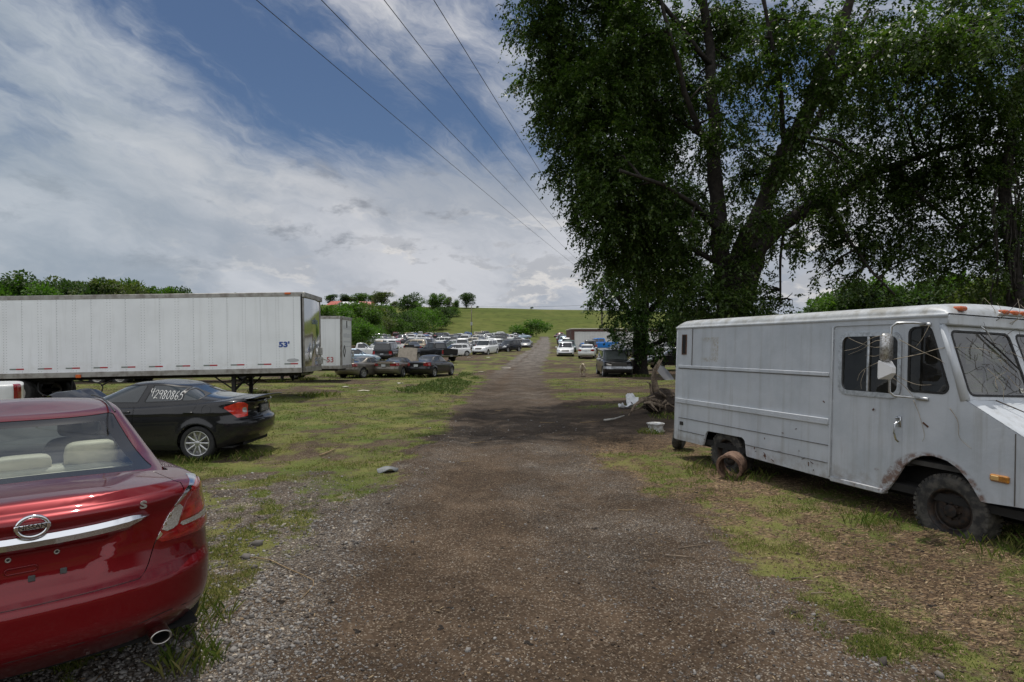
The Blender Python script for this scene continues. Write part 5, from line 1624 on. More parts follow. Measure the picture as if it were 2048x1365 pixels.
def build_red():
    paint = bpy.data.materials.new('deep_red_paint'); paint.use_nodes = True
    g = NT(paint.node_tree); out = g.n('ShaderNodeOutputMaterial')
    ob = g.n('ShaderNodeTexCoord').outputs['Object']
    z = g.n('ShaderNodeSeparateXYZ', ins={0: ob}).outputs[2]
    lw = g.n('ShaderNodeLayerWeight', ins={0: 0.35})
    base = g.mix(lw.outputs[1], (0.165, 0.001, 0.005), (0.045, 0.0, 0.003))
    n1 = g.noise(ob, 2.0, 7.0, 0.65); n2 = g.noise(ob, 38.0, 5.0, 0.7)
    dust = g.m('MULTIPLY', g.ss(n1, 0.3, 0.75), 0.012)
    low = g.m('MULTIPLY', g.ss(z, 0.52, 0.28), g.ss(g.noise(ob, 9.0, 7.0, 0.7), 0.35, 0.75))
    dust = g.m('ADD', dust, g.m('MULTIPLY', low, 0.05))
    # dirt splashes on the bumper
    spk = g.m('MULTIPLY', g.ss(n2, 0.68, 0.74), g.m('MULTIPLY', g.ss(z, 0.75, 0.45), 0.5))
    dust = g.m('MAXIMUM', dust, spk)
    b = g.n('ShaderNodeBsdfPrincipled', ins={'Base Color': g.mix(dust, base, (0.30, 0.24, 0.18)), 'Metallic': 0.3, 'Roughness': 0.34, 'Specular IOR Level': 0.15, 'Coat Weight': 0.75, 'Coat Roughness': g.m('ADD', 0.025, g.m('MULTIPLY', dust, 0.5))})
    bn = g.n('ShaderNodeBump', ins={'Strength': 0.05, 'Distance': 0.02, 'Height': g.noise(ob, 2.2, 2.0, 0.5)})
    g.put(b, 'Normal', bn)
    g.t.links.new(b.outputs[0], out.inputs[0])
    sp = spec_red()
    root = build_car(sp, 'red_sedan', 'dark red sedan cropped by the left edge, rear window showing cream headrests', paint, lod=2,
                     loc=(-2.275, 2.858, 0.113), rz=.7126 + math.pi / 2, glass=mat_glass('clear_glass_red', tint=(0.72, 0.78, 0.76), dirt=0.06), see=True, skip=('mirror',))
    chrome = M_chrome()
    # face function : x of the rear skin at (y, z)
    low, green, zdeck, zs, zb = car_body(sp, 2)
    m_ = (low.D[:, 6] <= 1.0) & (low.x < 0.7)
    T = low.D[m_]
    def face(y, z):
        d = (T[:, 1] - y) ** 2 + (T[:, 2] - z) ** 2
        k = np.argsort(d)[:4]; w = 1 / (d[k] + 1e-6)
        return float((T[k, 0] * w).sum() / w.sum())
    # chrome blade over the plate recess
    cm = MB(); rows = []
    for t in np.linspace(-1, 1, 41):
        y = t * 0.50; a = abs(t)
        zc = 0.935 + 0.022 * a ** 2.2; h = 0.037 * (1 - max(0, (a - 0.80) / 0.20) ** 1.3 * 0.92)
        zc += 0.012 * max(0, (a - .8) / .2)
        x = face(y, zc + 0.02)
        rows.append([(x + 0.01, y, zc + h), (x - 0.016, y, zc + h * 0.93), (x - 0.030, y, zc + h * 0.25), (x - 0.022, y, zc - h * 0.55), (x - 0.004, y, zc - h), (x + 0.035, y, zc - h)])
    cm.grid(rows); co = cm.build('chrome_trim', chrome, root, smooth=True); sharp_by_angle(co, 30)
    # badge : ring, bar and name
    bx = face(0, 1.02) - 0.012; zc = 1.020
    ring = MB(); ring.tube([(bx - 0.004 + 0.0, 0.060 * math.cos(a), zc + 0.049 * math.sin(a)) for a in np.linspace(0, 2 * math.pi, 49)], 0.0085, 10, cap=False)
    bo = ring.build('badge', chrome, root, smooth=True)
    bar = MB(); bar.cbox(bx - 0.014, bx + 0.004, -0.070, 0.070, zc - 0.0125, zc + 0.0125, 0.003); bar.build('badge_bar', chrome, bo, auto=40)
    text_mesh('badge_name', "NISSAN", 0.029, mat_simple('badge_black', (0.01, 0.01, 0.01), 0.4), bo, frame_mtx((bx - 0.0145, 0, zc), (0, -1, 0), (0, 0, 1)), 0.001, bold=0.0006, sx=1.12)
    text_mesh('trim_letter', "S", 0.055, mat_simple('satin_chrome', (.55, .56, .58), .35, .9), root, frame_mtx((face(-0.47, 1.028) - 0.004, -0.471, 1.028), (0.12, -1, 0), (0, 0, 1)), 0.004, bold=0.002, sx=1.3)
    # plate fixings : two screw holes, foam pads, pressed slot
    dk = mat_simple('hole_black', (0.006, 0.006, 0.006), 0.6)
    for y in (0.089, -0.098):
        x = face(y, 0.86) - 0.001
        a = MB(); a.lathe([(0.012, 0.0), (0.0125, -0.003), (0.009, -0.004), (0.0065, -0.002)], 16, Matrix.Translation((x, y, 0.86)) @ Matrix.Rotation(R(-90), 4, 'Z'))
        ao = a.build('screw_hole', mat_simple('steel_insert', (0.35, 0.33, 0.30), 0.45, 0.7), root, smooth=True)
        a = MB(); a.lathe([(0.0066, -0.002), (0.001, -0.002)], 12, Matrix.Translation((x, y, 0.86)) @ Matrix.Rotation(R(-90), 4, 'Z')); a.build('hole', dk, ao)
    pad = mat_simple('grey_foam', (0.09, 0.09, 0.088), 0.95, var=.3)
    for y, z in ((-0.125, 0.762), (0.0, 0.755), (0.135, 0.765)):
        x = face(y, z); a = MB(); a.cbox(x - 0.010, x + 0.01, y - 0.014, y + 0.014, z - 0.015, z + 0.013, 0.003); a.build('foam_pad', pad, root)
    sl = MB(); x = face(0.04, 0.80)
    P = [(x - 0.003, 0.04 + 0.048 * cx + 0.014 * math.cos(a), 0.803 + 0.014 * math.sin(a)) for cx, a0 in ((1, -90), (-1, 90)) for a in [R(a0 + 180 * t / 8) for t in range(9)]]
    sl.tube(P + [P[0]], 0.0035, 6, cap=False); sl.build('pressed_slot', paint, root, smooth=True)
    # exhaust
    for y in (-0.555, 0.555):
        ex = MB(); M_ = Matrix.Translation((0.10, y, 0.298)) @ Matrix.Rotation(R(-90), 4, 'Z') @ Matrix.Diagonal((1.12, 1, 0.78, 1))
        ex.lathe([(0.048, 0.22), (0.048, 0.0), (0.045, -0.012), (0.039, -0.008), (0.036, 0.02)], 28, M_)
        eo = ex.build('exhaust_pipe', mat_simple('exhaust_steel', (0.42, 0.40, 0.37), 0.3, 1.0, var=.3), root, smooth=True)
        ei = MB(); ei.lathe([(0.038, 0.015), (0.037, 0.10), (0.001, 0.10)], 24, M_); ei.build('soot', dk, eo, smooth=True)
    # bumper seam and step
    lo, hi = MB(), None
    # shark of dark valance above the exhaust
    va = MB(); rows = []
    for t in np.linspace(-1, 1, 41):
        y = t * 0.80; zz = 0.405 + 0.02 * math.exp(-((abs(y) - 0.58) / 0.12) ** 2)
        x = face(y, zz)
        rows.append([(x - 0.002, y, zz + 0.004), (x - 0.002, y, zz)])
    va.grid(rows); va.build('bumper_seam', dk, root, smooth=True)
    # ---- cabin
    cream = mat_simple('cream_leather', (0.62, 0.58, 0.47), 0.6, var=0.12, vscale=6)
    creamd = mat_simple('beige_plastic', (0.50, 0.46, 0.36), 0.7, var=0.1)
    grey = mat_simple('cabin_grey', (0.10, 0.10, 0.10), 0.9)
    hd = mat_simple('headliner', (0.34, 0.33, 0.30), 0.95)
    sh = MB(); rows = []
    for x in np.linspace(0.80, 1.42, 9):
        w = 0.66 - 0.02 * (x - .8)
        rows.append([(x, w - 2 * w * t, 1.075 - 0.035 * (x - 0.8)) for t in np.linspace(0, 1, 13)])
    sh.grid(rows); sh.build('parcel_shelf', cream, root)
    vt = MB(); vt.cbox(0.98, 1.14, -0.22, 0.22, 1.066, 1.082, 0.005); vt.build('speaker_grille', grey, root)
    def cushion(mb, x0, x1, y0, y1, z0, z1, lean=0.0, e=0.45):
        V = []; F = []; n1, n2 = 13, 20
        for i, th in enumerate(np.linspace(-math.pi / 2, math.pi / 2, n1)):
            for j, ph in enumerate(np.linspace(0, 2 * math.pi, n2, endpoint=False)):
                sg = lambda t, p=e: math.copysign(abs(t) ** p, t)
                u = sg(math.cos(th)) * sg(math.cos(ph)); v = sg(math.cos(th)) * sg(math.sin(ph)); w = sg(math.sin(th))
                V.append(((x0 + x1) / 2 + (x1 - x0) / 2 * u + lean * w, (y0 + y1) / 2 + (y1 - y0) / 2 * v * (1 - 0.07 * max(0, w)), (z0 + z1) / 2 + (z1 - z0) / 2 * w))
        for i in range(n1 - 1):
            for j in range(n2): F.append((i * n2 + j, i * n2 + (j + 1) % n2, (i + 1) * n2 + (j + 1) % n2, (i + 1) * n2 + j))
        mb.add(V, F)
    for y in (-0.37, 0.37, 0.0):
        h = MB(); hh = 1.235 if y else 1.175
        cushion(h, 1.34, 1.50, y - 0.155, y + 0.155, 1.055, hh, -0.02); h.build('headrest', cream, root, smooth=True)
    rs = MB(); cushion(rs, 1.36, 1.62, -0.66, 0.66, 0.50, 1.09, -0.06, 0.3); rs.build('rear_seat', cream, root, smooth=True)
    for y in (-0.38, 0.38):
        s = MB(); cushion(s, 2.28, 2.50, y - 0.25, y + 0.25, 0.50, 1.16, -0.07, 0.4); so = s.build('front_seat', mat_simple('grey_leather', (0.24, 0.235, 0.21), 0.6), root, smooth=True)
        s = MB(); cushion(s, 2.28, 2.40, y - 0.14, y + 0.14, 1.16, 1.36, -0.02); s.build('headrest', mat_simple('grey_leather', (0.24, 0.235, 0.21), 0.6), so, smooth=True)
    da = MB(); cushion(da, 3.15, 3.75, -0.68, 0.68, 0.60, 1.02, 0, .35); da.build('dashboard', grey, root, smooth=True)
    fl = MB(); fl.box(1.0, 3.7, -0.74, 0.74, 0.30, 0.33); fl.box(0.80, 0.84, -0.66, 0.66, 0.5, 1.05); fl.box(1.55, 3.6, 0.72, 0.75, 0.3, 0.98); fl.box(1.55, 3.6, -0.75, -0.72, 0.3, 0.98); fl.build('cabin_floor', grey, root)
    # lining inside the roof and pillars
    sp2 = dict(sp); gg = dict(sp['green']); gg['w0'] -= .035; gg['w1'] -= .03; gg['r0'] += .03; gg['r1'] += .03; gg['f0'] -= .03; gg['f1'] -= .03; gg['roof'] = [(a, b - .03) for a, b in gg['roof']]
    sp2['green'] = gg
    _, G2, _, _, _ = car_body(sp2, 1)
    for wn in sp['green']['win']:
        _, G2 = G2.split(np.where(G2.D[:, 6] > 0.985, 1, wn(G2) + 0.01))
    for wn, col in ((sp['green']['ws'], 8), (sp['green']['rw'], 7)):
        f = sd_poly(wn, np.stack([np.abs(G2.y), G2.D[:, 6]], 1), 0.04) + 0.03
        f = np.maximum(f, G2.D[:, col] - 0.45)
        _, G2 = G2.split(np.where(G2.D[:, 6] > 0.985, 1, f))
    G2.build('headliner', hd, root)
    # roof channel strip
    ch = MB()
    for sg in (1, -1):
        pts = []
        for x in np.linspace(1.55, 2.9, 20):
            ww = 0.575 * (1 - .06 * ((x - 2.2) / 1.55) ** 2) - 0.045
            zr = pchip(*zip(*sp['green']['roof']))
            pts.append((x, sg * ww, float(zr(x)) + 0.006))
        c2 = MB(); c2.tube(pts, 0.007, 6); c2.build('roof_channel', M_black(), root, smooth=True)
    an = MB(); an.tube([(1.75, 0, 1.44), (1.60, 0, 1.50)], [0.012, 0.004], 6)
    # defroster lines
    return root
RED = build_red()
# ================================================================ black sedan, side on
def spec_black():
    sp = sedan_spec()
    def lid(S):
        ay = np.abs(S.y)
        face = sd_poly([(-1, .80), (.50, .79), (.56, .85), (.60, 1.02), (.62, 1.3), (-1, 1.3)], np.stack([ay, S.z], 1), 0.02)
        return np.where(S.D[:, 6] > 1.0, np.maximum(ay - .64, S.x - .42), np.maximum(face, S.x - .4))
    def hood(S):
        return np.where(S.D[:, 6] > 1.0, np.maximum(np.abs(S.y) - .62, np.maximum(3.45 - S.x, S.x - 4.30)), 1.0)
    sp.update(L=4.525, W=.876,
        zsh=[(0, 1.055), (.3, 1.085), (.6, 1.075), (1.1, 1.03), (2, .97), (3.0, .93), (3.5, .91), (4.0, .83), (4.525, .62)],
        zbot=[(0, .36), (.3, .29), (.6, .23), (.96, .19), (3.6, .19), (4.525, .24)],
        rear=[(0, .16), (.12, .06), (.25, .01), (.40, .0), (.52, .015), (.57, .075), (.75, .12), (.90, .085), (.96, .055), (1, .05)],
        front=[(0, .10), (.15, .03), (.35, .0), (.55, .04), (.75, .14), (.9, .32), (1, .50)],
        ar=.62, nr=2.5, af=.8, nf=2.3, edge=.045, fade=.10, crown=[(0, .05), (.4, .045), (.9, .03), (2, .02), (3.4, .10), (4.1, .09), (4.525, .03)],
        wr=.96, wf=3.63, Rw=.316, Ra=.352, Rr=.222, spokes=10, crease=(.865, -.015, .010), flare=.018, tw=.205,
        doors=[[(1.42, .27), (1.36, .50), (1.22, .72), (1.06, .86), (.98, 1.02), (1.0, 1.10), (2.13, 1.04), (2.13, .27)], [(2.14, .27), (3.14, .27), (3.20, .55), (3.16, 1.0), (2.14, 1.04)]],
        handle_z=.885, lid=lid, hood=hood, plate=None, mirror_x=3.02)
    sp['green'] = dict(r0=.30, r1=1.45, f0=3.55, f1=2.42, w0=.745, w1=.56, roof=[(1.0, 1.29), (1.45, 1.37), (2.0, 1.415), (2.5, 1.40), (3.0, 1.31)],
        pr=.86, pf=.95, nr=2.9, ar=.42, nf=2.6, af=.6, dome=.035, pw=1.25,
        win=[WIN([(.94, 1.16), (1.03, 1.075), (1.33, 1.066), (1.30, 1.31)], .03), WIN([(1.355, 1.064), (2.02, 1.04), (1.90, 1.375), (1.62, 1.37), (1.325, 1.315)], .03),
             WIN([(2.12, 1.035), (3.14, 1.035), (2.98, 1.14), (2.62, 1.315), (2.36, 1.37), (1.99, 1.378)], .03)],
        ws=[(-1, .05), (.66, .05), (.52, .93), (-1, .93)], rw=[(-1, .10), (.62, .10), (.49, .94), (-1, .94)])
    M_sq = lambda: mat_simple('clear_lamp_square', (0.55, 0.55, 0.55), 0.15, 0.5, var=.5, vscale=40)
    M_br = lambda: mat_simple('bright_red_lens', (0.62, 0.035, 0.015), 0.10, coat=1.0, col2=(0.40, 0.012, 0.012), vscale=11)
    sp['parts'] = [
        dict(name='tail_light', end='r', arc=True, poly=[(.70, 1.0), (.84, 1.045), (.98, 1.055), (1.33, .965), (1.14, .85), (1.0, .765), (.70, .785)], xlim=.6, mat=M_br, off=.006, r=.012,
             subs=[dict(name='reverse_lens', poly=[(.735, .945), (.86, .955), (.86, .865), (.735, .85)], mat=M_sq)]),
        dict(name='headlight', end='f', poly=[(.42, .60), (.50, .68), (.75, .76), (1.0, .80), (1.0, .70), (.75, .58)], xlim=3.8, mat=M_clear, off=.003, r=.02),
        dict(name='grille', end='f', poly=[(-.36, .52), (-.38, .64), (.38, .64), (.36, .52)], xlim=4.0, mat=M_black, off=-.015, pair=False, r=.02)]
    sp['chrome_dlo'] = False
    return sp

DIGITS = {  # hand-drawn strokes in a unit cell
 '4': [[(.10, .95), (.02, .52), (.55, .58)], [(.50, .98), (.42, .0)]],
 '2': [[(.05, .72), (.20, .95), (.48, .92), (.55, .70), (.30, .35), (.02, .02), (.30, .10), (.66, .04)]],
 '9': [[(.55, .78), (.40, .97), (.12, .88), (.08, .62), (.32, .52), (.55, .72), (.56, .90), (.50, .40), (.44, .0)]],
 '8': [[(.50, .82), (.30, .98), (.10, .82), (.22, .60), (.45, .38), (.40, .08), (.15, .02), (.06, .25), (.28, .52), (.52, .78), (.48, .88)]],
 '0': [[(.30, .98), (.08, .70), (.06, .25), (.25, .02), (.48, .22), (.54, .65), (.36, .96), (.28, .97)]],
 '6': [[(.42, .98), (.15, .62), (.06, .25), (.20, .02), (.45, .06), (.52, .30), (.32, .46), (.10, .32)]],
 '5': [[(.58, .95), (.20, .92), (.14, .55), (.40, .62), (.55, .38), (.42, .06), (.05, .02)]]}

def build_black():
    paint = mat_paint('black_car_paint', (0.008, 0.008, 0.010), rough=0.25, dust=0.05, dustcol=(0.16, 0.15, 0.13))
    sp = spec_black()
    root = build_car(sp, 'black_sedan', 'black sedan with a white number written on its rear door window', paint, lod=2,
                     loc=(-4.77, 11.78, -0.085), rz=math.pi, glass=mat_glass('civic_glass', dark=(0.010, 0.016, 0.020), dirt=0.05), skip=('hood',))
    low, green, zdeck, zs, zb = car_body(sp, 2)
    G = green.D[(green.D[:, 6] < 1) & (green.y > 0.2)]
    def sy(x, z):
        d = (G[:, 0] - x) ** 2 + (G[:, 2] - z) ** 2; k = np.argsort(d)[:4]; w = 1 / (d[k] + 1e-7)
        return float((G[k, 1] * w).sum() / w.sum())
    chalk = mat_simple('white_paint_marker', (0.80, 0.80, 0.78), 0.8)
    nb = MB(); x = 1.925
    for i, ch in enumerate("42980865"):
        for st in DIGITS[ch]:
            pts = []
            P = [Vector((a, b, 0)) for a, b in st]
            for k in range(len(P) - 1):
                p0 = P[max(k - 1, 0)]; p1 = P[k]; p2 = P[k + 1]; p3 = P[min(k + 2, len(P) - 1)]
                for t in np.linspace(0, 1, 6)[:(-1 if k < len(P) - 2 else None)]:
                    q = 0.5 * ((2 * p1) + (p2 - p0) * t + (2 * p0 - 5 * p1 + 4 * p2 - p3) * t * t + (3 * p1 - p0 - 3 * p2 + p3) * t ** 3)
                    u = x - (q.x + 0.12 * q.y) * 0.105; v = 1.125 + q.y * 0.155 + (0.03 if i == 0 else 0) - 0.004 * i
                    pts.append((u, sy(u, v) + 0.0035, v))
            nb.tube(pts, 0.0058, 5)
        x -= 0.077
    nb.build('window_number', chalk, root)
    # fuel flap, spoiler lip, script, plate in its recess
    L_ = low.D[(low.D[:, 6] <= 1.0) & (low.y > 0.3)]
    def ly(x, z):
        d = (L_[:, 0] - x) ** 2 + (L_[:, 2] - z) ** 2; k = np.argsort(d)[:4]; w = 1 / (d[k] + 1e-7)
        return float((L_[k, 1] * w).sum() / w.sum())
    ff = MB(); ff.tube([(.80 + .085 * math.cos(a), ly(.80 + .085 * math.cos(a), .925 + .085 * math.sin(a)) + .0005, .925 + .085 * math.sin(a)) for a in np.linspace(0, 2 * math.pi, 33)], 0.003, 5, cap=False)
    ff.build('fuel_flap', M_black(), root)
    sl = MB(); rows = []
    for t in np.linspace(-1, 1, 25):
        y = t * .66; b = 1 - t * t
        rows.append([(.20, y, 1.105 + .022 * b), (.08, y, 1.118 + .03 * b), (-.01, y, 1.128 + .03 * b), (-.015, y, 1.115 + .028 * b), (.05, y, 1.085 + .01 * b)])
    sl.grid(rows); sl.build('spoiler', paint, root, smooth=True)
    pm = MB(); pm.cbox(.085, .10, -.20, .20, .82, .98, .004); pr = pm.build('plate_recess', M_black(), root)
    p2 = MB(); p2.cbox(.074, .084, -.155, .155, .835, .955, .003); p2.build('number_plate', mat_simple('dealer_plate', (0.10, 0.10, 0.11), 0.4, col2=(0.32, 0.32, 0.33), vscale=26), pr)
    sc = MB()
    for k in range(5): sc.box(.075, .085, .30 + .032 * k, .322 + .032 * k, .925, .945)
    sc.build('name_script', M_chrome(), root)
    em = MB(); em.tube([(.06, .045 * math.cos(a), 1.03 + .035 * math.sin(a)) for a in np.linspace(0, 2 * math.pi, 25)], .006, 6, cap=False); em.build('emblem', M_chrome(), root, smooth=True)
    # sprung, crumpled bonnet
    hd = MB(); rows = []; rnd = random.Random(8)
    for x, z in ((3.46, 1.02), (3.62, 1.09), (3.76, 1.215), (3.80, 1.235), (3.86, 1.18), (4.02, 1.03), (4.2, .96), (4.35, .88)):
        rows.append([(x + rnd.uniform(-.02, .02), y, z - 0.10 * abs(y) ** 2 + rnd.uniform(-.02, .02)) for y in np.linspace(-.66, .66, 9)])
    hd.grid(rows); hd.build('hood', paint, root, smooth=True)
    dh = MB(); dh.box(1.40, 1.47, .70, .79, .22, .34); dh.cbox(1.405, 1.45, .76, .80, .20, .30, .01); dh.build('mud_flap', mat_simple('torn_liner', (.25, .25, .24), .7), root)
    return root
CIVIC = build_black()
# ================================================================ trees
def leaf_material(name, c_lo, c_hi, c_yel, trans=0.35, gloss=0.35):
    if name in MAT: return MAT[name]
    m_ = bpy.data.materials.new(name); m_.use_nodes = True
    g = NT(m_.node_tree); out = g.n('ShaderNodeOutputMaterial')
    t = g.n('ShaderNodeAttribute', attribute_name='tone').outputs['Fac']
    col = g.ramp(t, [(0.0, c_lo), (0.75, c_hi), (1.0, c_yel)])
    b = g.n('ShaderNodeBsdfPrincipled', ins={'Base Color': col, 'Roughness': gloss, 'Specular IOR Level': 0.35})
    tr = g.n('ShaderNodeBsdfTranslucent', ins={'Color': g.mix(1.0, col, (1.5, 1.9, 0.7), 'MULTIPLY')})
    mx = g.n('ShaderNodeMixShader', ins={0: trans, 1: b, 2: tr})
    g.t.links.new(mx.outputs[0], out.inputs[0])
    MAT[name] = m_
    return m_
def M_bark(): return mat_simple('dark_bark', (0.034, 0.028, 0.023), 0.95, col2=(0.012, 0.010, 0.009), vscale=7, bump=1.0, bscale=18)

def leaves_mesh(name, P, A, S, rng, mat, parent, fold=0.35, width=0.58, tone=None):
    """P base points, A axis directions, S lengths -> one mesh of folded kite-shaped leaves"""
    n = len(P)
    A = A / np.maximum(np.linalg.norm(A, axis=1, keepdims=True), 1e-9)
    r = rng.normal(size=(n, 3))
    B = np.cross(A, r); B /= np.maximum(np.linalg.norm(B, axis=1, keepdims=True), 1e-9)
    # blades tend to lie flat : bias the width direction to horizontal
    Z = np.array([0, 0, 1.0]); H = np.cross(A, Z[None, :]); H /= np.maximum(np.linalg.norm(H, axis=1, keepdims=True), 1e-6)
    B = B * 0.55 + H * np.sign((B * H).sum(1, keepdims=True) + 1e-9) * 0.75
    B -= A * (B * A).sum(1, keepdims=True); B /= np.maximum(np.linalg.norm(B, axis=1, keepdims=True), 1e-9)
    N = np.cross(A, B)
    S_ = S[:, None]
    w = width * 0.5
    v0 = P; v2 = P + A * S_ - N * S_ * 0.10
    mid = P + A * S_ * 0.42
    v1 = mid + B * S_ * w + N * S_ * w * fold; v3 = mid - B * S_ * w + N * S_ * w * fold
    V = np.stack([v0, v1, v2, v3], 1).reshape(-1, 3)
    F = np.arange(4 * n).reshape(n, 4)
    me = bpy.data.meshes.new(name)
    me.vertices.add(4 * n); me.vertices.foreach_set('co', V.astype(np.float32).ravel())
    me.loops.add(4 * n); me.loops.foreach_set('vertex_index', F.astype(np.int32).ravel())
    me.polygons.add(n); me.polygons.foreach_set('loop_start', np.arange(0, 4 * n, 4, dtype=np.int32))
    me.update(calc_edges=True)
    at_ = me.attributes.new('tone', 'FLOAT', 'FACE')
    if tone is None: tone = np.clip(rng.beta(2, 2.4, n), 0, 1)
    at_.data.foreach_set('value', tone.astype(np.float32))
    me.materials.append(mat)
    o = bpy.data.objects.new(name, me); COL.objects.link(o)
    if parent is not None: o.parent = parent
    return o

def twigs(C, out, rng, n_leaf=14, length=0.6, size=0.10, droop=0.5):
    """leafy twigs at points C heading along out -> leaf base points, axes, sizes"""
    n = len(C)
    out = out / np.maximum(np.linalg.norm(out, axis=1, keepdims=True), 1e-9)
    d = out + rng.normal(size=(n, 3)) * 0.55; d[:, 2] -= droop * 0.5
    d /= np.linalg.norm(d, axis=1, keepdims=True)
    L = length * rng.uniform(0.6, 1.3, n)
    side = np.cross(d, np.array([0, 0, 1.0])); side /= np.maximum(np.linalg.norm(side, axis=1, keepdims=True), 1e-6)
    P = []; A = []; S = []
    for k in range(n_leaf):
        t = (k + rng.uniform(0, 1, n)) / n_leaf
        p = C + d * (L * t)[:, None]; p[:, 2] -= droop * L * t * t * 0.6
        sg = 1 if k % 2 else -1
        a = d * 0.55 + side * sg * rng.uniform(0.3, 1.0, n)[:, None] + rng.normal(size=(n, 3)) * 0.35
        a[:, 2] -= droop * rng.uniform(0.2, 1.1, n)
        P.append(p + side * sg * 0.01); A.append(a); S.append(size * rng.uniform(0.6, 1.25, n))
    return np.concatenate(P), np.concatenate(A), np.concatenate(S)

def blob_points(blobs, rng, per):
    """blobs: (centre, radii(3), weight) -> points and outward directions"""
    C = []; O = []
    for c, r, w in blobs:
        n = max(1, int(per * w * r[0] * r[1] * r[2] ** 1.0 / 2.0))
        u = rng.normal(size=(n, 3)); u /= np.linalg.norm(u, axis=1, keepdims=True)
        rad = rng.uniform(0, 1, n) ** 0.42
        # clumpy: modulate radius by noise of direction
        m_ = 0.80 + 0.34 * np.sin(u[:, 0] * 5 + c[0] * 3) * np.sin(u[:, 1] * 6 + c[2]) * np.sin(u[:, 2] * 5 + 1.3 * c[1])
        nc = max(3, n // 7)
        cu = u[:nc] * (rad * m_)[:nc, None]
        ci = rng.integers(0, nc, n)
        q = cu[ci] + rng.normal(size=(n, 3)) * .105
        p = np.array(c) + q * np.array(r); u = cu[ci] + rng.normal(size=(n, 3)) * .4
        C.append(p); O.append(u)
    return np.concatenate(C), np.concatenate(O)

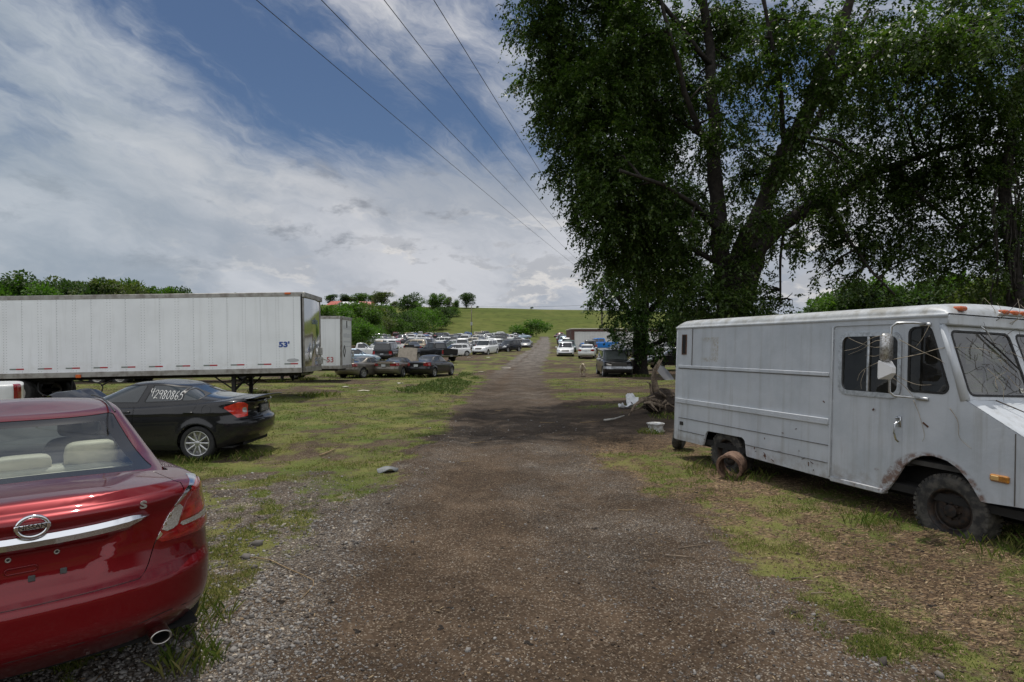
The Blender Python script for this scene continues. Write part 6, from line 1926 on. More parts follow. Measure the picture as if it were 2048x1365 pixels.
def big_tree():
    rng = np.random.default_rng(12)
    bark = M_bark()
    Y0 = 21.0
    base = at(1468, 693, Y0); bz = gz(base.x, Y0)
    root = thing('shade_tree', 'huge forked tree behind the white van, crown filling the upper right', 'tree', (base.x, Y0, bz - 0.1))
    off = Vector((base.x, Y0, bz - 0.1))
    def wp(px, py, dy): return at(px, py, Y0 + dy) - off
    M = FPX / Y0
    limbs = [
        [(1470, 850, 0, 52), (1469, 780, 0, 44), (1468, 680, 0, 38), (1464, 620, 0, 36), (1462, 585, 0, 36)],
        [(1460, 600, 0, 26), (1446, 520, .3, 22), (1434, 420, .5, 20), (1430, 300, .8, 17), (1426, 160, 1.2, 14), (1412, 20, 1.6, 11), (1385, -170, 2.0, 7), (1350, -300, 2.2, 3)],
        [(1434, 330, .8, 13), (1405, 270, .2, 10), (1370, 180, -.4, 8), (1340, 60, -1, 6), (1300, -90, -1.2, 3)],
        [(1464, 590, 0, 26), (1486, 500, -.4, 23), (1530, 400, -.8, 21), (1575, 300, -1.2, 19), (1620, 210, -1.6, 16), (1652, 130, -2.0, 14), (1695, 20, -2.4, 10), (1760, -140, -2.8, 5)],
        [(1612, 222, -1.6, 12), (1680, 152, -2.4, 11), (1760, 106, -3.2, 9), (1850, 80, -4, 7), (1960, 55, -4.6, 4)],
        [(1478, 615, .2, 30), (1494, 562, .5, 26), (1521, 495, .8, 23), (1560, 455, .9, 20), (1599, 429, .9, 18), (1677, 392, .8, 15), (1743, 347, .7, 12), (1790, 330, .5, 9), (1880, 300, 0, 6), (1990, 280, -.5, 3)],
        [(1515, 505, .8, 18), (1541, 388, 1.4, 16), (1578, 314, 1.8, 14), (1636, 236, 2.4, 11), (1685, 142, 3, 9), (1740, 20, 3.4, 5)],
        [(1560, 300, 1.6, 6), (1599, 271, 1.2, 6), (1669, 281, .6, 6), (1712, 306, .2, 5), (1745, 360, 0, 3)],
        [(1650, 405, .8, 6), (1701, 482, .2, 5), (1747, 548, -.3, 4), (1790, 590, -.6, 2)],
        [(1570, 300, -1.2, 8), (1566, 200, -1.6, 7), (1550, 100, -2, 6), (1528, -10, -2.4, 4)],
        [(1440, 470, .3, 10), (1390, 410, -.8, 8), (1330, 370, -1.8, 6), (1240, 340, -2.6, 3)],
        [(1446, 530, .3, 10), (1390, 500, 1.0, 8), (1320, 480, 1.8, 6), (1230, 470, 2.2, 3)],
        [(1430, 290, .8, 9), (1340, 220, 1.6, 7), (1230, 150, 2.2, 5), (1110, 90, 2.6, 2)],
        [(1790, 330, .5, 6), (1850, 400, -.4, 5), (1920, 460, -1, 4), (1990, 540, -1.4, 2)],
        [(1425, 130, 1.2, 9), (1320, 0, .2, 7), (1180, -140, -1, 5), (1000, -220, -1.6, 3)],
        [(1412, 20, 1.6, 8), (1300, -160, 2, 6), (1120, -330, 2.4, 4), (930, -400, 2, 2)],
        [(1560, 600, 1.0, 3), (1562, 520, 1.0, 4), (1570, 450, .9, 5)],
    ]
    tb = MB(); LP = []
    for lb in limbs:
        pts = []; rr = []
        for i in range(len(lb) - 1):
            for t in np.linspace(0, 1, 5)[:-1]:
                q = [lb[i][k] * (1 - t) + lb[i + 1][k] * t for k in range(4)]
                wob = 3.0 * math.sin(q[1] * .045 + i) * min(1, q[3] / 12)
                p = wp(q[0] + wob, q[1], q[2]); pts.append(p); rr.append(max(q[3] * (.80 if lb[0][3] > 24 else .66) / M * (1 + .06 * math.sin(q[1] * .11)), 0.012))
                LP.append(p)
        q = lb[-1]; pts.append(wp(q[0], q[1], q[2])); rr.append(max(q[3] / M, 0.012)); LP.append(pts[-1])
        tb.tube(pts, rr, 12 if lb[0][3] > 14 else 7)
    blobs = []
    def bl(px, py, dy, r_px, w=1.0, kz=1.0, ky=1.0):
        r = r_px / M
        blobs.append((tuple(wp(px, py, dy)), (r, r * 1.15 * ky, r * kz), w))
    # dense left mass
    for a in ((1075, 40, 1, 75), (1090, 150, 1.6, 72), (1150, 90, 2.5, 95), (1125, 245, 1.5, 75), (1180, 200, 0, 95), (1150, 330, 1.5, 70), (1215, 310, 0, 95), (1190, 420, 1.4, 72), (1250, 400, -.6, 90),
              (1215, 505, 1.4, 62), (1270, 500, .6, 82), (1330, 420, 1.4, 80), (1340, 520, 1.8, 70), (1260, 90, 0, 100), (1330, 190, 1.8, 90), (1300, 290, 2.2, 80), (1240, 0, 1.5, 90), (1130, -40, 1, 80)):
        bl(*a, w=1.5)
    # middle, thinner with holes
    for a in ((1380, 60, 2.4, 80), (1470, 20, 1.5, 70), (1385, 180, 2.8, 60), (1430, 470, 1.6, 55), (1400, 330, 2.5, 55), (1480, 360, 2.8, 50), (1510, 250, 3, 42), (1465, 130, 2.0, 40), (1545, 130, -2, 55), (1590, 40, -2, 70), (1520, 420, 2.6, 48)):
        bl(*a, w=1.0)
    # right crown
    for a in ((1640, 330, 2, 80), (1690, 230, 2.6, 85), (1740, 130, 0, 90), (1800, 210, 1, 90), (1850, 90, -2, 90), (1900, 190, -1, 90), (1960, 90, -3, 90), (1990, 230, -1.5, 90), (2060, 170, -2, 90), (1700, 60, 1, 80),
              (1740, 330, .5, 85), (1810, 350, 1, 85), (1880, 330, 0, 85), (1950, 350, -.8, 85), (2040, 330, -1, 90), (1700, 430, 1.4, 75), (1780, 440, .3, 80), (1860, 440, 0, 80), (1940, 450, -.8, 80), (2020, 450, -1, 85), (1620, 440, 2, 60), (1600, 380, 2.6, 55), (1570, 500, 2, 45),
              (1660, 500, 1, 50), (1730, 510, .4, 62), (1810, 520, 0, 62), (1890, 530, -.6, 60), (1970, 540, -1, 60), (2050, 540, -1, 60)):
        bl(*a, w=.70)
    for a in ((1545, 575, 1, 26), (1585, 600, 1, 26), (1560, 610, 1, 24), (1530, 590, 1.4, 30), (1700, 560, .2, 34), (1760, 575, -.2, 34), (1655, 545, .8, 26)):
        bl(*a, w=.8)
    # suckers round the fork and trunk
    for a in ((1420, 580, 1.2, 48), (1450, 640, .8, 50), (1510, 600, 1.6, 44), (1400, 640, 1.6, 52), (1480, 690, .6, 52)):
        bl(*a, w=1.0)
    # high canopy out of the frame that shades the track
    for a in ((1020, -140, 0, 105), (930, -230, 1, 105), (1060, -290, -2, 105), (1200, -180, 2, 105), (1180, -330, 0, 105), (980, -330, -1.5, 95), (1330, -200, -1, 105), (1360, -330, 0, 105), (870, -300, 2, 90), (900, -330, -2.5, 90), (1100, -380, 2, 90), (1500, -180, 0, 110), (1650, -160, 0, 110), (1800, -120, -1, 110), (1950, -80, -2, 110)):
        bl(*a, w=.50, kz=.62)
    for a in ((1440, 612, -1.6, 46), (1760, 92, -4.6, 46), (1850, 70, -5.2, 52), (1935, 55, -5.6, 52), (1425, 300, -.6, 36), (1428, 160, -.2, 38), (1600, 240, -3, 38), (1560, 325, -2.4, 36), (1515, 440, -1.8, 38), (1465, 520, -1.4, 32), (1640, 395, -.8, 40), (1720, 350, -.8, 42), (1480, 300, -1.6, 34), (1670, 160, -3.4, 46), (1490, 645, -1.6, 44), (1400, 600, -1.4, 52), (1470, 575, -1.4, 34), (1420, 650, -1.4, 46), (1520, 660, -1.2, 42), (1440, 250, 3, 60), (1480, 170, 3, 50), (1510, 345, 3, 55), (1450, 50, 3, 70), (1560, 60, 2, 60), (1400, 420, 3, 55), (1560, 330, 3.2, 50)):
        bl(*a, w=1.15)
    for a in ((1490, 470, -1.2, 40), (1540, 350, -2.2, 42), (1500, 540, -1.2, 40), (1440, 440, -1, 40), (1590, 260, -2.8, 42), (1450, 240, -.8, 44), (1560, 180, -3, 46), (1500, 90, -2.6, 52), (1640, 90, -3.4, 55), (1420, 540, -1.2, 44), (1600, 470, -1, 42), (1660, 380, -1, 44), (1380, 470, -1.2, 48), (1470, 610, -1.3, 40), (1520, 620, -.6, 44), (1560, 420, -1.6, 36), (1700, 330, -1.4, 46), (1640, 190, -3.4, 44)):
        bl(*a, w=.9)
    LPn = np.array([tuple(p) for p in LP])
    # twig wood from limbs into the clumps
    for c, r, w in blobs:
        k = np.argsort(((LPn - np.array(c)) ** 2).sum(1))[0]
        a = Vector(LPn[k]); b = Vector(c)
        mid = a.lerp(b, .5) + Vector((0, 0, .12 * (b - a).length))
        tb.tube([a, mid, b], [0.05, 0.035, 0.015], 5)
        for q in range(3):
            e = b + Vector(rng.normal(size=3).tolist()) * (r[0] * .5); e.z -= .2
            tb.tube([b.lerp(a, .2 + .2 * q), b.lerp(e, .5) + Vector((0, 0, .1)), e], [0.018, 0.012, 0.005], 4)
    # bare hanging vines
    for (px, py, dy, n) in ((1395, 470, -.5, 150), (1392, 560, -.4, 90), (1355, 300, -1.5, 120), (1330, 350, -1.5, 90), (1600, 420, 0, 60)):
        p = wp(px, py, dy); q = [p]
        for k in range(6):
            p = p + Vector((rng.normal() * .08, rng.normal() * .08, -n / M / 6)); q.append(p)
        tb.tube(q, 0.010, 4)
    tb.build('trunk', bark, root, smooth=True)
    C, O = blob_points(blobs, rng, 205)
    P, A, S = twigs(C, O, rng, 13, 0.60, 0.138, 0.75)
    keep = rng.uniform(size=len(P)) < 0.97
    print('big tree leaves', keep.sum())
    leaves_mesh('crown', P[keep], A[keep], S[keep], rng, leaf_material('elm_leaf', (0.027, 0.048, 0.013), (0.064, 0.101, 0.024), (0.150, 0.170, 0.048), 0.34, 0.42), root)
    return root
big_tree()

def ivy_tree():
    rng = np.random.default_rng(5)
    Y0 = 44.0; b = at(1277, 693, Y0); bz = gz(b.x, Y0); off = Vector((b.x, Y0, bz - .1)); M = FPX / Y0
    root = thing('ivy_tree', 'tall leafy tree with a bare lower trunk beside the damaged black truck', 'tree', tuple(off))
    def wp(px, py, dy): return at(px, py, Y0 + dy) - off
    tb = MB()
    for lb in ([(1277, 772, 0, 26), (1278, 735, 0, 17), (1280, 690, 0, 15), (1285, 600, 0, 14), (1296, 430, 0, 12), (1305, 250, 0, 9), (1300, 60, 0, 5)], [(1282, 660, 0, 7), (1240, 600, -1, 5), (1215, 560, -1.4, 3)], [(1284, 640, 0, 7), (1330, 590, 1, 5), (1360, 540, 1.4, 3)], [(1282, 700, 0, 5), (1330, 680, -1, 4), (1360, 690, -1.4, 3)]):
        pts = [wp(q[0], q[1], q[2]) for q in lb]; tb.tube(pts, [q[3] / M for q in lb], 12)
    for a in range(5):   # root flare
        w = 2 * math.pi * a / 5 + .4
        tb.tube([wp(1277, 735, 0), wp(1277, 750, 0) + Vector((.55 * math.cos(w), .4 * math.sin(w), -.2)), wp(1277, 758, 0) + Vector((1.1 * math.cos(w), .8 * math.sin(w), -.35))], [.35, .25, .08], 7)
    tb.build('trunk', M_bark(), root, smooth=True)
    blobs = []
    for px, py, dy, r, w in ((1200, 590, -1, 32, 1), (1190, 560, 0, 26, .8), (1230, 560, -.5, 45, 1), (1225, 630, -1, 34, 1), (1260, 600, -1.5, 50, 1), (1310, 590, 0, 52, 1), (1360, 580, 1, 50, 1), (1240, 680, -1.5, 30, .9), (1280, 660, -2, 42, 1), (1330, 650, -1, 48, 1), (1375, 640, 0, 45, 1),
                             (1225, 690, -1.5, 20, .8), (1300, 690, -2, 30, .8), (1340, 690, -1, 28, .8), (1370, 690, 0, 24, .8), (1250, 520, 0, 50, 1), (1310, 500, 0, 55, 1), (1370, 500, 1, 50, 1), (1290, 420, 0, 60, 1), (1350, 400, 1, 55, 1), (1300, 320, 0, 60, 1), (1340, 250, 0, 55, 1), (1290, 180, 0, 55, 1), (1310, 80, 0, 50, 1), (1250, 330, 0, 50, 1), (1240, 220, 0, 50, .8), (1210, 655, -1, 20, .8), (1262, 705, -1.5, 22, .7), (1400, 560, 1, 40, 1), (1410, 620, 1, 36, 1)):
        r = r / M; blobs.append((tuple(wp(px, py, dy)), (r, r * 1.1, r), w))
    C, O = blob_points(blobs, rng, 62)
    P, A, S = twigs(C, O, rng, 12, 0.8, 0.19, 0.6)
    leaves_mesh('crown', P, A, S, rng, leaf_material('maple_leaf', (0.018, 0.040, 0.008), (0.048, 0.092, 0.016), (0.10, 0.15, 0.03), 0.30, 0.42), root, width=.75)
ivy_tree()

# ---- background trees : a few crowns, copied
def crown_proto(seed, kind):
    rng = np.random.default_rng(seed)
    blobs = []
    if kind == 'round':
        for k in range(16):
            a = rng.uniform(0, 6.28); r = rng.uniform(0, .34); h = rng.uniform(.38, .90)
            blobs.append(((r * math.cos(a), r * math.sin(a), h), (rng.uniform(.14, .24),) * 2 + (rng.uniform(.10, .17),), 1))
        blobs.append(((0, 0, .6), (.3, .3, .3), .8)); trunk = .4
    elif kind == 'bush':
        for k in range(18):
            a = rng.uniform(0, 6.28); r = rng.uniform(.05, .55); h = rng.uniform(.18, .80) * (1 - .55 * r)
            blobs.append(((r * math.cos(a), r * math.sin(a), h), (rng.uniform(.18, .28),) * 2 + (rng.uniform(.14, .22),), 1))
        trunk = .2
    else:   # open, several heads
        for k in range(13):
            a = rng.uniform(0, 6.28); r = rng.uniform(.05, .38); h = rng.uniform(.28, .94)
            blobs.append(((r * math.cos(a), r * math.sin(a), h), (rng.uniform(.13, .20),) * 2 + (rng.uniform(.09, .14),), 1))
        trunk = .45
    C = []; O = []
    for c, r, w in blobs:
        n = int(2300 * w * r[0] * r[1] / .03 / len(blobs))
        u = rng.normal(size=(n, 3)); u /= np.linalg.norm(u, axis=1, keepdims=True)
        p = np.array(c) + u * np.array(r) * (rng.uniform(0, 1, n) ** .35 * rng.uniform(.85, 1.12, n))[:, None]
        C.append(p); O.append(u)
    C = np.concatenate(C); O = np.concatenate(O)
    O = O + rng.normal(size=O.shape) * .6
    tb = MB()
    tb.tube([(0, 0, -.06), (0.005, 0, .1), (0, .008, trunk), (.01, 0, .8)], [.035, .024, .018, .004], 8)
    for k in range(7):
        a = rng.uniform(0, 6.28); z = rng.uniform(.16, .5)
        tb.tube([(0, 0, z), (.12 * math.cos(a), .12 * math.sin(a), z + .12), (.28 * math.cos(a), .28 * math.sin(a), z + .28)], [.012, .008, .003], 5)
    return C, O, tb, rng
PROTO = {}
def bg_tree(kind, seed, leafmat, loc, h, wk, label, group, rz=0.0, name='tree', cat='tree'):
    key = (kind, seed, leafmat.name)
    root = thing(name, label, cat, loc, rz, group)
    if key not in PROTO:
        C, O, tb, rng = crown_proto(seed, kind)
        c = leaves_mesh('crown', C, O, np.full(len(C), .052) * rng.uniform(.6, 1.3, len(C)), rng, leafmat, root, width=.8)
        t = tb.build('trunk', M_bark(), root, smooth=True)
        PROTO[key] = (c, t)
    else:
        for o in PROTO[key]:
            q = o.copy(); COL.objects.link(q); q.parent = root
    root.scale = (h * wk, h * wk, h)
    return root
# ================================================================ trees, houses, poles and wires beyond the lot
LEAF_A = leaf_material('far_leaf_green', (0.032, 0.066, 0.013), (0.074, 0.128, 0.024), (0.125, 0.18, 0.04), 0.35, .7)
LEAF_B = leaf_material('far_leaf_bright', (0.034, 0.078, 0.012), (0.076, 0.146, 0.022), (0.125, 0.20, 0.036), 0.36, .7)
LEAF_C = leaf_material('far_leaf_dark', (0.024, 0.046, 0.015), (0.052, 0.088, 0.026), (0.095, 0.125, 0.04), 0.3, .7)
LEAF_D = leaf_material('far_leaf_olive', (0.050, 0.066, 0.024), (0.098, 0.118, 0.042), (0.15, 0.155, 0.06), 0.3, .7)
LEAVES = {'a': LEAF_A, 'b': LEAF_B, 'c': LEAF_C, 'd': LEAF_D}
def tree_at(px, Y, top, kind, lf, wk, label, group=None, seed=0, name='tree', cat='tree', sink=0.0):
    X = (px - CXP) / FPX * Y; g0 = gz(X, Y) - sink
    h = CAMH + (YH - top) / FPX * Y - g0
    if kind != 'bush' and Y > 100: g0 -= .26 * h; h *= 1.26
    return bg_tree(kind, seed, LEAVES[lf], (X, Y, g0), h, wk, label, group, rz=px * 1.7, name=name, cat=cat)
_adj = {'a': 'mid green', 'b': 'bright green', 'c': 'dark green', 'd': 'olive green'}
# above the long trailer, left
ROW = [(-30, 250, 566, 'round', 'b', .8), (8, 240, 558, 'round', 'b', .75), (40, 260, 560, 'round', 'a', .8), (68, 255, 556, 'open', 'c', 1.0), (95, 235, 570, 'round', 'b', .8), (128, 262, 558, 'round', 'c', .8), (152, 268, 561, 'open', 'd', .9), (178, 255, 557, 'round', 'c', .75), (205, 262, 557, 'open', 'd', .8), (228, 275, 562, 'round', 'a', .8), (252, 268, 565, 'round', 'd', .8), (275, 285, 574, 'open', 'c', .9), (300, 290, 571, 'open', 'a', .9), (322, 290, 575, 'round', 'b', .8), (352, 300, 573, 'round', 'c', .9), (375, 300, 583, 'bush', 'a', .8), (60, 225, 575, 'bush', 'b', .8), (110, 225, 578, 'bush', 'b', .9), (160, 230, 577, 'bush', 'a', .9), (215, 235, 576, 'bush', 'b', .9), (20, 228, 573, 'bush', 'a', .9), (425, 330, 586, 'bush', 'c', .8), (478, 330, 584, 'open', 'c', .8), (260, 250, 580, 'bush', 'a', .9), (310, 262, 583, 'bush', 'b', .9), (405, 310, 585, 'bush', 'c', .9)]
_pl = ['far left end', 'first rise', 'left part', 'middle', 'right part', 'low right end']
for i, (px, Y, top, k, lf, wk) in enumerate(ROW):
    tree_at(px, Y, top, k, lf, wk, '%s %s tree over the long trailer, %s' % (_adj[lf], {'round': 'rounded', 'bush': 'low bushy', 'open': 'open crowned'}[k], _pl[min(5, max(0, int((px + 40) / 90)))] + (' of the wood line' if i % 2 else ' of the row')), 'trees of the wood line above the trailer', seed=i % 3)
# hedge climbing the hill and the clump behind the second trailer
HEDGE = [(655, 112, 614, 'round', 'a', .9, 'tree just right of the mirror nose'), (672, 120, 612, 'round', 'b', .9, 'tree above the second trailer'), (700, 116, 622, 'bush', 'b', 1.1, 'bush over the second trailer'), (722, 104, 632, 'bush', 'b', 1.0, 'big bush right of the second trailer'), (690, 150, 606, 'round', 'a', .9, 'tree behind the second trailer'),
         (742, 150, 616, 'round', 'a', .9, 'round tree at the foot of the hedge'), (762, 165, 622, 'bush', 'd', 1.0, 'bush where the hedge meets the cars'), (785, 180, 624, 'bush', 'a', 1.0, 'bush low in the hedge'), (806, 200, 616, 'bush', 'c', 1.0, 'shadowy bush in the lower hedge'), (775, 210, 610, 'round', 'a', .9, 'round tree behind the lower hedge'), (735, 200, 604, 'round', 'd', 1.0, 'round tree below the houses'), (828, 235, 608, 'bush', 'a', 1.0, 'bush half way up the hedge'), (846, 255, 606, 'bush', 'b', 1.0, 'bush above the hedge middle'), (866, 275, 607, 'bush', 'a', 1.0, 'bush in the upper hedge'), (886, 300, 607, 'bush', 'c', 1.0, 'bush near the top of the hedge'), (905, 325, 608, 'bush', 'a', 1.0, 'last bush of the hedge'),
         (815, 300, 590, 'open', 'c', .9, 'tall tree standing out of the hedge'), (832, 305, 592, 'open', 'a', .8, 'second tall tree out of the hedge'), (875, 330, 586, 'open', 'a', .8, 'tall narrow tree over the hedge'), (868, 330, 595, 'round', 'a', .8, 'tree under the tall narrow one'), (896, 345, 596, 'round', 'd', .7, 'pale tree right of the narrow one'), (912, 350, 600, 'round', 'a', .7, 'small tree at the hedge top'), (933, 372, 585, 'round', 'c', .95, 'lone round tree on the hill shoulder'), (955, 378, 611, 'bush', 'd', .9, 'scrub beside the lone hill tree'),
         (660, 400, 590, 'round', 'c', 1.3, 'tree behind the left red roof'), (690, 400, 589, 'round', 'c', 1.3, 'tree between the two red roofs'), (722, 395, 586, 'round', 'a', 1.3, 'tree left of the right red roof'), (763, 385, 581, 'round', 'd', 1.2, 'tall pale tree right of the houses'), (745, 400, 590, 'round', 'c', 1.3, 'thin tree behind the right red roof'), (790, 370, 600, 'bush', 'd', 1.3, 'low scrub right of the houses'), (705, 402, 590, 'bush', 'd', 1.4, 'bush behind the low white building'), (664, 340, 607, 'bush', 'a', 1.3, 'bush hiding the left house wall'), (690, 345, 607, 'bush', 'b', 1.3, 'bush before the low white building'), (718, 340, 607, 'bush', 'a', 1.2, 'bush before the right house'), (742, 340, 606, 'bush', 'd', 1.2, 'bush at the right house corner'), (765, 335, 606, 'bush', 'a', 1.2, 'bush right of the right house'), (640, 130, 625, 'bush', 'a', 1.0, 'bush hidden at the mirror nose edge'), (752, 133, 640, 'bush', 'a', .9, 'low bush right of the big one')]
for i, (px, Y, top, k, lf, wk, lb) in enumerate(HEDGE):
    tree_at(px, Y, top, k, lf, wk, _adj[lf] + ' ' + lb, 'trees of the hedge up the hill', seed=i % 4)
tree_at(1062, 206, 632, 'bush', 'b', 1.5, 'big bright green bush at the end of the lot beside the track', seed=7, name='bush', cat='bush')
tree_at(1064, 392, 613, 'bush', 'c', 1.0, 'tiny dark tree left on the bare hill crest', seed=2)
tree_at(1184, 388, 618, 'bush', 'c', 1.0, 'tiny dark tree right on the bare hill crest', seed=3)
RT = [(1640, 66, 596, 'round', 'a'), (1668, 62, 588, 'bush', 'c'), (1700, 60, 574, 'round', 'a'), (1745, 56, 566, 'round', 'c'), (1790, 60, 556, 'round', 'a'), (1835, 52, 562, 'round', 'c'), (1880, 56, 552, 'round', 'a'), (1925, 50, 560, 'round', 'd'), (1975, 52, 556, 'round', 'c'), (2020, 50, 562, 'round', 'a'), (2070, 50, 548, 'round', 'a'), (1600, 74, 606, 'bush', 'c'), (1430, 66, 640, 'bush', 'a'), (1490, 70, 632, 'bush', 'c'), (1545, 72, 618, 'bush', 'a'), (1400, 76, 655, 'bush', 'b')]
_rl = ['seen over the roof rear', 'over the roof middle', 'above the sliding door', 'above the windshield', 'beyond the roof front', 'past the right edge']
for i, (px, Y, top, k, lf) in enumerate(RT):
    tree_at(px, Y, top, k, lf, .95, '%s %s behind the white van, %s' % (_adj[lf], 'shrub' if k == 'bush' else 'tree', _rl[min(5, max(0, int((px - 1400) / 115)))]), 'trees behind the white van', seed=i % 3)

# vine-hung trunk at the right edge
def vine_tree():
    rng = np.random.default_rng(9); Y0 = 19.0; b = at(2030, 693, Y0); off = Vector((b.x, Y0, gz(b.x, Y0) - .1)); M = FPX / Y0
    root = thing('vine_tree', 'vine covered trunk at the right edge, rising behind the van cab', 'tree', tuple(off))
    def wp(px, py, dy): return at(px, py, Y0 + dy) - off
    tb = MB()
    tb.tube([wp(2030, 840, 0), wp(2032, 600, 0), wp(2024, 480, 0), wp(2010, 380, .2), (wp(2030, 240, .3)), wp(2060, 60, .4)], [.28, .24, .2, .17, .13, .06], 12)
    for k in range(16):
        x = rng.uniform(1985, 2050); y0 = rng.uniform(330, 430); p = [wp(x + rng.normal() * 4, y0 + t * rng.uniform(180, 240), -.4 + rng.uniform(-.2, .3)) for t in np.linspace(0, 1, 6)]
        tb.tube(p, rng.uniform(.012, .03), 5)
    tb.build('trunk', M_bark(), root, smooth=True)
    bl = []
    for px, py, dy, r, w in ((1990, 90, -1, 70, .8), (2040, 150, -1.5, 80, .8), (2010, 260, -.8, 70, .7), (2060, 330, -.5, 70, .7), (1965, 330, -.5, 45, .6), (2000, 420, -.5, 50, 1), (2050, 470, -.4, 55, 1), (2015, 520, -.6, 50, 1), (2030, 580, -.5, 45, 1), (1960, 20, -1, 70, .8), (2040, 20, -2, 80, .8)):
        r /= M; bl.append((tuple(wp(px, py, dy)), (r, r, r), w))
    C, O = blob_points(bl, rng, 100)
    P, A, S = twigs(C, O, rng, 13, .55, .11, .7)
    leaves_mesh('crown', P, A, S, rng, leaf_material('elm_leaf_light', (0.024, 0.044, 0.012), (0.060, 0.092, 0.022), (0.125, 0.14, 0.04), .28, .42), root)
vine_tree()

def house(px, Y, label, w, roofcol, h=2.2, rz=0.0):
    X = (px - CXP) / FPX * Y; g0 = gz(X, Y)
    root = thing('house', label, 'house', (X, Y, g0 - 2.1), rz)
    wall = mat_simple('pale_siding', (0.50, 0.48, 0.44), .8, var=.15)
    b = MB(); b.box(-w / 2, w / 2, -4, 4, -1.5, h); b.add([(-w / 2, -4, h), (-w / 2, 4, h), (-w / 2, 0, h + 2.2)], [(0, 1, 2)]); b.add([(w / 2, -4, h), (w / 2, 4, h), (w / 2, 0, h + 2.2)], [(0, 2, 1)])
    b.build('wall', wall, root)
    r = MB(); r.add([(-w / 2 - .4, -4.5, h - .3), (w / 2 + .4, -4.5, h - .3), (w / 2 + .4, 0, h + 2.3), (-w / 2 - .4, 0, h + 2.3), (w / 2 + .4, 4.5, h - .3), (-w / 2 - .4, 4.5, h - .3)], [(0, 1, 2, 3), (3, 2, 4, 5)])
    r.build('roof', mat_simple('roof_%d' % int(px), roofcol, .6, var=.2), root)
    for k in range(3):
        x = -w / 2 + w * (k + .5) / 3; q = MB(); q.cbox(x - .5, x + .5, -4.06, -3.98, .9, 2.2, .02); q.build('window', GLASS_D(), root)
house(672, 380, 'pale house with a red roof among trees on the left hill', 7.5, (0.40, 0.09, 0.06), rz=R(-25))
house(733, 380, 'second pale hill house, its red roof half hidden, right of the first', 8, (0.40, 0.10, 0.08), rz=R(20))
house(705, 380, 'long low white building between the two red roofed houses', 14, (0.62, 0.62, 0.62), 2.0)

def metal_shed():
    Y = 92.0; X = (1143 - CXP) / FPX * Y; g0 = gz(X + 8, Y)
    top = CAMH + (YH - 658) / FPX * Y - g0
    root = thing('metal_shed', 'low white ribbed metal shed with brown trim, right of the track', 'shed', (X, Y, g0))
    w = 26.0
    wl = MB(); rows = [[], []]
    x = .35
    while x < w:
        for dx, dy in ((0, 0), (.16, 0), (.18, -.03), (.21, -.03), (.23, 0)):
            for r, z in zip(rows, (-.4, top - .42)): r.append((x + dx, dy, z))
        x += .25
    wl.grid(rows); wl.build('wall', mat_simple('white_ribbed_steel', (0.66, 0.65, 0.63), .5, var=.12, vscale=1), root)
    br = mat_simple('brown_trim', (0.105, 0.045, 0.038), .6, var=.2)
    t = MB(); t.cbox(-.02, .45, -.06, .1, -.4, top - .42, .02); t.build('corner_trim', br, root)
    t = MB(); t.cbox(-.02, w, -.08, .1, top - .42, top - .08, .02); t.build('fascia', br, root)
    t = MB(); t.cbox(-.1, w, -.2, 9, top - .08, top + .06, .02); t.build('roof', mat_simple('pale_roof_edge', (.5, .47, .40), .6), root)
    t = MB(); t.box(0, .05, 0, 9, -.4, top - .1); t.build('side_wall', mat_simple('brown_side', (.10, .05, .042), .7), root)
metal_shed()

# ---- poles and wires
wood = mat_simple('grey_pole_wood', (0.16, 0.135, 0.11), .9, var=.4, vscale=4)
wirem = mat_simple('wire_dark', (0.02, 0.02, 0.022), .5)
def pole(px, Y, top, label, arms):
    X = (px - CXP) / FPX * Y; g0 = gz(X, Y); h = CAMH + (YH - top) / FPX * Y - g0
    root = thing('utility_pole', label, 'pole', (X, Y, g0))
    b = MB(); b.tube([(0, 0, -.3), (0, 0, h)], [.16, .11], 10); b.build('shaft', wood, root, smooth=True)
    for z in arms:
        c = MB(); c.cbox(-1.3, 1.3, -.06, .06, h - z - .06, h - z + .06, .01); c.build('crossarm', wood, root)
        for x in (-1.2, -.5, .5, 1.2):
            i = MB(); i.lathe([(.03, 0), (.05, .05), (.03, .1), (.045, .14), (.001, .16)], 8, Matrix.Translation((x, 0, h - z + .06)) @ Matrix.Rotation(R(90), 4, 'X')); i.build('insulator', mat_simple('brown_porcelain', (.12, .06, .04), .2), root, smooth=True)
    return Vector((X, Y, g0 + h)), root
p1, r1 = pole(943, 196, 611, 'thin utility pole with a small box rising out of the packed cars', [])
bx = MB(); bx.cbox(-.32, .32, -.5, -.12, 3.9, 5.0, .03); bx.build('transformer', mat_simple('grey_box', (.34, .35, .35), .5), r1)
p2, r2 = pole(1204, 112, 560, 'utility pole half hidden by leaves beside the white shed', [.3])
def wire(name, a, b, sag, label, r=.012, group=None):
    m_ = MB(); n = 48; P = []
    for k in range(n + 1):
        t = k / n; p = Vector(a).lerp(Vector(b), t); p.z -= sag * 4 * t * (1 - t); P.append(p)
    m_.tube(P, r, 5); o = m_.build(name, wirem, None, smooth=True)
    tag(o, label, 'cable', group)
names = ['leftmost overhead wire, lowest of the four crossing the sky', 'second overhead wire from the left across the sky', 'third overhead wire from the left across the sky', 'rightmost overhead wire, running into the big tree crown']
for k, (px, e, sg) in enumerate(((546, (-1.2, 0, -.14), .5), (665, (-.5, 0, -.14), .4), (782, (.5, 0, -.14), .3), (872, (1.2, 0, -.14), .1))):
    a = at(px, 0, 17.0); b = p2 + Vector(e)
    d = (a - b); a2 = a + d * .35
    wire('overhead_wire', a2, b, sg, names[k], group='overhead wires')
wire('field_wire', p1 + Vector((0, 0, -.2)), p2 + Vector((0, 0, -4.6)), .4, 'thin wire strung low across the hill between the poles', .02)
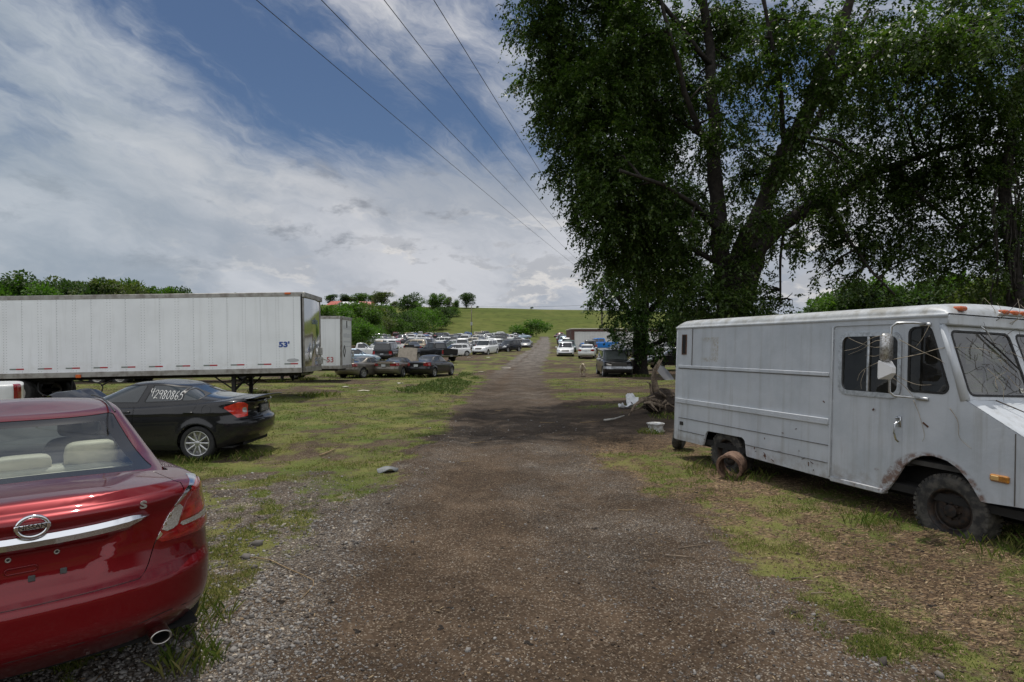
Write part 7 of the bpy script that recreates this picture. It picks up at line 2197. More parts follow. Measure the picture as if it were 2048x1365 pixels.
wire('field_wire', p1 + Vector((0, 0, -.2)), at(640, 605, 330), .6, 'thin wire running left from the pole over the hedge', .03)
# ================================================================ parked vehicles of the lot
def spec_mod(base, **kw):
    s = base(); s.update(kw); return s
def suv_spec(L=4.75, W=.93, H=1.70, rear=.30):
    s = sedan_spec()
    k = H / 1.70
    s.update(L=L, W=W, zsh=[(0, 1.06 * k), (.4, 1.07 * k), (1.5, 1.04 * k), (L - 1.5, 1.02 * k), (L - 1.1, .99 * k), (L - .4, .90 * k), (L, .76 * k)],
        zbot=[(0, .40), (.5, .33), (1, .28), (L - .9, .28), (L, .34)], zfloor=.33,
        rear=[(0, .12), (.15, .03), (.3, 0), (.45, .02), (.55, .08), (.8, .09), (1, .10)], front=[(0, .12), (.15, .03), (.4, .0), (.65, .03), (.85, .10), (1, .22)],
        side=SIDE_BOX, ar=.45, nr=3.2, af=.6, nf=2.8, crown=[(0, .01), (1.5, .01), (L - 1.2, .05), (L - .5, .06), (L, .03)],
        wr=.92, wf=L - .92, Rw=.365, Ra=.42, crease=None, plate=(.06, .80), tw=.23, clad=None)
    g = s['green']
    g.update(r0=.14, r1=rear, f0=L - 1.22, f1=L - 2.05, w0=W - .10, w1=W - .24, roof=[(0, H - .09), (.6, H - .035), (1.8, H - .03), (L - 2.2, H - .05), (L - 1.6, H - .12)], pr=1.1, pf=.95, nr=4.5, ar=.28, nf=3, af=.45, dome=.035,
        win=[WIN([(.62, 1.15 * k), (1.32, 1.13 * k), (1.32, H - .16), (.75, H - .16)]), WIN([(1.38, 1.13 * k), (2.22, 1.11 * k), (2.22, H - .15), (1.38, H - .15)]), WIN([(2.30, 1.11 * k), (L - 1.62, 1.10 * k), (L - 2.10, H - .16), (2.30, H - .15)])],
        ws=[(-1, .06), (W - .20, .06), (W - .30, .92), (-1, .92)], rw=[(-1, .12), (W - .20, .12), (W - .28, .86), (-1, .86)])
    s['doors'] = [[(1.36, .45), (2.25, .36), (2.25, 1.08 * k), (1.30, 1.10 * k)], [(2.26, .36), (L - 1.45, .36), (L - 1.42, 1.06 * k), (2.26, 1.08 * k)]]
    s['handle_z'] = .95 * k
    s['parts'] = [dict(name='tail_light', end='r', arc=True, poly=[(W - .20, .82 * k), (W - .20, 1.10 * k), (W + .20, 1.10 * k), (W + .26, .84 * k)], xlim=.5, mat=M_red, off=.006, r=.02),
        dict(name='headlight', end='f', poly=[(W * .52, .70 * k), (W * .56, .84 * k), (1.1, .93 * k), (1.1, .74 * k)], xlim=L - .6, mat=M_clear, off=.004, r=.02),
        dict(name='grille', end='f', poly=[(-W * .45, .66 * k), (-W * .47, .84 * k), (W * .47, .84 * k), (W * .45, .66 * k)], xlim=L - .5, mat=M_black, off=-.012, pair=False, r=.02),
        dict(name='lower_bumper', end='f', poly=[(-W * .8, .35), (-W * .8, .52), (W * .8, .52), (W * .8, .35)], xlim=L - .5, mat=M_black, off=-.01, pair=False, r=.03)]
    return s
def pickup_spec(L=5.75, crew=True):
    s = suv_spec(L, .98, 1.86)
    s.update(zsh=[(0, 1.28), (1.9, 1.28), (2.2, 1.25), (L - 1.6, 1.22), (L - 1.1, 1.19), (L - .4, 1.12), (L, .95)], zbot=[(0, .55), (.8, .48), (2, .42), (L - .9, .42), (L, .46)], zfloor=.5,
        wr=1.15, wf=L - 1.0, Rw=.39, Ra=.46, bed=(.08, 1.88, .76, .82), plate=(.0, .66), edge=.03, fade=.1, crown=[(0, .0), (2, .0), (L - 1.2, .05), (L - .4, .06), (L, .03)],
        rear=[(0, .06), (.1, 0), (.28, .0), (.30, .10), (.6, .11), (1, .11)])
    g = s['green']; H = 1.88
    x1 = 2.0 if crew else 2.6
    g.update(r0=x1, r1=x1 + .16, f0=L - 1.30, f1=L - 2.05, w0=.86, w1=.72, roof=[(x1, H - .07), (x1 + .4, H - .04), (L - 2.3, H - .05), (L - 1.7, H - .12)], nr=5, ar=.25,
        win=[WIN([(x1 + .28, 1.33), (x1 + 1.02, 1.31), (x1 + 1.02, H - .15), (x1 + .32, H - .15)]), WIN([(x1 + 1.10, 1.31), (L - 1.62, 1.30), (L - 2.10, H - .16), (x1 + 1.10, H - .15)])],
        ws=[(-1, .06), (.72, .06), (.62, .92), (-1, .92)], rw=[(-1, .14), (.66, .14), (.60, .84), (-1, .84)])
    s['doors'] = [[(x1 + .12, .48), (x1 + 1.05, .46), (x1 + 1.05, 1.27), (x1 + .12, 1.28)], [(x1 + 1.06, .46), (L - 1.50, .46), (L - 1.46, 1.24), (x1 + 1.06, 1.27)]]
    s['handle_z'] = 1.12
    s['parts'] = [dict(name='tail_light', end='r', arc=True, poly=[(.80, .80), (.80, 1.18), (1.16, 1.18), (1.16, .80)], xlim=.4, mat=M_red, off=.006, r=.02),
        dict(name='rear_bumper', end='r', poly=[(-1.2, .46), (-1.2, .70), (1.2, .70), (1.2, .46)], xlim=.3, mat=lambda: mat_simple('bumper_steel', (.30, .29, .27), .35, .8, var=.4), off=.01, pair=False),
        dict(name='headlight', end='f', poly=[(.55, .84), (.55, 1.0), (1.1, 1.02), (1.1, .84)], xlim=L - .5, mat=M_clear, off=.004, r=.02),
        dict(name='grille', end='f', poly=[(-.50, .76), (-.50, 1.04), (.50, 1.04), (.50, .76)], xlim=L - .5, mat=M_black, off=-.012, pair=False, r=.03),
        dict(name='front_bumper', end='f', poly=[(-1.2, .44), (-1.2, .68), (1.2, .68), (1.2, .44)], xlim=L - .7, mat=lambda: mat_simple('bumper_steel', (.30, .29, .27), .35, .8, var=.4), off=.012, pair=False)]
    return s
def coupe_spec(L=4.77):
    s = sedan_spec()
    s.update(L=L, W=.935, zsh=[(0, .98), (.3, 1.0), (.9, .98), (1.8, .93), (3.1, .89), (3.6, .87), (4.3, .80), (L, .68)], wr=1.05, wf=3.78, Rw=.34, Ra=.39)
    s['green'].update(r0=.75, r1=1.75, f0=3.25, f1=2.55, w0=.77, w1=.56, roof=[(1.2, 1.28), (1.9, 1.345), (2.4, 1.36), (2.9, 1.29)],
        win=[WIN([(1.50, 1.03), (1.92, 1.0), (1.92, 1.28), (1.78, 1.27)]), WIN([(1.98, .99), (2.98, .97), (2.52, 1.27), (1.98, 1.285)])])
    s['doors'] = [[(1.85, .30), (3.05, .30), (3.05, .92), (1.80, .95)]]
    s['parts'] = [dict(s['parts'][0], poly=[(.42, .76), (.42, .92), (.80, .95), (1.0, .95), (1.0, .78)])] + s['parts'][1:]
    return s
def hatch_spec():
    s = suv_spec(4.2, .88, 1.50, .42); s.update(Rw=.315, Ra=.365, wr=.80, wf=3.36, zbot=[(0, .32), (.5, .25), (1, .2), (3.3, .2), (4.2, .26)], zfloor=.24)
    return s
def wagon_spec():
    s = suv_spec(4.85, .90, 1.52, .5); s.update(Rw=.33, Ra=.38, zbot=[(0, .34), (.5, .27), (1, .22), (3.9, .22), (4.85, .28)], zfloor=.26)
    return s
def minivan_spec():
    return suv_spec(5.0, .96, 1.74, .26)

PCOL = {'white': ((0.72, 0.73, 0.73), 0), 'cream': ((0.55, 0.50, 0.40), 0), 'black': ((0.010, 0.010, 0.012), 0), 'dark grey': ((0.055, 0.058, 0.062), .3), 'grey': ((0.17, 0.175, 0.18), .4), 'silver': ((0.40, 0.41, 0.42), .5), 'red': ((0.28, 0.015, 0.018), .1), 'maroon': ((0.10, 0.012, 0.016), .2), 'navy': ((0.014, 0.022, 0.060), .2), 'blue': ((0.03, 0.12, 0.38), .1), 'pale blue': ((0.26, 0.34, 0.42), .4), 'beige': ((0.36, 0.31, 0.23), .4), 'dark green': ((0.015, 0.045, 0.030), .2), 'bright blue': ((0.01, 0.17, 0.55), 0), 'orange': ((0.45, 0.12, 0.03), 0), 'pewter': ((0.17, 0.155, 0.13), .5)}
def paint_of(c): return mat_paint('paint_' + c.replace(' ', '_'), PCOL[c][0], metal=PCOL[c][1], rough=.3, dust=.10 if max(PCOL[c][0]) > .05 else .025)

def place(spec, px, py, rz, by='c'):
    """loc of the rear bumper centre for a car seen standing at photo pixel (centre, rear or front on the ground)"""
    p = hit(px, py); f = Vector((math.cos(R(rz)), math.sin(R(rz)), 0)); L = spec['L']
    o = {'c': L / 2, 'r': 0.15, 'f': L - .15}[by]
    q = p - f * o
    return (q.x, q.y, (gz(q.x, q.y) + gz(q.x + f.x * L, q.y + f.y * L)) / 2 - .02), f
def tilt(loc, f, L):
    a = gz(loc[0], loc[1]); b = gz(loc[0] + f.x * L, loc[1] + f.y * L)
    return -math.atan2(b - a, L)
SPECS = dict(sedan=sedan_spec, suv=suv_spec, big_suv=lambda: suv_spec(5.15, 1.0, 1.90, .26), pickup=pickup_spec, coupe=coupe_spec, hatchback=hatch_spec, wagon=wagon_spec, minivan=minivan_spec, work_truck=lambda: pickup_spec(5.6, False))
CATS = dict(sedan='car', suv='SUV', big_suv='SUV', pickup='pickup truck', coupe='car', hatchback='car', wagon='car', minivan='minivan', work_truck='pickup truck')
MIDP = {}
def mid_car(kind, colour, px, py, rz, label, by='c', glass=None, spec=None, skip=(), name=None, key=None):
    s = spec or SPECS[kind]()
    loc, f = place(s, px, py, rz, by)
    ry = tilt(loc, f, s['L'])
    k = (key or kind)
    if k in MIDP and spec is None:
        return recolour_copy(MIDP[k], loc, R(rz), paint_of(colour), label, ry=ry)
    r = build_car(s, name or ('parked_' + kind if 'truck' not in kind else kind), label, paint_of(colour), CATS[kind], 1, None, loc, R(rz), ry=ry, glass=glass, skip=skip)
    if spec is None: MIDP[k] = r
    return r
# --- nearest row
mid_car('coupe', 'pewter', 686, 757, 62, 'pewter coupe right of the second trailer, one red tail lamp showing', 'r')
cv = coupe_spec(4.9); cv['softtop'] = True
cv['green'].update(roof=[(1.2, 1.20), (1.9, 1.27), (2.4, 1.29), (2.9, 1.24)])
CONV = mid_car('coupe', 'pewter', 769, 756, 74, 'pewter convertible with a black top and its bonnet raised', 'r', spec=cv, name='convertible_car')
hd = MB(); hd.grid([[(3.40 + u * .22, y, .93 + 1.02 * u - .12 * y * y) for y in np.linspace(-.72, .72, 9)] for u in np.linspace(0, 1, 6)])
hd.grid([[(3.43 + u * .22, y, .92 + 1.02 * u - .12 * y * y) for y in np.linspace(-.72, .72, 9)] for u in np.linspace(0, 1, 6)])
hd.build('raised_hood', mat_simple('bonnet_underside', (.44, .38, .30), .7, var=.25, vscale=6), CONV, smooth=True)
sp_ = MB(); sp_.cbox(-.02, .22, -.72, .72, 1.05, 1.10, .02); sp_.build('spoiler', M_black(), CONV)
sp_ = MB(); sp_.cbox(.06, .30, -.55, .5, .93, 1.02, .03); sp_.build('tonneau_roll', mat_simple('tan_vinyl', (.45, .36, .24), .7), CONV)
mid_car('sedan', 'black', 834, 756, 71, 'black sedan with red tail lamps, right end of the nearest row', 'r')
mid_car('pickup', 'black', 901, 727, 127, 'black crew cab pickup turned away behind the black sedan', 'r')
bs = suv_spec(5.3, 1.0, 1.92, .32); bs['parts'][0] = dict(bs['parts'][0], poly=[(.80, .78), (.80, 1.10), (1.20, 1.10), (1.26, .78)])
mid_car('big_suv', 'black', 764, 728, 88, 'tall black truck with a cab-high cap, seen square from behind', 'r', spec=bs, name='capped_truck')
mid_car('work_truck', 'white', 716, 723, 8, 'white pickup partly hidden behind the capped black truck')
mid_car('hatchback', 'pale blue', 718, 729, 12, 'pale blue two-tone car between the second trailer and the capped truck')
mid_car('work_truck', 'white', 783, 712, 150, 'white work truck with a dark bed behind the capped black truck')
mid_car('suv', 'beige', 822, 704, 179, 'beige SUV standing side on behind the black pickup')
mid_car('suv', 'white', 906, 704, 168, 'white SUV side on, its rear beside the black pickup bed')
s_ = suv_spec(4.55, .91, 1.66, .5); mid_car('suv', 'white', 950, 703.5, 172, 'white crossover side on, left of the black sedan by the track', spec=s_, name='crossover_car')
s_ = sedan_spec(); mid_car('sedan', 'black', 975, 704, 33, 'black sedan with one red tail lamp, between the white crossover and the dark SUV', spec=s_)
s_ = suv_spec(4.6, .90, 1.70, .34); s_['clad'] = .50
mid_car('suv', 'black', 1017, 703.5, 236, 'dark green-black SUV facing the track with pale wheels', spec=s_, name='tall_wagon')
s_ = sedan_spec(); mid_car('sedan', 'grey', 1053, 695, 262, 'grey sedan facing us at the lot corner beside the track', spec=s_)
# --- right of the track
s_ = suv_spec(4.85, .98, 1.73, .4); mid_car('suv', 'white', 1131, 712, 264, 'white SUV facing us on the right edge of the track', spec=s_)
mid_car('sedan', 'white', 1172, 719, 79, 'white sedan seen from behind under the edge of the leafy tree', 'r')
mid_car('suv', 'dark grey', 1181, 708, 84, 'dark SUV directly ahead of the white sedan', 'r')
mid_car('pickup', 'bright blue', 1198, 702, 184, 'bright blue pickup side on before the white shed')
mid_car('sedan', 'dark grey', 1226, 717, 66, 'dark sedan with a red lamp, between the white sedan and the damaged truck', 'r')
mid_car('sedan', 'silver', 1131, 690, 84, 'silver sedan seen from behind ahead of the white SUV', 'r')
# damaged truck by the tree
ys_ = suv_spec(5.1, 1.0, 1.90, .26); ys_['parts'] = [p for p in ys_['parts'] if p['name'] == 'tail_light'] + [
    dict(name='open_nose', end='f', poly=[(-.90, .80), (-.92, 1.06), (.92, 1.06), (.90, .80)], xlim=4.3, mat=M_black, off=-.06, pair=False, r=.03),
    dict(name='front_bumper', end='f', poly=[(-1.2, .60), (-1.2, .75), (1.2, .75), (1.2, .60)], xlim=4.4, mat=lambda: mat_simple('bent_bumper_silver', (.42, .44, .47), .3, .5, var=.4), off=.02, pair=False)]
YK = mid_car('big_suv', 'black', 1238, 755, 269, 'dark truck with its grille missing, facing us beside the leafy trunk', 'f', spec=ys_, name='damaged_truck', skip=('mirror',), glass=GLASS_L())
rd = MB(); rd.cbox(5.02, 5.06, -.52, .52, .78, 1.02, .01)
for k in range(9): rd.box(5.06, 5.075, -.5 + k * .125 - .008, -.5 + k * .125 + .008, .79, 1.01)
rd.build('radiator', mat_simple('radiator_metal', (.10, .10, .10), .5, .6), YK)
for sg in (1, -1):
    mm = MB(); mm.cbox(3.42, 3.62, sg * 1.12 - .13, sg * 1.12 + .13, 1.12, 1.30, .05); mm.tube([(3.5, sg * .92, 1.16), (3.5, sg * 1.1, 1.2)], .03, 6)
    mm.build('mirror', mat_simple('chrome_mirror_shell', (.75, .76, .78), .15, .6), YK, auto=40)
# behind the trunk and the van
mid_car('minivan', 'silver', 1338, 713, 172, 'silver van behind the leafy trunk, seen under the branches')
mid_car('pickup', 'black', 1362, 741, 176, 'dark pickup hidden by the rear of the white van')
mid_car('hatchback', 'dark green', 1290, 716, 95, 'dark hatchback behind the bare lower trunk', 'r')
mid_car('wagon', 'silver', 545, 759, 8, 'silver car seen low beneath the two trailers')
def corner_pickup():
    s = pickup_spec(5.6); s.pop('bed'); s['zsh'] = [(x, z - .10) for x, z in s['zsh']]
    return build_car(s, 'white_pickup', 'white pickup at the left edge, only its bed corner and tail lamp showing', paint_of('white'), 'pickup truck', 1, None, (-11.2, 13.95, gz(-13, 13) - .02), R(219))
corner_pickup()

# --- far packed rows : low detail prototypes, copied and repainted
FARP = {}
def far_car(kind, colour, loc, rz, ry, label, group):
    if kind not in FARP:
        FARP[kind] = build_car(SPECS[kind](), 'parked_' + kind if 'truck' not in kind else kind, label, paint_of(colour), CATS[kind], 0, group, loc, rz, ry=ry)
        return FARP[kind]
    return recolour_copy(FARP[kind], loc, rz, paint_of(colour), label, group, ry=ry, cat=CATS[kind])
rnd = random.Random(77)
KINDS = [('sedan', 34), ('suv', 22), ('pickup', 9), ('hatchback', 10), ('wagon', 7), ('minivan', 8), ('coupe', 6), ('big_suv', 4), ('work_truck', 3)]
COLS = [('white', 27), ('black', 12), ('dark grey', 11), ('grey', 11), ('silver', 13), ('red', 5), ('maroon', 5), ('navy', 6), ('blue', 4), ('pale blue', 3), ('beige', 5), ('dark green', 3), ('cream', 2), ('orange', 1)]
def pick(t): return rnd.choices([a for a, _ in t], [b for _, b in t])[0]
WORD = {'big_suv': 'large SUV', 'suv': 'SUV', 'work_truck': 'work truck'}
rows = []
OCC = [(o.location.x + 2.4 * math.cos(o.rotation_euler.z), o.location.y + 2.4 * math.sin(o.rotation_euler.z)) for o in list(scene.objects) if o.type == 'EMPTY' and o.parent is None and o.get('category') in ('car', 'SUV', 'pickup truck', 'minivan')]
ORD = ['first', 'second', 'third', 'fourth', 'fifth', 'sixth', 'seventh', 'eighth', 'ninth', 'tenth', 'eleventh', 'twelfth', 'thirteenth', 'fourteenth', 'farthest']
for ri, Y in enumerate((69, 75, 81, 88, 95, 103, 111, 120, 130, 140, 151, 163, 176, 190, 206)):
    xl = -.262 * Y + (2 if Y < 150 else 12 - .06 * (Y - 150)); xr_ = float(_xr(Y)) - 3.6
    x = xl + rnd.uniform(0, 2); row = []; side_on = rnd.random() < .5
    while x < xr_:
        if rnd.random() < .22: side_on = not side_on
        k = pick(KINDS); c = pick(COLS)
        rz = rnd.choice([0, 180]) + rnd.gauss(0, 14) if side_on else rnd.choice([90, 270]) + rnd.gauss(0, 16)
        wdt = 5.0 if side_on else 2.55
        cx = x + wdt / 2; cy = Y + rnd.gauss(0, .8) + (.0 if not side_on else 0)
        if all((cx - a) ** 2 + (cy - b) ** 2 > 3.7 ** 2 for a, b in OCC) and cx < xr_ - 1.0 and rnd.random() < .97:
            row.append((cx, cy, k, c, rz))
        x += wdt + rnd.uniform(.1, .6)
    rows.append(('left', ri, row))
row = []
for Y in (84, 97, 108, 118, 130, 143, 158, 176, 198):
    for dx in ((4.4, 8.5) if Y > 100 else (4.4,)):
        row.append((float(_xr(Y)) + dx + rnd.uniform(-.4, .4), Y + rnd.uniform(-1.5, 1.5), pick(KINDS), pick(COLS), rnd.choice([80, 265]) + rnd.gauss(0, 10)))
rows.append(('right', 0, row))
used = {}
nfar = 0
for sidew, ri, row in rows:
    for i, (cx, cy, k, c, rz) in enumerate(row):
        nm = lambda q: '%s %s' % (q[3], WORD.get(q[2], q[2]))
        l_ = nm(row[i - 1]) if i > 0 else None; r_ = nm(row[i + 1]) if i + 1 < len(row) else None
        me_ = nm(row[i]); face = 'side on' if abs(math.sin(R(rz))) < .6 else ('tail towards us' if math.sin(R(rz)) > 0 else 'nose towards us')
        if sidew == 'left':
            tail = ('between %s and %s' % (l_, r_)) if l_ and r_ else ('left end, next to a %s' % r_ if r_ else 'nearest the track')
            cand = ['%s, %s row back, %s' % (me_, ORD[ri], tail), '%s %s, %s row, %s' % (me_, face.split()[0], ORD[ri], tail)]
        else:
            cand = ['%s right of the track, %s, behind a %s' % (me_, face, l_ or 'white SUV'), '%s right of the track before a %s, %s' % (me_, r_, face)]
        lab = next((q for q in cand if q not in used), cand[-1] + ', further off'); used[lab] = 1
        s = SPECS[k](); f = Vector((math.cos(R(rz)), math.sin(R(rz)), 0)); L = s['L']
        q = Vector((cx, cy, 0)) - f * L / 2
        loc = (q.x, q.y, (gz(q.x, q.y) + gz(q.x + f.x * L, q.y + f.y * L)) / 2 - .03)
        far_car(k, c, loc, R(rz), tilt(loc, f, L), lab, 'cars packed in the far rows' if sidew == 'left' else 'cars lined up right of the track'); nfar += 1
print('far cars', nfar)
# ================================================================ ground cover
def attr_mesh(name, V, F, tone, mat, kind='stuff'):
    n, k = F.shape
    me = bpy.data.meshes.new(name)
    me.vertices.add(len(V)); me.vertices.foreach_set('co', V.astype(np.float32).ravel())
    me.loops.add(n * k); me.loops.foreach_set('vertex_index', F.astype(np.int32).ravel())
    me.polygons.add(n); me.polygons.foreach_set('loop_start', np.arange(0, n * k, k, dtype=np.int32))
    me.update(calc_edges=True)
    a = me.attributes.new('tone', 'FLOAT', 'FACE'); a.data.foreach_set('value', tone.astype(np.float32))
    me.materials.append(mat)
    o = bpy.data.objects.new(name, me); COL.objects.link(o)
    tag(o, None, None, None, kind)
    return o
def ramp_mat(name, pts, rough=.9, trans=0.0, spec=.2):
    m_ = bpy.data.materials.new(name); m_.use_nodes = True
    g = NT(m_.node_tree); out = g.n('ShaderNodeOutputMaterial')
    t = g.n('ShaderNodeAttribute', attribute_name='tone').outputs['Fac']
    col = g.ramp(t, pts)
    b = g.n('ShaderNodeBsdfPrincipled', ins={'Base Color': col, 'Roughness': rough, 'Specular IOR Level': spec})
    if trans:
        tr = g.n('ShaderNodeBsdfTranslucent', ins={'Color': col})
        b = g.n('ShaderNodeMixShader', ins={0: trans, 1: b, 2: tr})
    g.t.links.new(b.outputs[0], out.inputs[0])
    return m_

def sample(rng, n, y0, y1, p=1.0, xr=(-.92, .92)):
    """ground points in the field of view, denser near the viewer (density ~ Y^-(1+p))"""
    u = rng.uniform(0, 1, n)
    Y = (y0 ** -p + u * (y1 ** -p - y0 ** -p)) ** (-1 / p) if p else y0 * (y1 / y0) ** u
    X = rng.uniform(xr[0], xr[1], n) * Y + rng.uniform(-.8, .8, n)
    return X, Y

def scatter():
    rng = np.random.default_rng(3)
    # ---- grass blades
    X, Y = sample(rng, 1000000, 2.3, 46, .55)
    ga, gv, ds, ch, rd = masks(X, Y)
    clump = fbm(X * 2.2, Y * 2.2, 3, 91)
    fine = vnoise(X * 9, Y * 9, 33)
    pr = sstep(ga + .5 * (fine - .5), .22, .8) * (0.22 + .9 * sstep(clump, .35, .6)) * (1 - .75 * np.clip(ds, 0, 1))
    k = rng.uniform(size=len(X)) < np.clip(pr, 0, 1) * .8
    X, Y, clump = X[k], Y[k], clump[k]
    n = len(X); Z = ground_z(X, Y)
    big = fbm(X * .5, Y * .5, 3, 15)
    h = (.010 + .026 * rng.uniform(size=n) ** 1.6) * (.6 + .9 * sstep(clump, .4, .7)) * (1 + .3 * sstep(Y, 10, 25))
    w = (.0022 + .0016 * rng.uniform(size=n)) * np.maximum(1, Y / 5.5)
    a = rng.uniform(0, 6.283, n); le = rng.uniform(.2, 1.1, n) * h; la = rng.uniform(0, 6.283, n)
    P = np.stack([X, Y, Z], 1)
    sx = np.stack([np.cos(a) * w, np.sin(a) * w, np.zeros(n)], 1)
    tip = P + np.stack([np.cos(la) * le, np.sin(la) * le, h], 1)
    V = np.stack([P - sx, P + sx, tip], 1).reshape(-1, 3)
    tone = np.clip(.15 + .55 * big + rng.normal(0, .16, n) + .35 * (rng.uniform(size=n) < .12), 0, 1)
    attr_mesh('grass', V, np.arange(3 * n).reshape(n, 3), tone, ramp_mat('grass_blades', [(0, (.050, .088, .013)), (.4, (.105, .150, .024)), (.68, (.185, .190, .050)), (.86, (.290, .232, .105)), (1, (.36, .28, .16))], .7, .4))
    # ---- taller weeds left of the track
    N = 16000
    Y = rng.uniform(25, 44, N); X = rng.uniform(-6.5, -.3, N)
    cl = fbm(X * .55, Y * .35, 3, 63); cc = (X + .065 * (Y - 25) * -1 + 4.2)
    k = (cl + rng.normal(0, .05, N) > .53) & (X < _xr(Y) - 2.3) & (X > -4.9 + .07 * (Y - 25)); X, Y, cl = X[k], Y[k], cl[k]; n = len(X)
    P = np.stack([X, Y, ground_z(X, Y) + rng.uniform(0, .16, n) * sstep(cl, .5, .65)], 1)
    A = np.stack([rng.normal(0, .6, n), rng.normal(0, .6, n), rng.uniform(.3, 1, n)], 1); A /= np.linalg.norm(A, axis=1, keepdims=True)
    S = rng.uniform(.07, .17, n); B = np.cross(A, rng.normal(size=(n, 3))); B /= np.linalg.norm(B, axis=1, keepdims=True)
    V = np.stack([P, P + A * S[:, None] * .5 + B * S[:, None] * .22, P + A * S[:, None], P + A * S[:, None] * .5 - B * S[:, None] * .22], 1).reshape(-1, 3)
    attr_mesh('tall_weeds', V, np.arange(4 * n).reshape(n, 4), np.clip(rng.beta(2, 2, n), 0, 1), ramp_mat('weed_leaves', [(0, (.045, .085, .018)), (.6, (.105, .150, .036)), (1, (.19, .21, .07))], .7, .25))
    # ---- ragged tufts left standing round tyres, legs and scrap
    P = []; H = []
    for cx, cy, n, r in ((3.05, 9.55, 120, .35), (3.45, 8.85, 150, .35), (4.0, 6.65, 110, .3), (4.55, 5.7, 120, .35), (-5.75, 10.9, 160, .35), (-4.9, 11.2, 120, .4), (-2.25, 4.15, 260, .30), (-1.95, 3.65, 160, .2), (4.6, 16.9, 220, .7), (-10.3, 22.9, 160, .4), (-10.4, 24.8, 160, .4), (-13.2, 33.6, 160, .5), (-12.2, 36, 160, .5), (3.2, 13.8, 120, .3), (-7.7, 24.0, 200, .8), (8.3, 41.0, 260, 1.2), (-11.5, 40.5, 300, 1.5), (-9, 40.4, 300, 1.5), (-6.5, 40.3, 300, 1.3)):
        a = rng.uniform(0, 6.283, n); q = r * np.sqrt(rng.uniform(0, 1, n)); P.append(np.stack([cx + q * np.cos(a), cy + q * np.sin(a)], 1)); H.append(rng.uniform(.05, .17, n) * (1 if cy < 20 else 1.5))
    P = np.concatenate(P); H = np.concatenate(H); n = len(P); X, Y = P[:, 0], P[:, 1]; P = np.stack([X, Y, ground_z(X, Y)], 1)
    a = rng.uniform(0, 6.283, n); w = .0035 * np.maximum(1, Y / 6); sx = np.stack([np.cos(a) * w, np.sin(a) * w, np.zeros(n)], 1)
    ln = rng.uniform(.1, .8, n) * H; la = rng.uniform(0, 6.283, n); d = np.stack([np.cos(la) * ln, np.sin(la) * ln, H], 1)
    V = np.stack([P - sx, P + sx, P + d * .55 + sx * .7 - [0, 0, 0], P + d + np.stack([np.cos(la), np.sin(la), -np.ones(n)], 1) * (H * .12)[:, None]], 1).reshape(-1, 3)
    attr_mesh('grass_tufts', V, np.arange(4 * n).reshape(n, 4), np.clip(rng.beta(1.6, 2.2, n), 0, 1), bpy.data.materials['grass_blades'])
    # ---- stones
    ico = np.array([(0, .526, .851), (0, -.526, .851), (.526, .851, 0), (-.526, .851, 0), (.851, 0, .526), (-.851, 0, .526), (0, .526, -.851), (0, -.526, -.851), (.526, -.851, 0), (-.526, -.851, 0), (.851, 0, -.526), (-.851, 0, -.526)])
    tri = np.array([(0, 1, 4), (0, 5, 1), (0, 4, 2), (0, 2, 3), (0, 3, 5), (1, 5, 9), (1, 9, 8), (1, 8, 4), (4, 8, 10), (4, 10, 2), (2, 10, 6), (2, 6, 3), (3, 6, 11), (3, 11, 5), (5, 11, 9), (7, 6, 10), (7, 10, 8), (7, 8, 9), (7, 9, 11), (7, 11, 6)])
    def rocks(name, X, Y, size, tone, mat, sink=.35, flat=(.45, .8)):
        n = len(X); Z = ground_z(X, Y)
        U = ico[None] * (1 + rng.uniform(-.42, .38, (n, 12, 1)))
        U = U * np.stack([np.ones(n), rng.uniform(.6, 1, n), rng.uniform(flat[0], flat[1], n)], 1)[:, None, :]
        a = rng.uniform(0, 6.283, n); c, s = np.cos(a)[:, None], np.sin(a)[:, None]
        x = U[..., 0] * c - U[..., 1] * s; y = U[..., 0] * s + U[..., 1] * c
        ti = rng.normal(0, .25, (n, 1)); z = U[..., 2] + x * ti
        V = np.stack([x, y, z], -1) * size[:, None, None] + np.stack([X, Y, Z + size * (flat[0] * .6 - sink * .5)], 1)[:, None, :]
        F = (tri[None] + 12 * np.arange(n)[:, None, None]).reshape(-1, 3)
        return attr_mesh(name, V.reshape(-1, 3), F, np.repeat(tone, 20), mat)
    X, Y = sample(rng, 150000, 2.3, 17, 1.1)
    ga, gv, ds, ch, rd = masks(X, Y)
    patch = fbm(X * .9, Y * .9, 4, 71)
    pr = np.clip(gv * 1.0 * (.35 + 1.1 * sstep(patch, .35, .65)) + .10 * rd, 0, 1) * (1 - .5 * sstep(ga, .3, .8))
    k = rng.uniform(size=len(X)) < pr * .52
    X, Y = X[k], Y[k]; n = len(X)
    left = sstep(-X, .6, 2.2) * sstep(Y, 3, 4)
    size = (.0035 + .0085 * rng.beta(1.3, 4.5, n) / .35 * (.45 + .55 * rng.uniform(size=n))) * (1 + .65 * left) * np.maximum(1, Y / 9)
    size = np.where(rng.uniform(size=n) < .010, size * 2.2, size)
    tone = np.clip(rng.beta(2.0, 2.8, n) + .12 * left + .16 * (patch[k] - .4), 0, 1)
    print('stones', n)
    smat = ramp_mat('limestone_chips', [(0, (.040, .034, .029)), (.3, (.095, .082, .072)), (.62, (.185, .174, .163)), (.86, (.30, .285, .265)), (1, (.42, .36, .28))], .85)
    rocks('gravel', X, Y, size, tone, smat)
    # ---- dark crumbs of dung and soil
    X, Y = sample(rng, 16000, 2.4, 18, .9)
    ga, gv, ds, ch, rd = masks(X, Y)
    k = rng.uniform(size=len(X)) < np.clip(.10 + .5 * ds + .22 * sstep(fbm(X * 1.7, Y * 1.7, 3, 88), .5, .65), 0, 1)
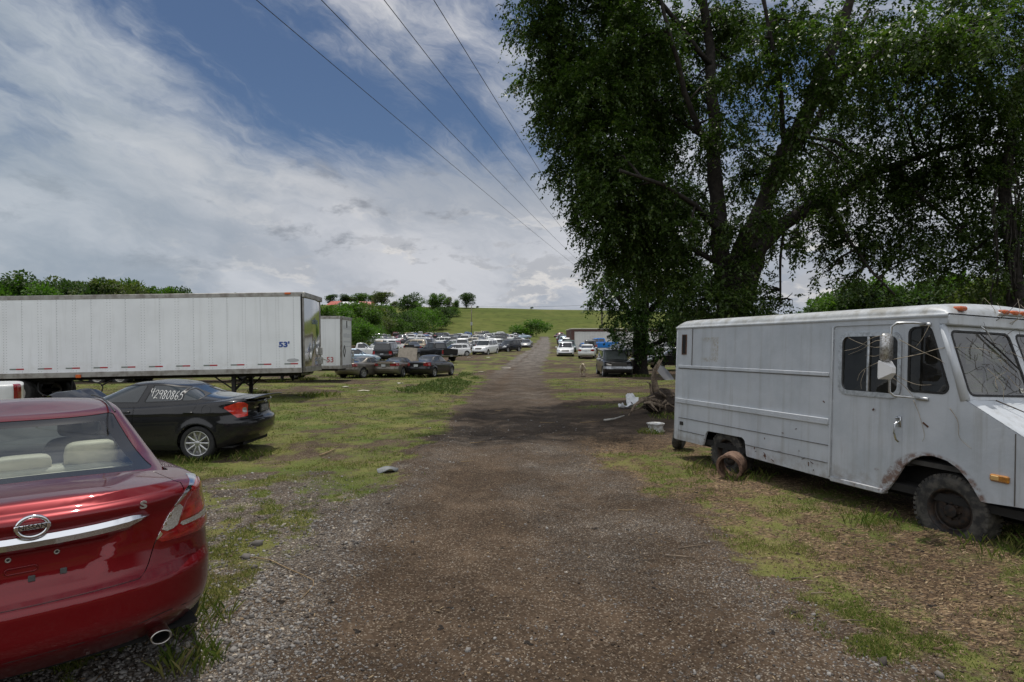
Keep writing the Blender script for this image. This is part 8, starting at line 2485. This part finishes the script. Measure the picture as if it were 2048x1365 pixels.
    X, Y = X[k], Y[k]; n = len(X)
    rocks('soil_crumbs', X, Y, .004 + .014 * rng.beta(1.2, 4, n), rng.uniform(0, 1, n), ramp_mat('dark_soil_crumbs', [(0, (.014, .010, .008)), (.7, (.045, .033, .024)), (1, (.085, .06, .04))], .95))
    # ---- wood chips and straw
    X, Y = sample(rng, 130000, 2.4, 20, .8)
    ga, gv, ds, ch, rd = masks(X, Y)
    pr = np.clip((ch * .85 + .06 * (ga > .25)) * (.4 + 1.0 * fbm(X * 1.4, Y * 1.4, 3, 55)) + .035 + .22 * ds, 0, 1)
    k = rng.uniform(size=len(X)) < pr * .62
    X, Y, ch, ds = X[k], Y[k], ch[k], ds[k]; n = len(X)
    l = (.012 + .045 * rng.beta(1.3, 4, n)) * np.maximum(1, Y / 9); w = l * rng.uniform(.09, .34, n)
    a = rng.normal(.5, .9, n); Z = ground_z(X, Y) + .006 + .012 * rng.uniform(size=n)
    d = np.stack([np.cos(a), np.sin(a), rng.normal(0, .22, n)], 1); sd_ = np.stack([-np.sin(a), np.cos(a), rng.normal(0, .3, n)], 1)
    C = np.stack([X, Y, Z], 1)
    top = np.stack([C - d * l[:, None] * .5 - sd_ * w[:, None] * .35, C + d * l[:, None] * .5 - sd_ * w[:, None] * .5, C + d * l[:, None] * .45 + sd_ * w[:, None] * .4, C - d * l[:, None] * .5 + sd_ * w[:, None] * .5], 1)
    bot = top.copy(); bot[..., 2] -= .005
    V = np.concatenate([top, bot], 1).reshape(-1, 3)
    q = np.array([(0, 1, 2, 3), (0, 4, 5, 1), (1, 5, 6, 2), (2, 6, 7, 3), (3, 7, 4, 0)])
    F = (q[None] + 8 * np.arange(n)[:, None, None]).reshape(-1, 4)
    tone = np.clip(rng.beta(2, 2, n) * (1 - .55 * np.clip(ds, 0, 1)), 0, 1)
    print('chips', n)
    attr_mesh('wood_chips', V, F, np.repeat(tone, 5), ramp_mat('wood_chip_colours', [(0, (.035, .024, .017)), (.4, (.12, .082, .050)), (.75, (.26, .185, .11)), (1, (.44, .34, .21))], .9))
    # ---- thin weeds and grass at the middle distance
scatter()
# ================================================================ small things
def ground_pt(px, py): return hit(px, py)
WOODM = lambda: mat_simple('weathered_wood', (0.20, 0.155, 0.11), .95, col2=(.075, .055, .04), vscale=9, bump=.6, bscale=30)
def skin_mesh(name, joints, mat, parent, sub=2):
    """joints: list of chains [(x,y,z,r),...] sharing identical points; grown into one continuous surface"""
    V = []; E = []; Rr = []; idx = {}
    for chn in joints:
        prev = None
        for x, y, z, r in chn:
            k = (round(x, 4), round(y, 4), round(z, 4))
            if k not in idx: idx[k] = len(V); V.append((x, y, z)); Rr.append(r)
            if prev is not None and prev != idx[k]: E.append((prev, idx[k]))
            prev = idx[k]
    me = bpy.data.meshes.new(name + '_s'); me.from_pydata(V, E, [])
    o = bpy.data.objects.new(name + '_s', me); COL.objects.link(o)
    md = o.modifiers.new('skin', 'SKIN'); md.use_smooth_shade = True
    for i, r in enumerate(Rr):
        d = me.skin_vertices[0].data[i]; rr = r if hasattr(r, '__len__') else (r, r); d.radius = rr; d.use_root = (i == 0)
    s = o.modifiers.new('sub', 'SUBSURF'); s.levels = sub; s.render_levels = sub
    bpy.context.view_layer.update()
    m2 = bpy.data.meshes.new_from_object(o.evaluated_get(bpy.context.evaluated_depsgraph_get()))
    bpy.data.objects.remove(o); bpy.data.meshes.remove(me)
    m2.name = name; m2.materials.clear(); m2.materials.append(mat)
    r = bpy.data.objects.new(name, m2); COL.objects.link(r); r.parent = parent
    return r

def sheep():
    p = ground_pt(1165, 753)
    root = thing('sheep', 'shorn cream sheep standing on the grass, facing the camera', 'sheep', tuple(p), R(-100))
    fleece = mat_simple('cream_fleece', (.52, .44, .32), .95, var=.3, vscale=14, bump=.6, bscale=40)
    body = [[(-.46, 0, .60, .12), (-.36, 0, .58, .19), (-.12, 0, .56, .205), (.14, 0, .56, .20), (.32, 0, .60, .17), (.44, .0, .70, .115), (.53, .02, .80, .085), (.62, .05, .86, .078), (.72, .10, .82, .058), (.80, .14, .77, .042)]]
    for s in (1, -1):
        body.append([(.32, 0, .60, .17), (.28, s * .11, .44, .08), (.27, s * .115, .24, .036), (.29, s * .115, .12, .026), (.28, s * .115, .03, .032)])
        body.append([(-.36, 0, .58, .19), (-.38, s * .11, .44, .10), (-.32, s * .12, .32, .055), (-.42, s * .12, .20, .030), (-.40, s * .12, .03, .032)])
    body.append([(-.46, 0, .60, .12), (-.54, 0, .56, .03), (-.57, 0, .40, .025)])
    skin_mesh('body', body, fleece, root)
    for s in (1, -1):
        e = MB(); e.grid([[(.60, .05 + s * (.06 + u * .13), .90 - .05 * u + v * .03 * (1 - u * .7)) for v in (-1, 0, 1)] for u in np.linspace(0, 1, 5)])
        e.grid([[(.585, .05 + s * (.06 + u * .13), .90 - .05 * u + v * .03 * (1 - u * .7)) for v in (1, 0, -1)] for u in np.linspace(0, 1, 5)])
        e.build('ear', fleece, root, smooth=True)
        y = MB(); y.lathe([(.001, .012), (.012, .008), (.014, 0)], 8, Matrix.Translation((.685, .085 + s * .055, .865)) @ Matrix.Rotation(0 if s > 0 else math.pi, 4, 'Z')); y.build('eye', M_black(), root, smooth=True)
    n = MB(); n.cbox(.825, .85, .12, .17, .745, .78, .008); n.build('muzzle', mat_simple('pinkish_nose', (.32, .22, .17), .6), root)
sheep()

def stump():
    p = ground_pt(1316, 826); rnd = random.Random(2)
    root = thing('uprooted_stump', 'uprooted dead stump with tangled roots lying behind the van rear', 'stump', tuple(p))
    def wp(px, py, dy=0): return at(px, py, p.y + dy) - p
    w = WOODM(); m_ = MB()
    for pts, r0, r1 in (([(1318, 800, 0), (1310, 774, -.1), (1307, 753, -.1), (1310, 738, -.2), (1320, 720, -.3)], .13, .03), ([(1310, 745, -.2), (1316, 735, 0), (1326, 716, .2)], .04, .015), ([(1338, 808, 0), (1310, 803, -.3), (1286, 799, -.5), (1270, 810, -.6), (1256, 834, -.7)], .10, .025),
                        ([(1305, 800, -.2), (1302, 780, -.1), (1300, 768, -.2), (1294, 764, -.3)], .05, .02), ([(1330, 815, -.3), (1300, 806, -.6), (1288, 806, -.7)], .07, .03), ([(1300, 806, -.6), (1310, 818, -.8), (1316, 824, -.8)], .04, .015), ([(1338, 800, 0), (1326, 790, -.4), (1318, 782, -.5)], .05, .02), ([(1345, 812, 0), (1345, 790, -.3), (1340, 778, -.4)], .06, .02), ([(1290, 812, -.2), (1276, 818, -.4), (1262, 822, -.5)], .04, .012)):
        P = [wp(*q) for q in pts]; n = len(P); m_.tube(P, [r0 + (r1 - r0) * i / (n - 1) for i in range(n)], 8)
    for k in range(34):
        a = rnd.uniform(0, 6.28); c = wp(1322 + rnd.uniform(-26, 22), 808 + rnd.uniform(-16, 8), rnd.uniform(-.5, .3)); l = rnd.uniform(.2, .55)
        d = Vector((math.cos(a), .5 * math.sin(a) - .3, rnd.uniform(-.4, .8))); q = c + d * l * .6 + Vector((0, 0, -.05)); m_.tube([c, q, q + Vector((rnd.uniform(-.15, .15), rnd.uniform(-.15, .15), -.15))], [rnd.uniform(.02, .045), .02, .008], 5)
    m_.build('root_tangle', w, root, smooth=True)
    s = MB(); V = []; F = []
    for i in range(9):
        for j in range(16):
            th = math.pi * i / 8; ph = 2 * math.pi * j / 16; r = 1 + .28 * math.sin(3 * ph + i) + rnd.uniform(-.14, .14)
            V.append(wp(1322, 806) + Vector((.46 * r * math.sin(th) * math.cos(ph), .4 * r * math.sin(th) * math.sin(ph), .34 * r * math.cos(th))))
    for i in range(8):
        for j in range(16): F.append((i * 16 + j, i * 16 + (j + 1) % 16, (i + 1) * 16 + (j + 1) % 16, (i + 1) * 16 + j))
    s.add(V, F); s.build('soil_ball', mat_simple('clotted_soil', (.045, .032, .024), .95, var=.5, vscale=12, bump=1.0, bscale=20), root)
stump()

def sheet(name, px, py, w, l, rz, mat, label, cat, amp=.05, th=.006, seed=0, lift=.02, tiltx=0.0, round_=False):
    p = ground_pt(px, py); rnd = random.Random(seed); n = 11
    ph = [rnd.uniform(0, 6) for _ in range(6)]
    b = MB()
    def zf(u, v): return lift + amp * (.5 * math.sin(2.6 * u + ph[0]) + .5 * math.sin(3.4 * v + ph[1]) + .35 * math.sin(5 * u * v + ph[2])) + amp * .7
    T = []
    for i in range(n):
        for j in range(n):
            u = -1 + 2 * i / (n - 1); v = -1 + 2 * j / (n - 1)
            k = (1 - .28 * (abs(u) ** 2) * (abs(v) ** 2)) * (1 + .07 * math.sin(4 * u + ph[3]) * abs(v))
            if round_: k *= 1 / max(1, math.hypot(u, v) ** .8)
            T.append((u * w / 2 * k, v * l / 2 * k, max(.004, zf(u, v) + tiltx * v * l)))
    V = T + [(x, y, z - th) for x, y, z in T]; N = n * n
    F = [(i * n + j, (i + 1) * n + j, (i + 1) * n + j + 1, i * n + j + 1) for i in range(n - 1) for j in range(n - 1)]
    F += [tuple(N + q for q in f[::-1]) for f in F]
    edge = [i * n for i in range(n)] + [(n - 1) * n + j for j in range(1, n)] + [i * n + n - 1 for i in range(n - 2, -1, -1)] + [j for j in range(n - 2, 0, -1)]
    for a, c in zip(edge, edge[1:] + edge[:1]): F.append((c, a, N + a, N + c))
    b.add(V, F)
    o = b.build(name, mat, None, smooth=True); sharp_by_angle(o, 50)
    o.location = p; o.rotation_euler = (0, 0, R(rz))
    return tag(o, label, cat)
sheet('plastic_panel', 776, 945, .34, .22, 20, mat_simple('grey_plastic', (.115, .125, .13), .55, var=.2, bump=.2), 'crumpled dark grey plastic panel lying on the gravel edge', 'debris', .035, seed=4, round_=True)
wm = mat_simple('white_scrap_metal', (.62, .64, .66), .4, var=.25, vscale=8)
sheet('metal_scrap', 1252, 818, .55, .30, 20, wm, 'white bent metal scrap in front of the stump roots, the lower of two', 'scrap', .10, seed=6)
sheet('metal_scrap', 1264, 812, .42, .28, -10, wm, 'white torn metal scrap leaning on the stump roots, the upper of two', 'scrap', .14, seed=9, lift=.16, tiltx=.5)
sheet('paper_scrap', 727, 783, .55, .25, 10, mat_simple('pale_board', (.50, .46, .38), .8), 'pale board scrap on the grass left of the track', 'scrap', .02, seed=3)
sheet('paper_scrap', 505, 779, .45, .2, 0, mat_simple('pale_board', (.50, .46, .38), .8), 'small pale scrap on the grass before the trailer landing leg', 'scrap', .02, seed=5)
sheet('dark_sheet', 1330, 760, 1.4, .9, 50, mat_simple('grey_sheet', (.10, .10, .105), .6), 'dark grey sheet leaning by the leafy tree trunk', 'sheet', .05, seed=8, lift=.35, tiltx=.5)
pale = mat_simple('pale_litter', (.48, .45, .38), .9, var=.2)
for i, (px, py, w) in enumerate(((928, 713, .9), (940, 716, .7), (975, 716, 1.4), (905, 731, .5), (912, 731, .4), (962, 745, .6), (1012, 737, 1.0), (800, 768, .3), (690, 775, .5))):
    o = sheet('ground_litter', px, py, w, .35, i * 37, pale, 'pale litter lying on the grass before the parked cars', 'litter', .02, seed=20 + i); o['group'] = 'pale litter on the lot grass'

def lathe_thing(name, label, cat, loc, mtx, prof, mat, n=28):
    b = MB(); b.lathe(prof, n, mtx); o = b.build(name, mat, None, smooth=True); sharp_by_angle(o, 35); o.location = loc
    return tag(o, label, cat)
p = ground_pt(1311, 864)
lathe_thing('wheel_rim', 'bare white steel wheel rim lying flat beside the van rear', 'wheel rim', p, Matrix.Rotation(R(90), 4, 'X') @ Matrix.Translation((0, 0, 0)),
    [(.19, .0), (.205, .01), (.205, .03), (.175, .05), (.170, .13), (.19, .17), (.207, .19), (.207, .205), (.19, .21), (.165, .19), (.15, .12), (.10, .11), (.045, .12), (.04, .13), (.001, .13)], mat_simple('white_rim_paint', (.55, .56, .56), .45, col2=(.30, .28, .25), vscale=12))
p = at(1360, 850, 11.6); b = MB()
tm_ = Matrix.Rotation(R(62), 4, 'Z') @ Matrix.Rotation(R(14), 4, 'X')
b.lathe([(.17, -.06), (.20, -.09), (.27, -.095), (.31, -.07), (.325, 0), (.31, .07), (.27, .095), (.20, .09), (.17, .06)], 32, tm_)
o = b.build('old_tyre', mat_simple('old_tyre', (0.022, 0.021, 0.020), .85), None, smooth=True); o.location = (p.x + .02, 11.6, gz(p.x, 11.6) + .31); tag(o, 'black tyre leaning against the rear wall of the van', 'tyre')
# rusty drum against the rear wheel
p = Vector((3.30, 9.02, gz(3.30, 9.02)))
rust = mat_simple('rust_drum', (.20, .125, .085), .9, col2=(.09, .05, .035), vscale=16, bump=.5, bscale=50)
dm = Matrix.Rotation(R(-42), 4, 'Z') @ Matrix.Rotation(R(10), 4, 'X')
o = lathe_thing('brake_drum', 'rusty open drum standing on edge against the van rear wheel', 'drum', (p.x, p.y, p.z + .185), dm,
    [(.155, -.12), (.185, -.125), (.20, -.115), (.195, -.09), (.188, -.07), (.192, -.03), (.186, 0), (.190, .05), (.188, .10), (.182, .125), (.172, .12), (.170, .08), (.168, -.10), (.155, -.12)], rust, 36)

# dead vines over the cab
def vines():
    rnd = random.Random(11)
    root = thing('dead_vine', 'dead leafless vine strands hanging over the van cab windows and mirror', 'vine', VAN.location[:], VAN.rotation_euler.z, None, rx=VAN.rotation_euler.x)
    tw = mat_simple('dry_twig', (.34, .29, .22), .9, var=.3, vscale=30); dk = mat_simple('dark_twig', (.06, .048, .04), .9)
    def strand(pts, r, m_, nm):
        P = []
        Q = [Vector(q) for q in pts]
        for i in range(len(Q) - 1):
            for t in np.linspace(0, 1, 6)[:-1]:
                p0, p1, p2, p3 = Q[max(i - 1, 0)], Q[i], Q[i + 1], Q[min(i + 2, len(Q) - 1)]
                P.append(.5 * ((2 * p1) + (p2 - p0) * t + (2 * p0 - 5 * p1 + 4 * p2 - p3) * t * t + (3 * p1 - p0 - 3 * p2 + p3) * t ** 3))
        P.append(Q[-1]); b = MB(); b.tube(P, [r * (1 - .6 * k / len(P)) for k in range(len(P))], 4); b.build(nm, m_, root, smooth=True)
    S = [[(4.26, -.22, 2.08), (4.1, -.10, 2.15), (3.9, -.05, 2.13), (3.7, -.03, 2.02), (3.5, -.02, 1.98)], [(4.26, -.2, 2.02), (4.0, -.08, 2.1), (3.75, -.03, 2.0), (3.55, -.02, 1.93)], [(4.25, -.2, 2.05), (3.95, -.06, 2.02), (3.7, -.03, 2.08), (3.55, -.02, 2.14)], [(4.26, -.22, 2.0), (4.12, -.1, 1.9), (4.08, -.06, 1.75), (4.04, -.05, 1.65)], [(4.27, -.22, 1.95), (4.1, -.08, 1.98), (3.95, -.04, 1.92), (3.80, -.03, 1.93)],
         [(4.0, -.03, 1.86), (3.86, -.03, 1.80), (3.74, -.03, 1.72), (3.70, -.03, 1.62)], [(3.80, -.03, 1.75), (3.75, -.03, 1.62), (3.76, -.03, 1.53)], [(4.29, -.24, 1.75), (4.36, -.1, 1.66), (4.48, -.06, 1.62), (4.60, -.04, 1.63)], [(4.29, -.24, 1.70), (4.36, -.12, 1.60), (4.42, -.05, 1.48), (4.44, -.02, 1.46)], [(4.35, -.2, 2.1), (4.5, -.06, 1.98), (4.66, -.03, 1.90), (4.72, -.02, 1.85)], [(4.3, -.24, 1.88), (4.5, -.08, 1.95), (4.7, .0, 2.02), (4.86, .3, 2.02), (4.92, .5, 1.95)], [(4.55, -.02, 2.26), (4.50, -.05, 2.12), (4.44, -.06, 2.03)], [(4.40, -.03, 1.45), (4.46, -.02, 1.30), (4.52, -.02, 1.10), (4.50, -.02, 1.02)], [(4.78, -.02, 1.40), (4.86, -.02, 1.28), (4.88, -.02, 1.12), (5.0, -.02, 1.02)]]
    for k, q in enumerate(S): strand(q, .0042, tw, 'strand')
    for k in range(15):
        y0 = rnd.uniform(.15, 1.0); t0 = rnd.uniform(.1, .9); x = lambda t: 4.905 - .24 * t + .05
        q = []
        y, t = y0, t0
        for s in range(4):
            q.append((x(t) + rnd.uniform(.01, .06), y, 1.5 + .765 * t)); y += rnd.uniform(-.1, .28); t += rnd.uniform(-.25, .2); t = min(max(t, -.02), 1.1)
        strand(q, .0036, dk if k % 3 else tw, 'strand')
    for k in range(9):
        x0 = rnd.uniform(4.6, 4.72); y = rnd.uniform(.5, 1.6); strand([(x0, y, 2.30), (x0 + .12, y + rnd.uniform(-.1, .3), 2.42), (x0 + .05, y + rnd.uniform(0, .5), 2.52 + rnd.uniform(0, .08))], .004, dk if k % 2 else tw, 'strand')
    strand([(4.98, .35, 1.50), (5.15, .42, 1.42), (5.4, .5, 1.30), (5.62, .56, 1.17)], .007, dk, 'strand')
vines()

# sticks, stalks and clods
def stick(pts, r, label, group=None, name='stick', m_=None):
    P = [ground_pt(a, b) + Vector((0, 0, r * 1.2 + c)) for a, b, c in pts]
    b = MB(); b.tube(P, [r * (1 - .45 * i / (len(P) - 1)) for i in range(len(P))], 6); o = b.build(name, m_ or WOODM(), None, smooth=True); tag(o, label, 'stick', group)
tan = mat_simple('dry_straw', (.27, .19, .10), .85, var=.25, vscale=20)
stick([(502, 1118, .01), (540, 1124, .012), (580, 1142, .008), (610, 1155, .012), (628, 1166, .01), (628, 1178, .008), (614, 1192, .004), (603, 1202, .004)], .005, 'long curved straw stalk on the gravel right of the red sedan', None, 'straw_stalk', tan)
stick([(360, 1290, .03), (400, 1265, .05), (440, 1240, .03)], .006, 'thin dead twig in the shade of the red sedan bumper')
stick([(640, 914, .01), (655, 909, .01), (671, 901, .01)], .016, 'short tan stick on the grass behind the black sedan', None, 'stick', tan)
stick([(1208, 845, .02), (1228, 843, .03), (1248, 838, .05)], .03, 'pale grey broken branch on dark soil left of the wheel rim', None, 'broken_branch', mat_simple('silver_wood', (.34, .33, .30), .9, var=.3))
SP = [(955, 886, 30), (1010, 890, 24), (1095, 846, 30), (1040, 862, 26), (935, 924, 26), (1255, 1022, 40), (1385, 1095, 60), (1180, 845, 40), (760, 842, 50), (690, 868, 40), (1600, 1160, 40), (1700, 1245, 50), (1360, 1118, 60), (1120, 868, 30), (1000, 822, 20), (870, 862, 26), (1640, 1190, 40), (1010, 1240, 30)]
rnd = random.Random(6)
for x, y, l in SP:
    a = rnd.uniform(-.35, .35); stick([(x - l * .5, y + l * .3 * a, .004), (x, y + 1, .01), (x + l * .5, y - l * .3 * a, .004)], .005 + .004 * rnd.random(), 'dry stick lying on the ground around the track', 'dry sticks on the ground', m_=tan if rnd.random() < .6 else None)
def clods():
    m_ = mat_simple('dried_dung', (.042, .031, .023), .95, var=.5, vscale=60, bump=.8, bscale=90)
    proto = None
    for (x, y, s) in ((776, 1008, .05), (738, 975, .035), (1085, 1020, .03), (690, 1090, .045), (660, 1205, .055), (712, 1268, .045), (632, 1012, .05), (560, 1208, .05), (610, 1038, .04), (1192, 1058, .055), (1060, 1290, .05), (1592, 1108, .05), (1705, 1060, .04), (1780, 1090, .05), (1440, 940, .05), (1390, 985, .05), (1255, 1062, .04), (1690, 1090, .045), (1840, 1105, .05), (1540, 1265, .05), (1860, 1210, .05), (900, 1220, .04), (1005, 1100, .035), (1600, 1000, .05), (1720, 1140, .04), (880, 1255, .05), (545, 1330, .04)):
        p = ground_pt(x, y)
        if proto is None:
            b = MB(); rn = random.Random(1)
            for q in range(6):
                c = Vector((rn.uniform(-.9, .9), rn.uniform(-.7, .7), rn.uniform(.1, .45))); r = rn.uniform(.35, .7)
                V = []; F = []
                for i in range(6):
                    for j in range(9):
                        th = math.pi * i / 5; ph = 2 * math.pi * j / 9; k = r * (1 + rn.uniform(-.2, .2)); V.append(c + Vector((k * math.sin(th) * math.cos(ph), k * math.sin(th) * math.sin(ph), .7 * k * math.cos(th))))
                for i in range(5):
                    for j in range(9): F.append((i * 9 + j, i * 9 + (j + 1) % 9, (i + 1) * 9 + (j + 1) % 9, (i + 1) * 9 + j))
                b.add(V, F)
            o = b.build('dung_clod', m_, None, smooth=True); proto = o
            tag(o, 'dark dried dung clod lying on the ground around the track', 'dung', 'dung clods scattered on the ground')
        else:
            o = proto.copy(); COL.objects.link(o)
        s *= .62; o.location = p - Vector((0, 0, s * .15)); o.scale = (s, s * .8, s * .6); o.rotation_euler = (0, 0, x * .37)
clods()
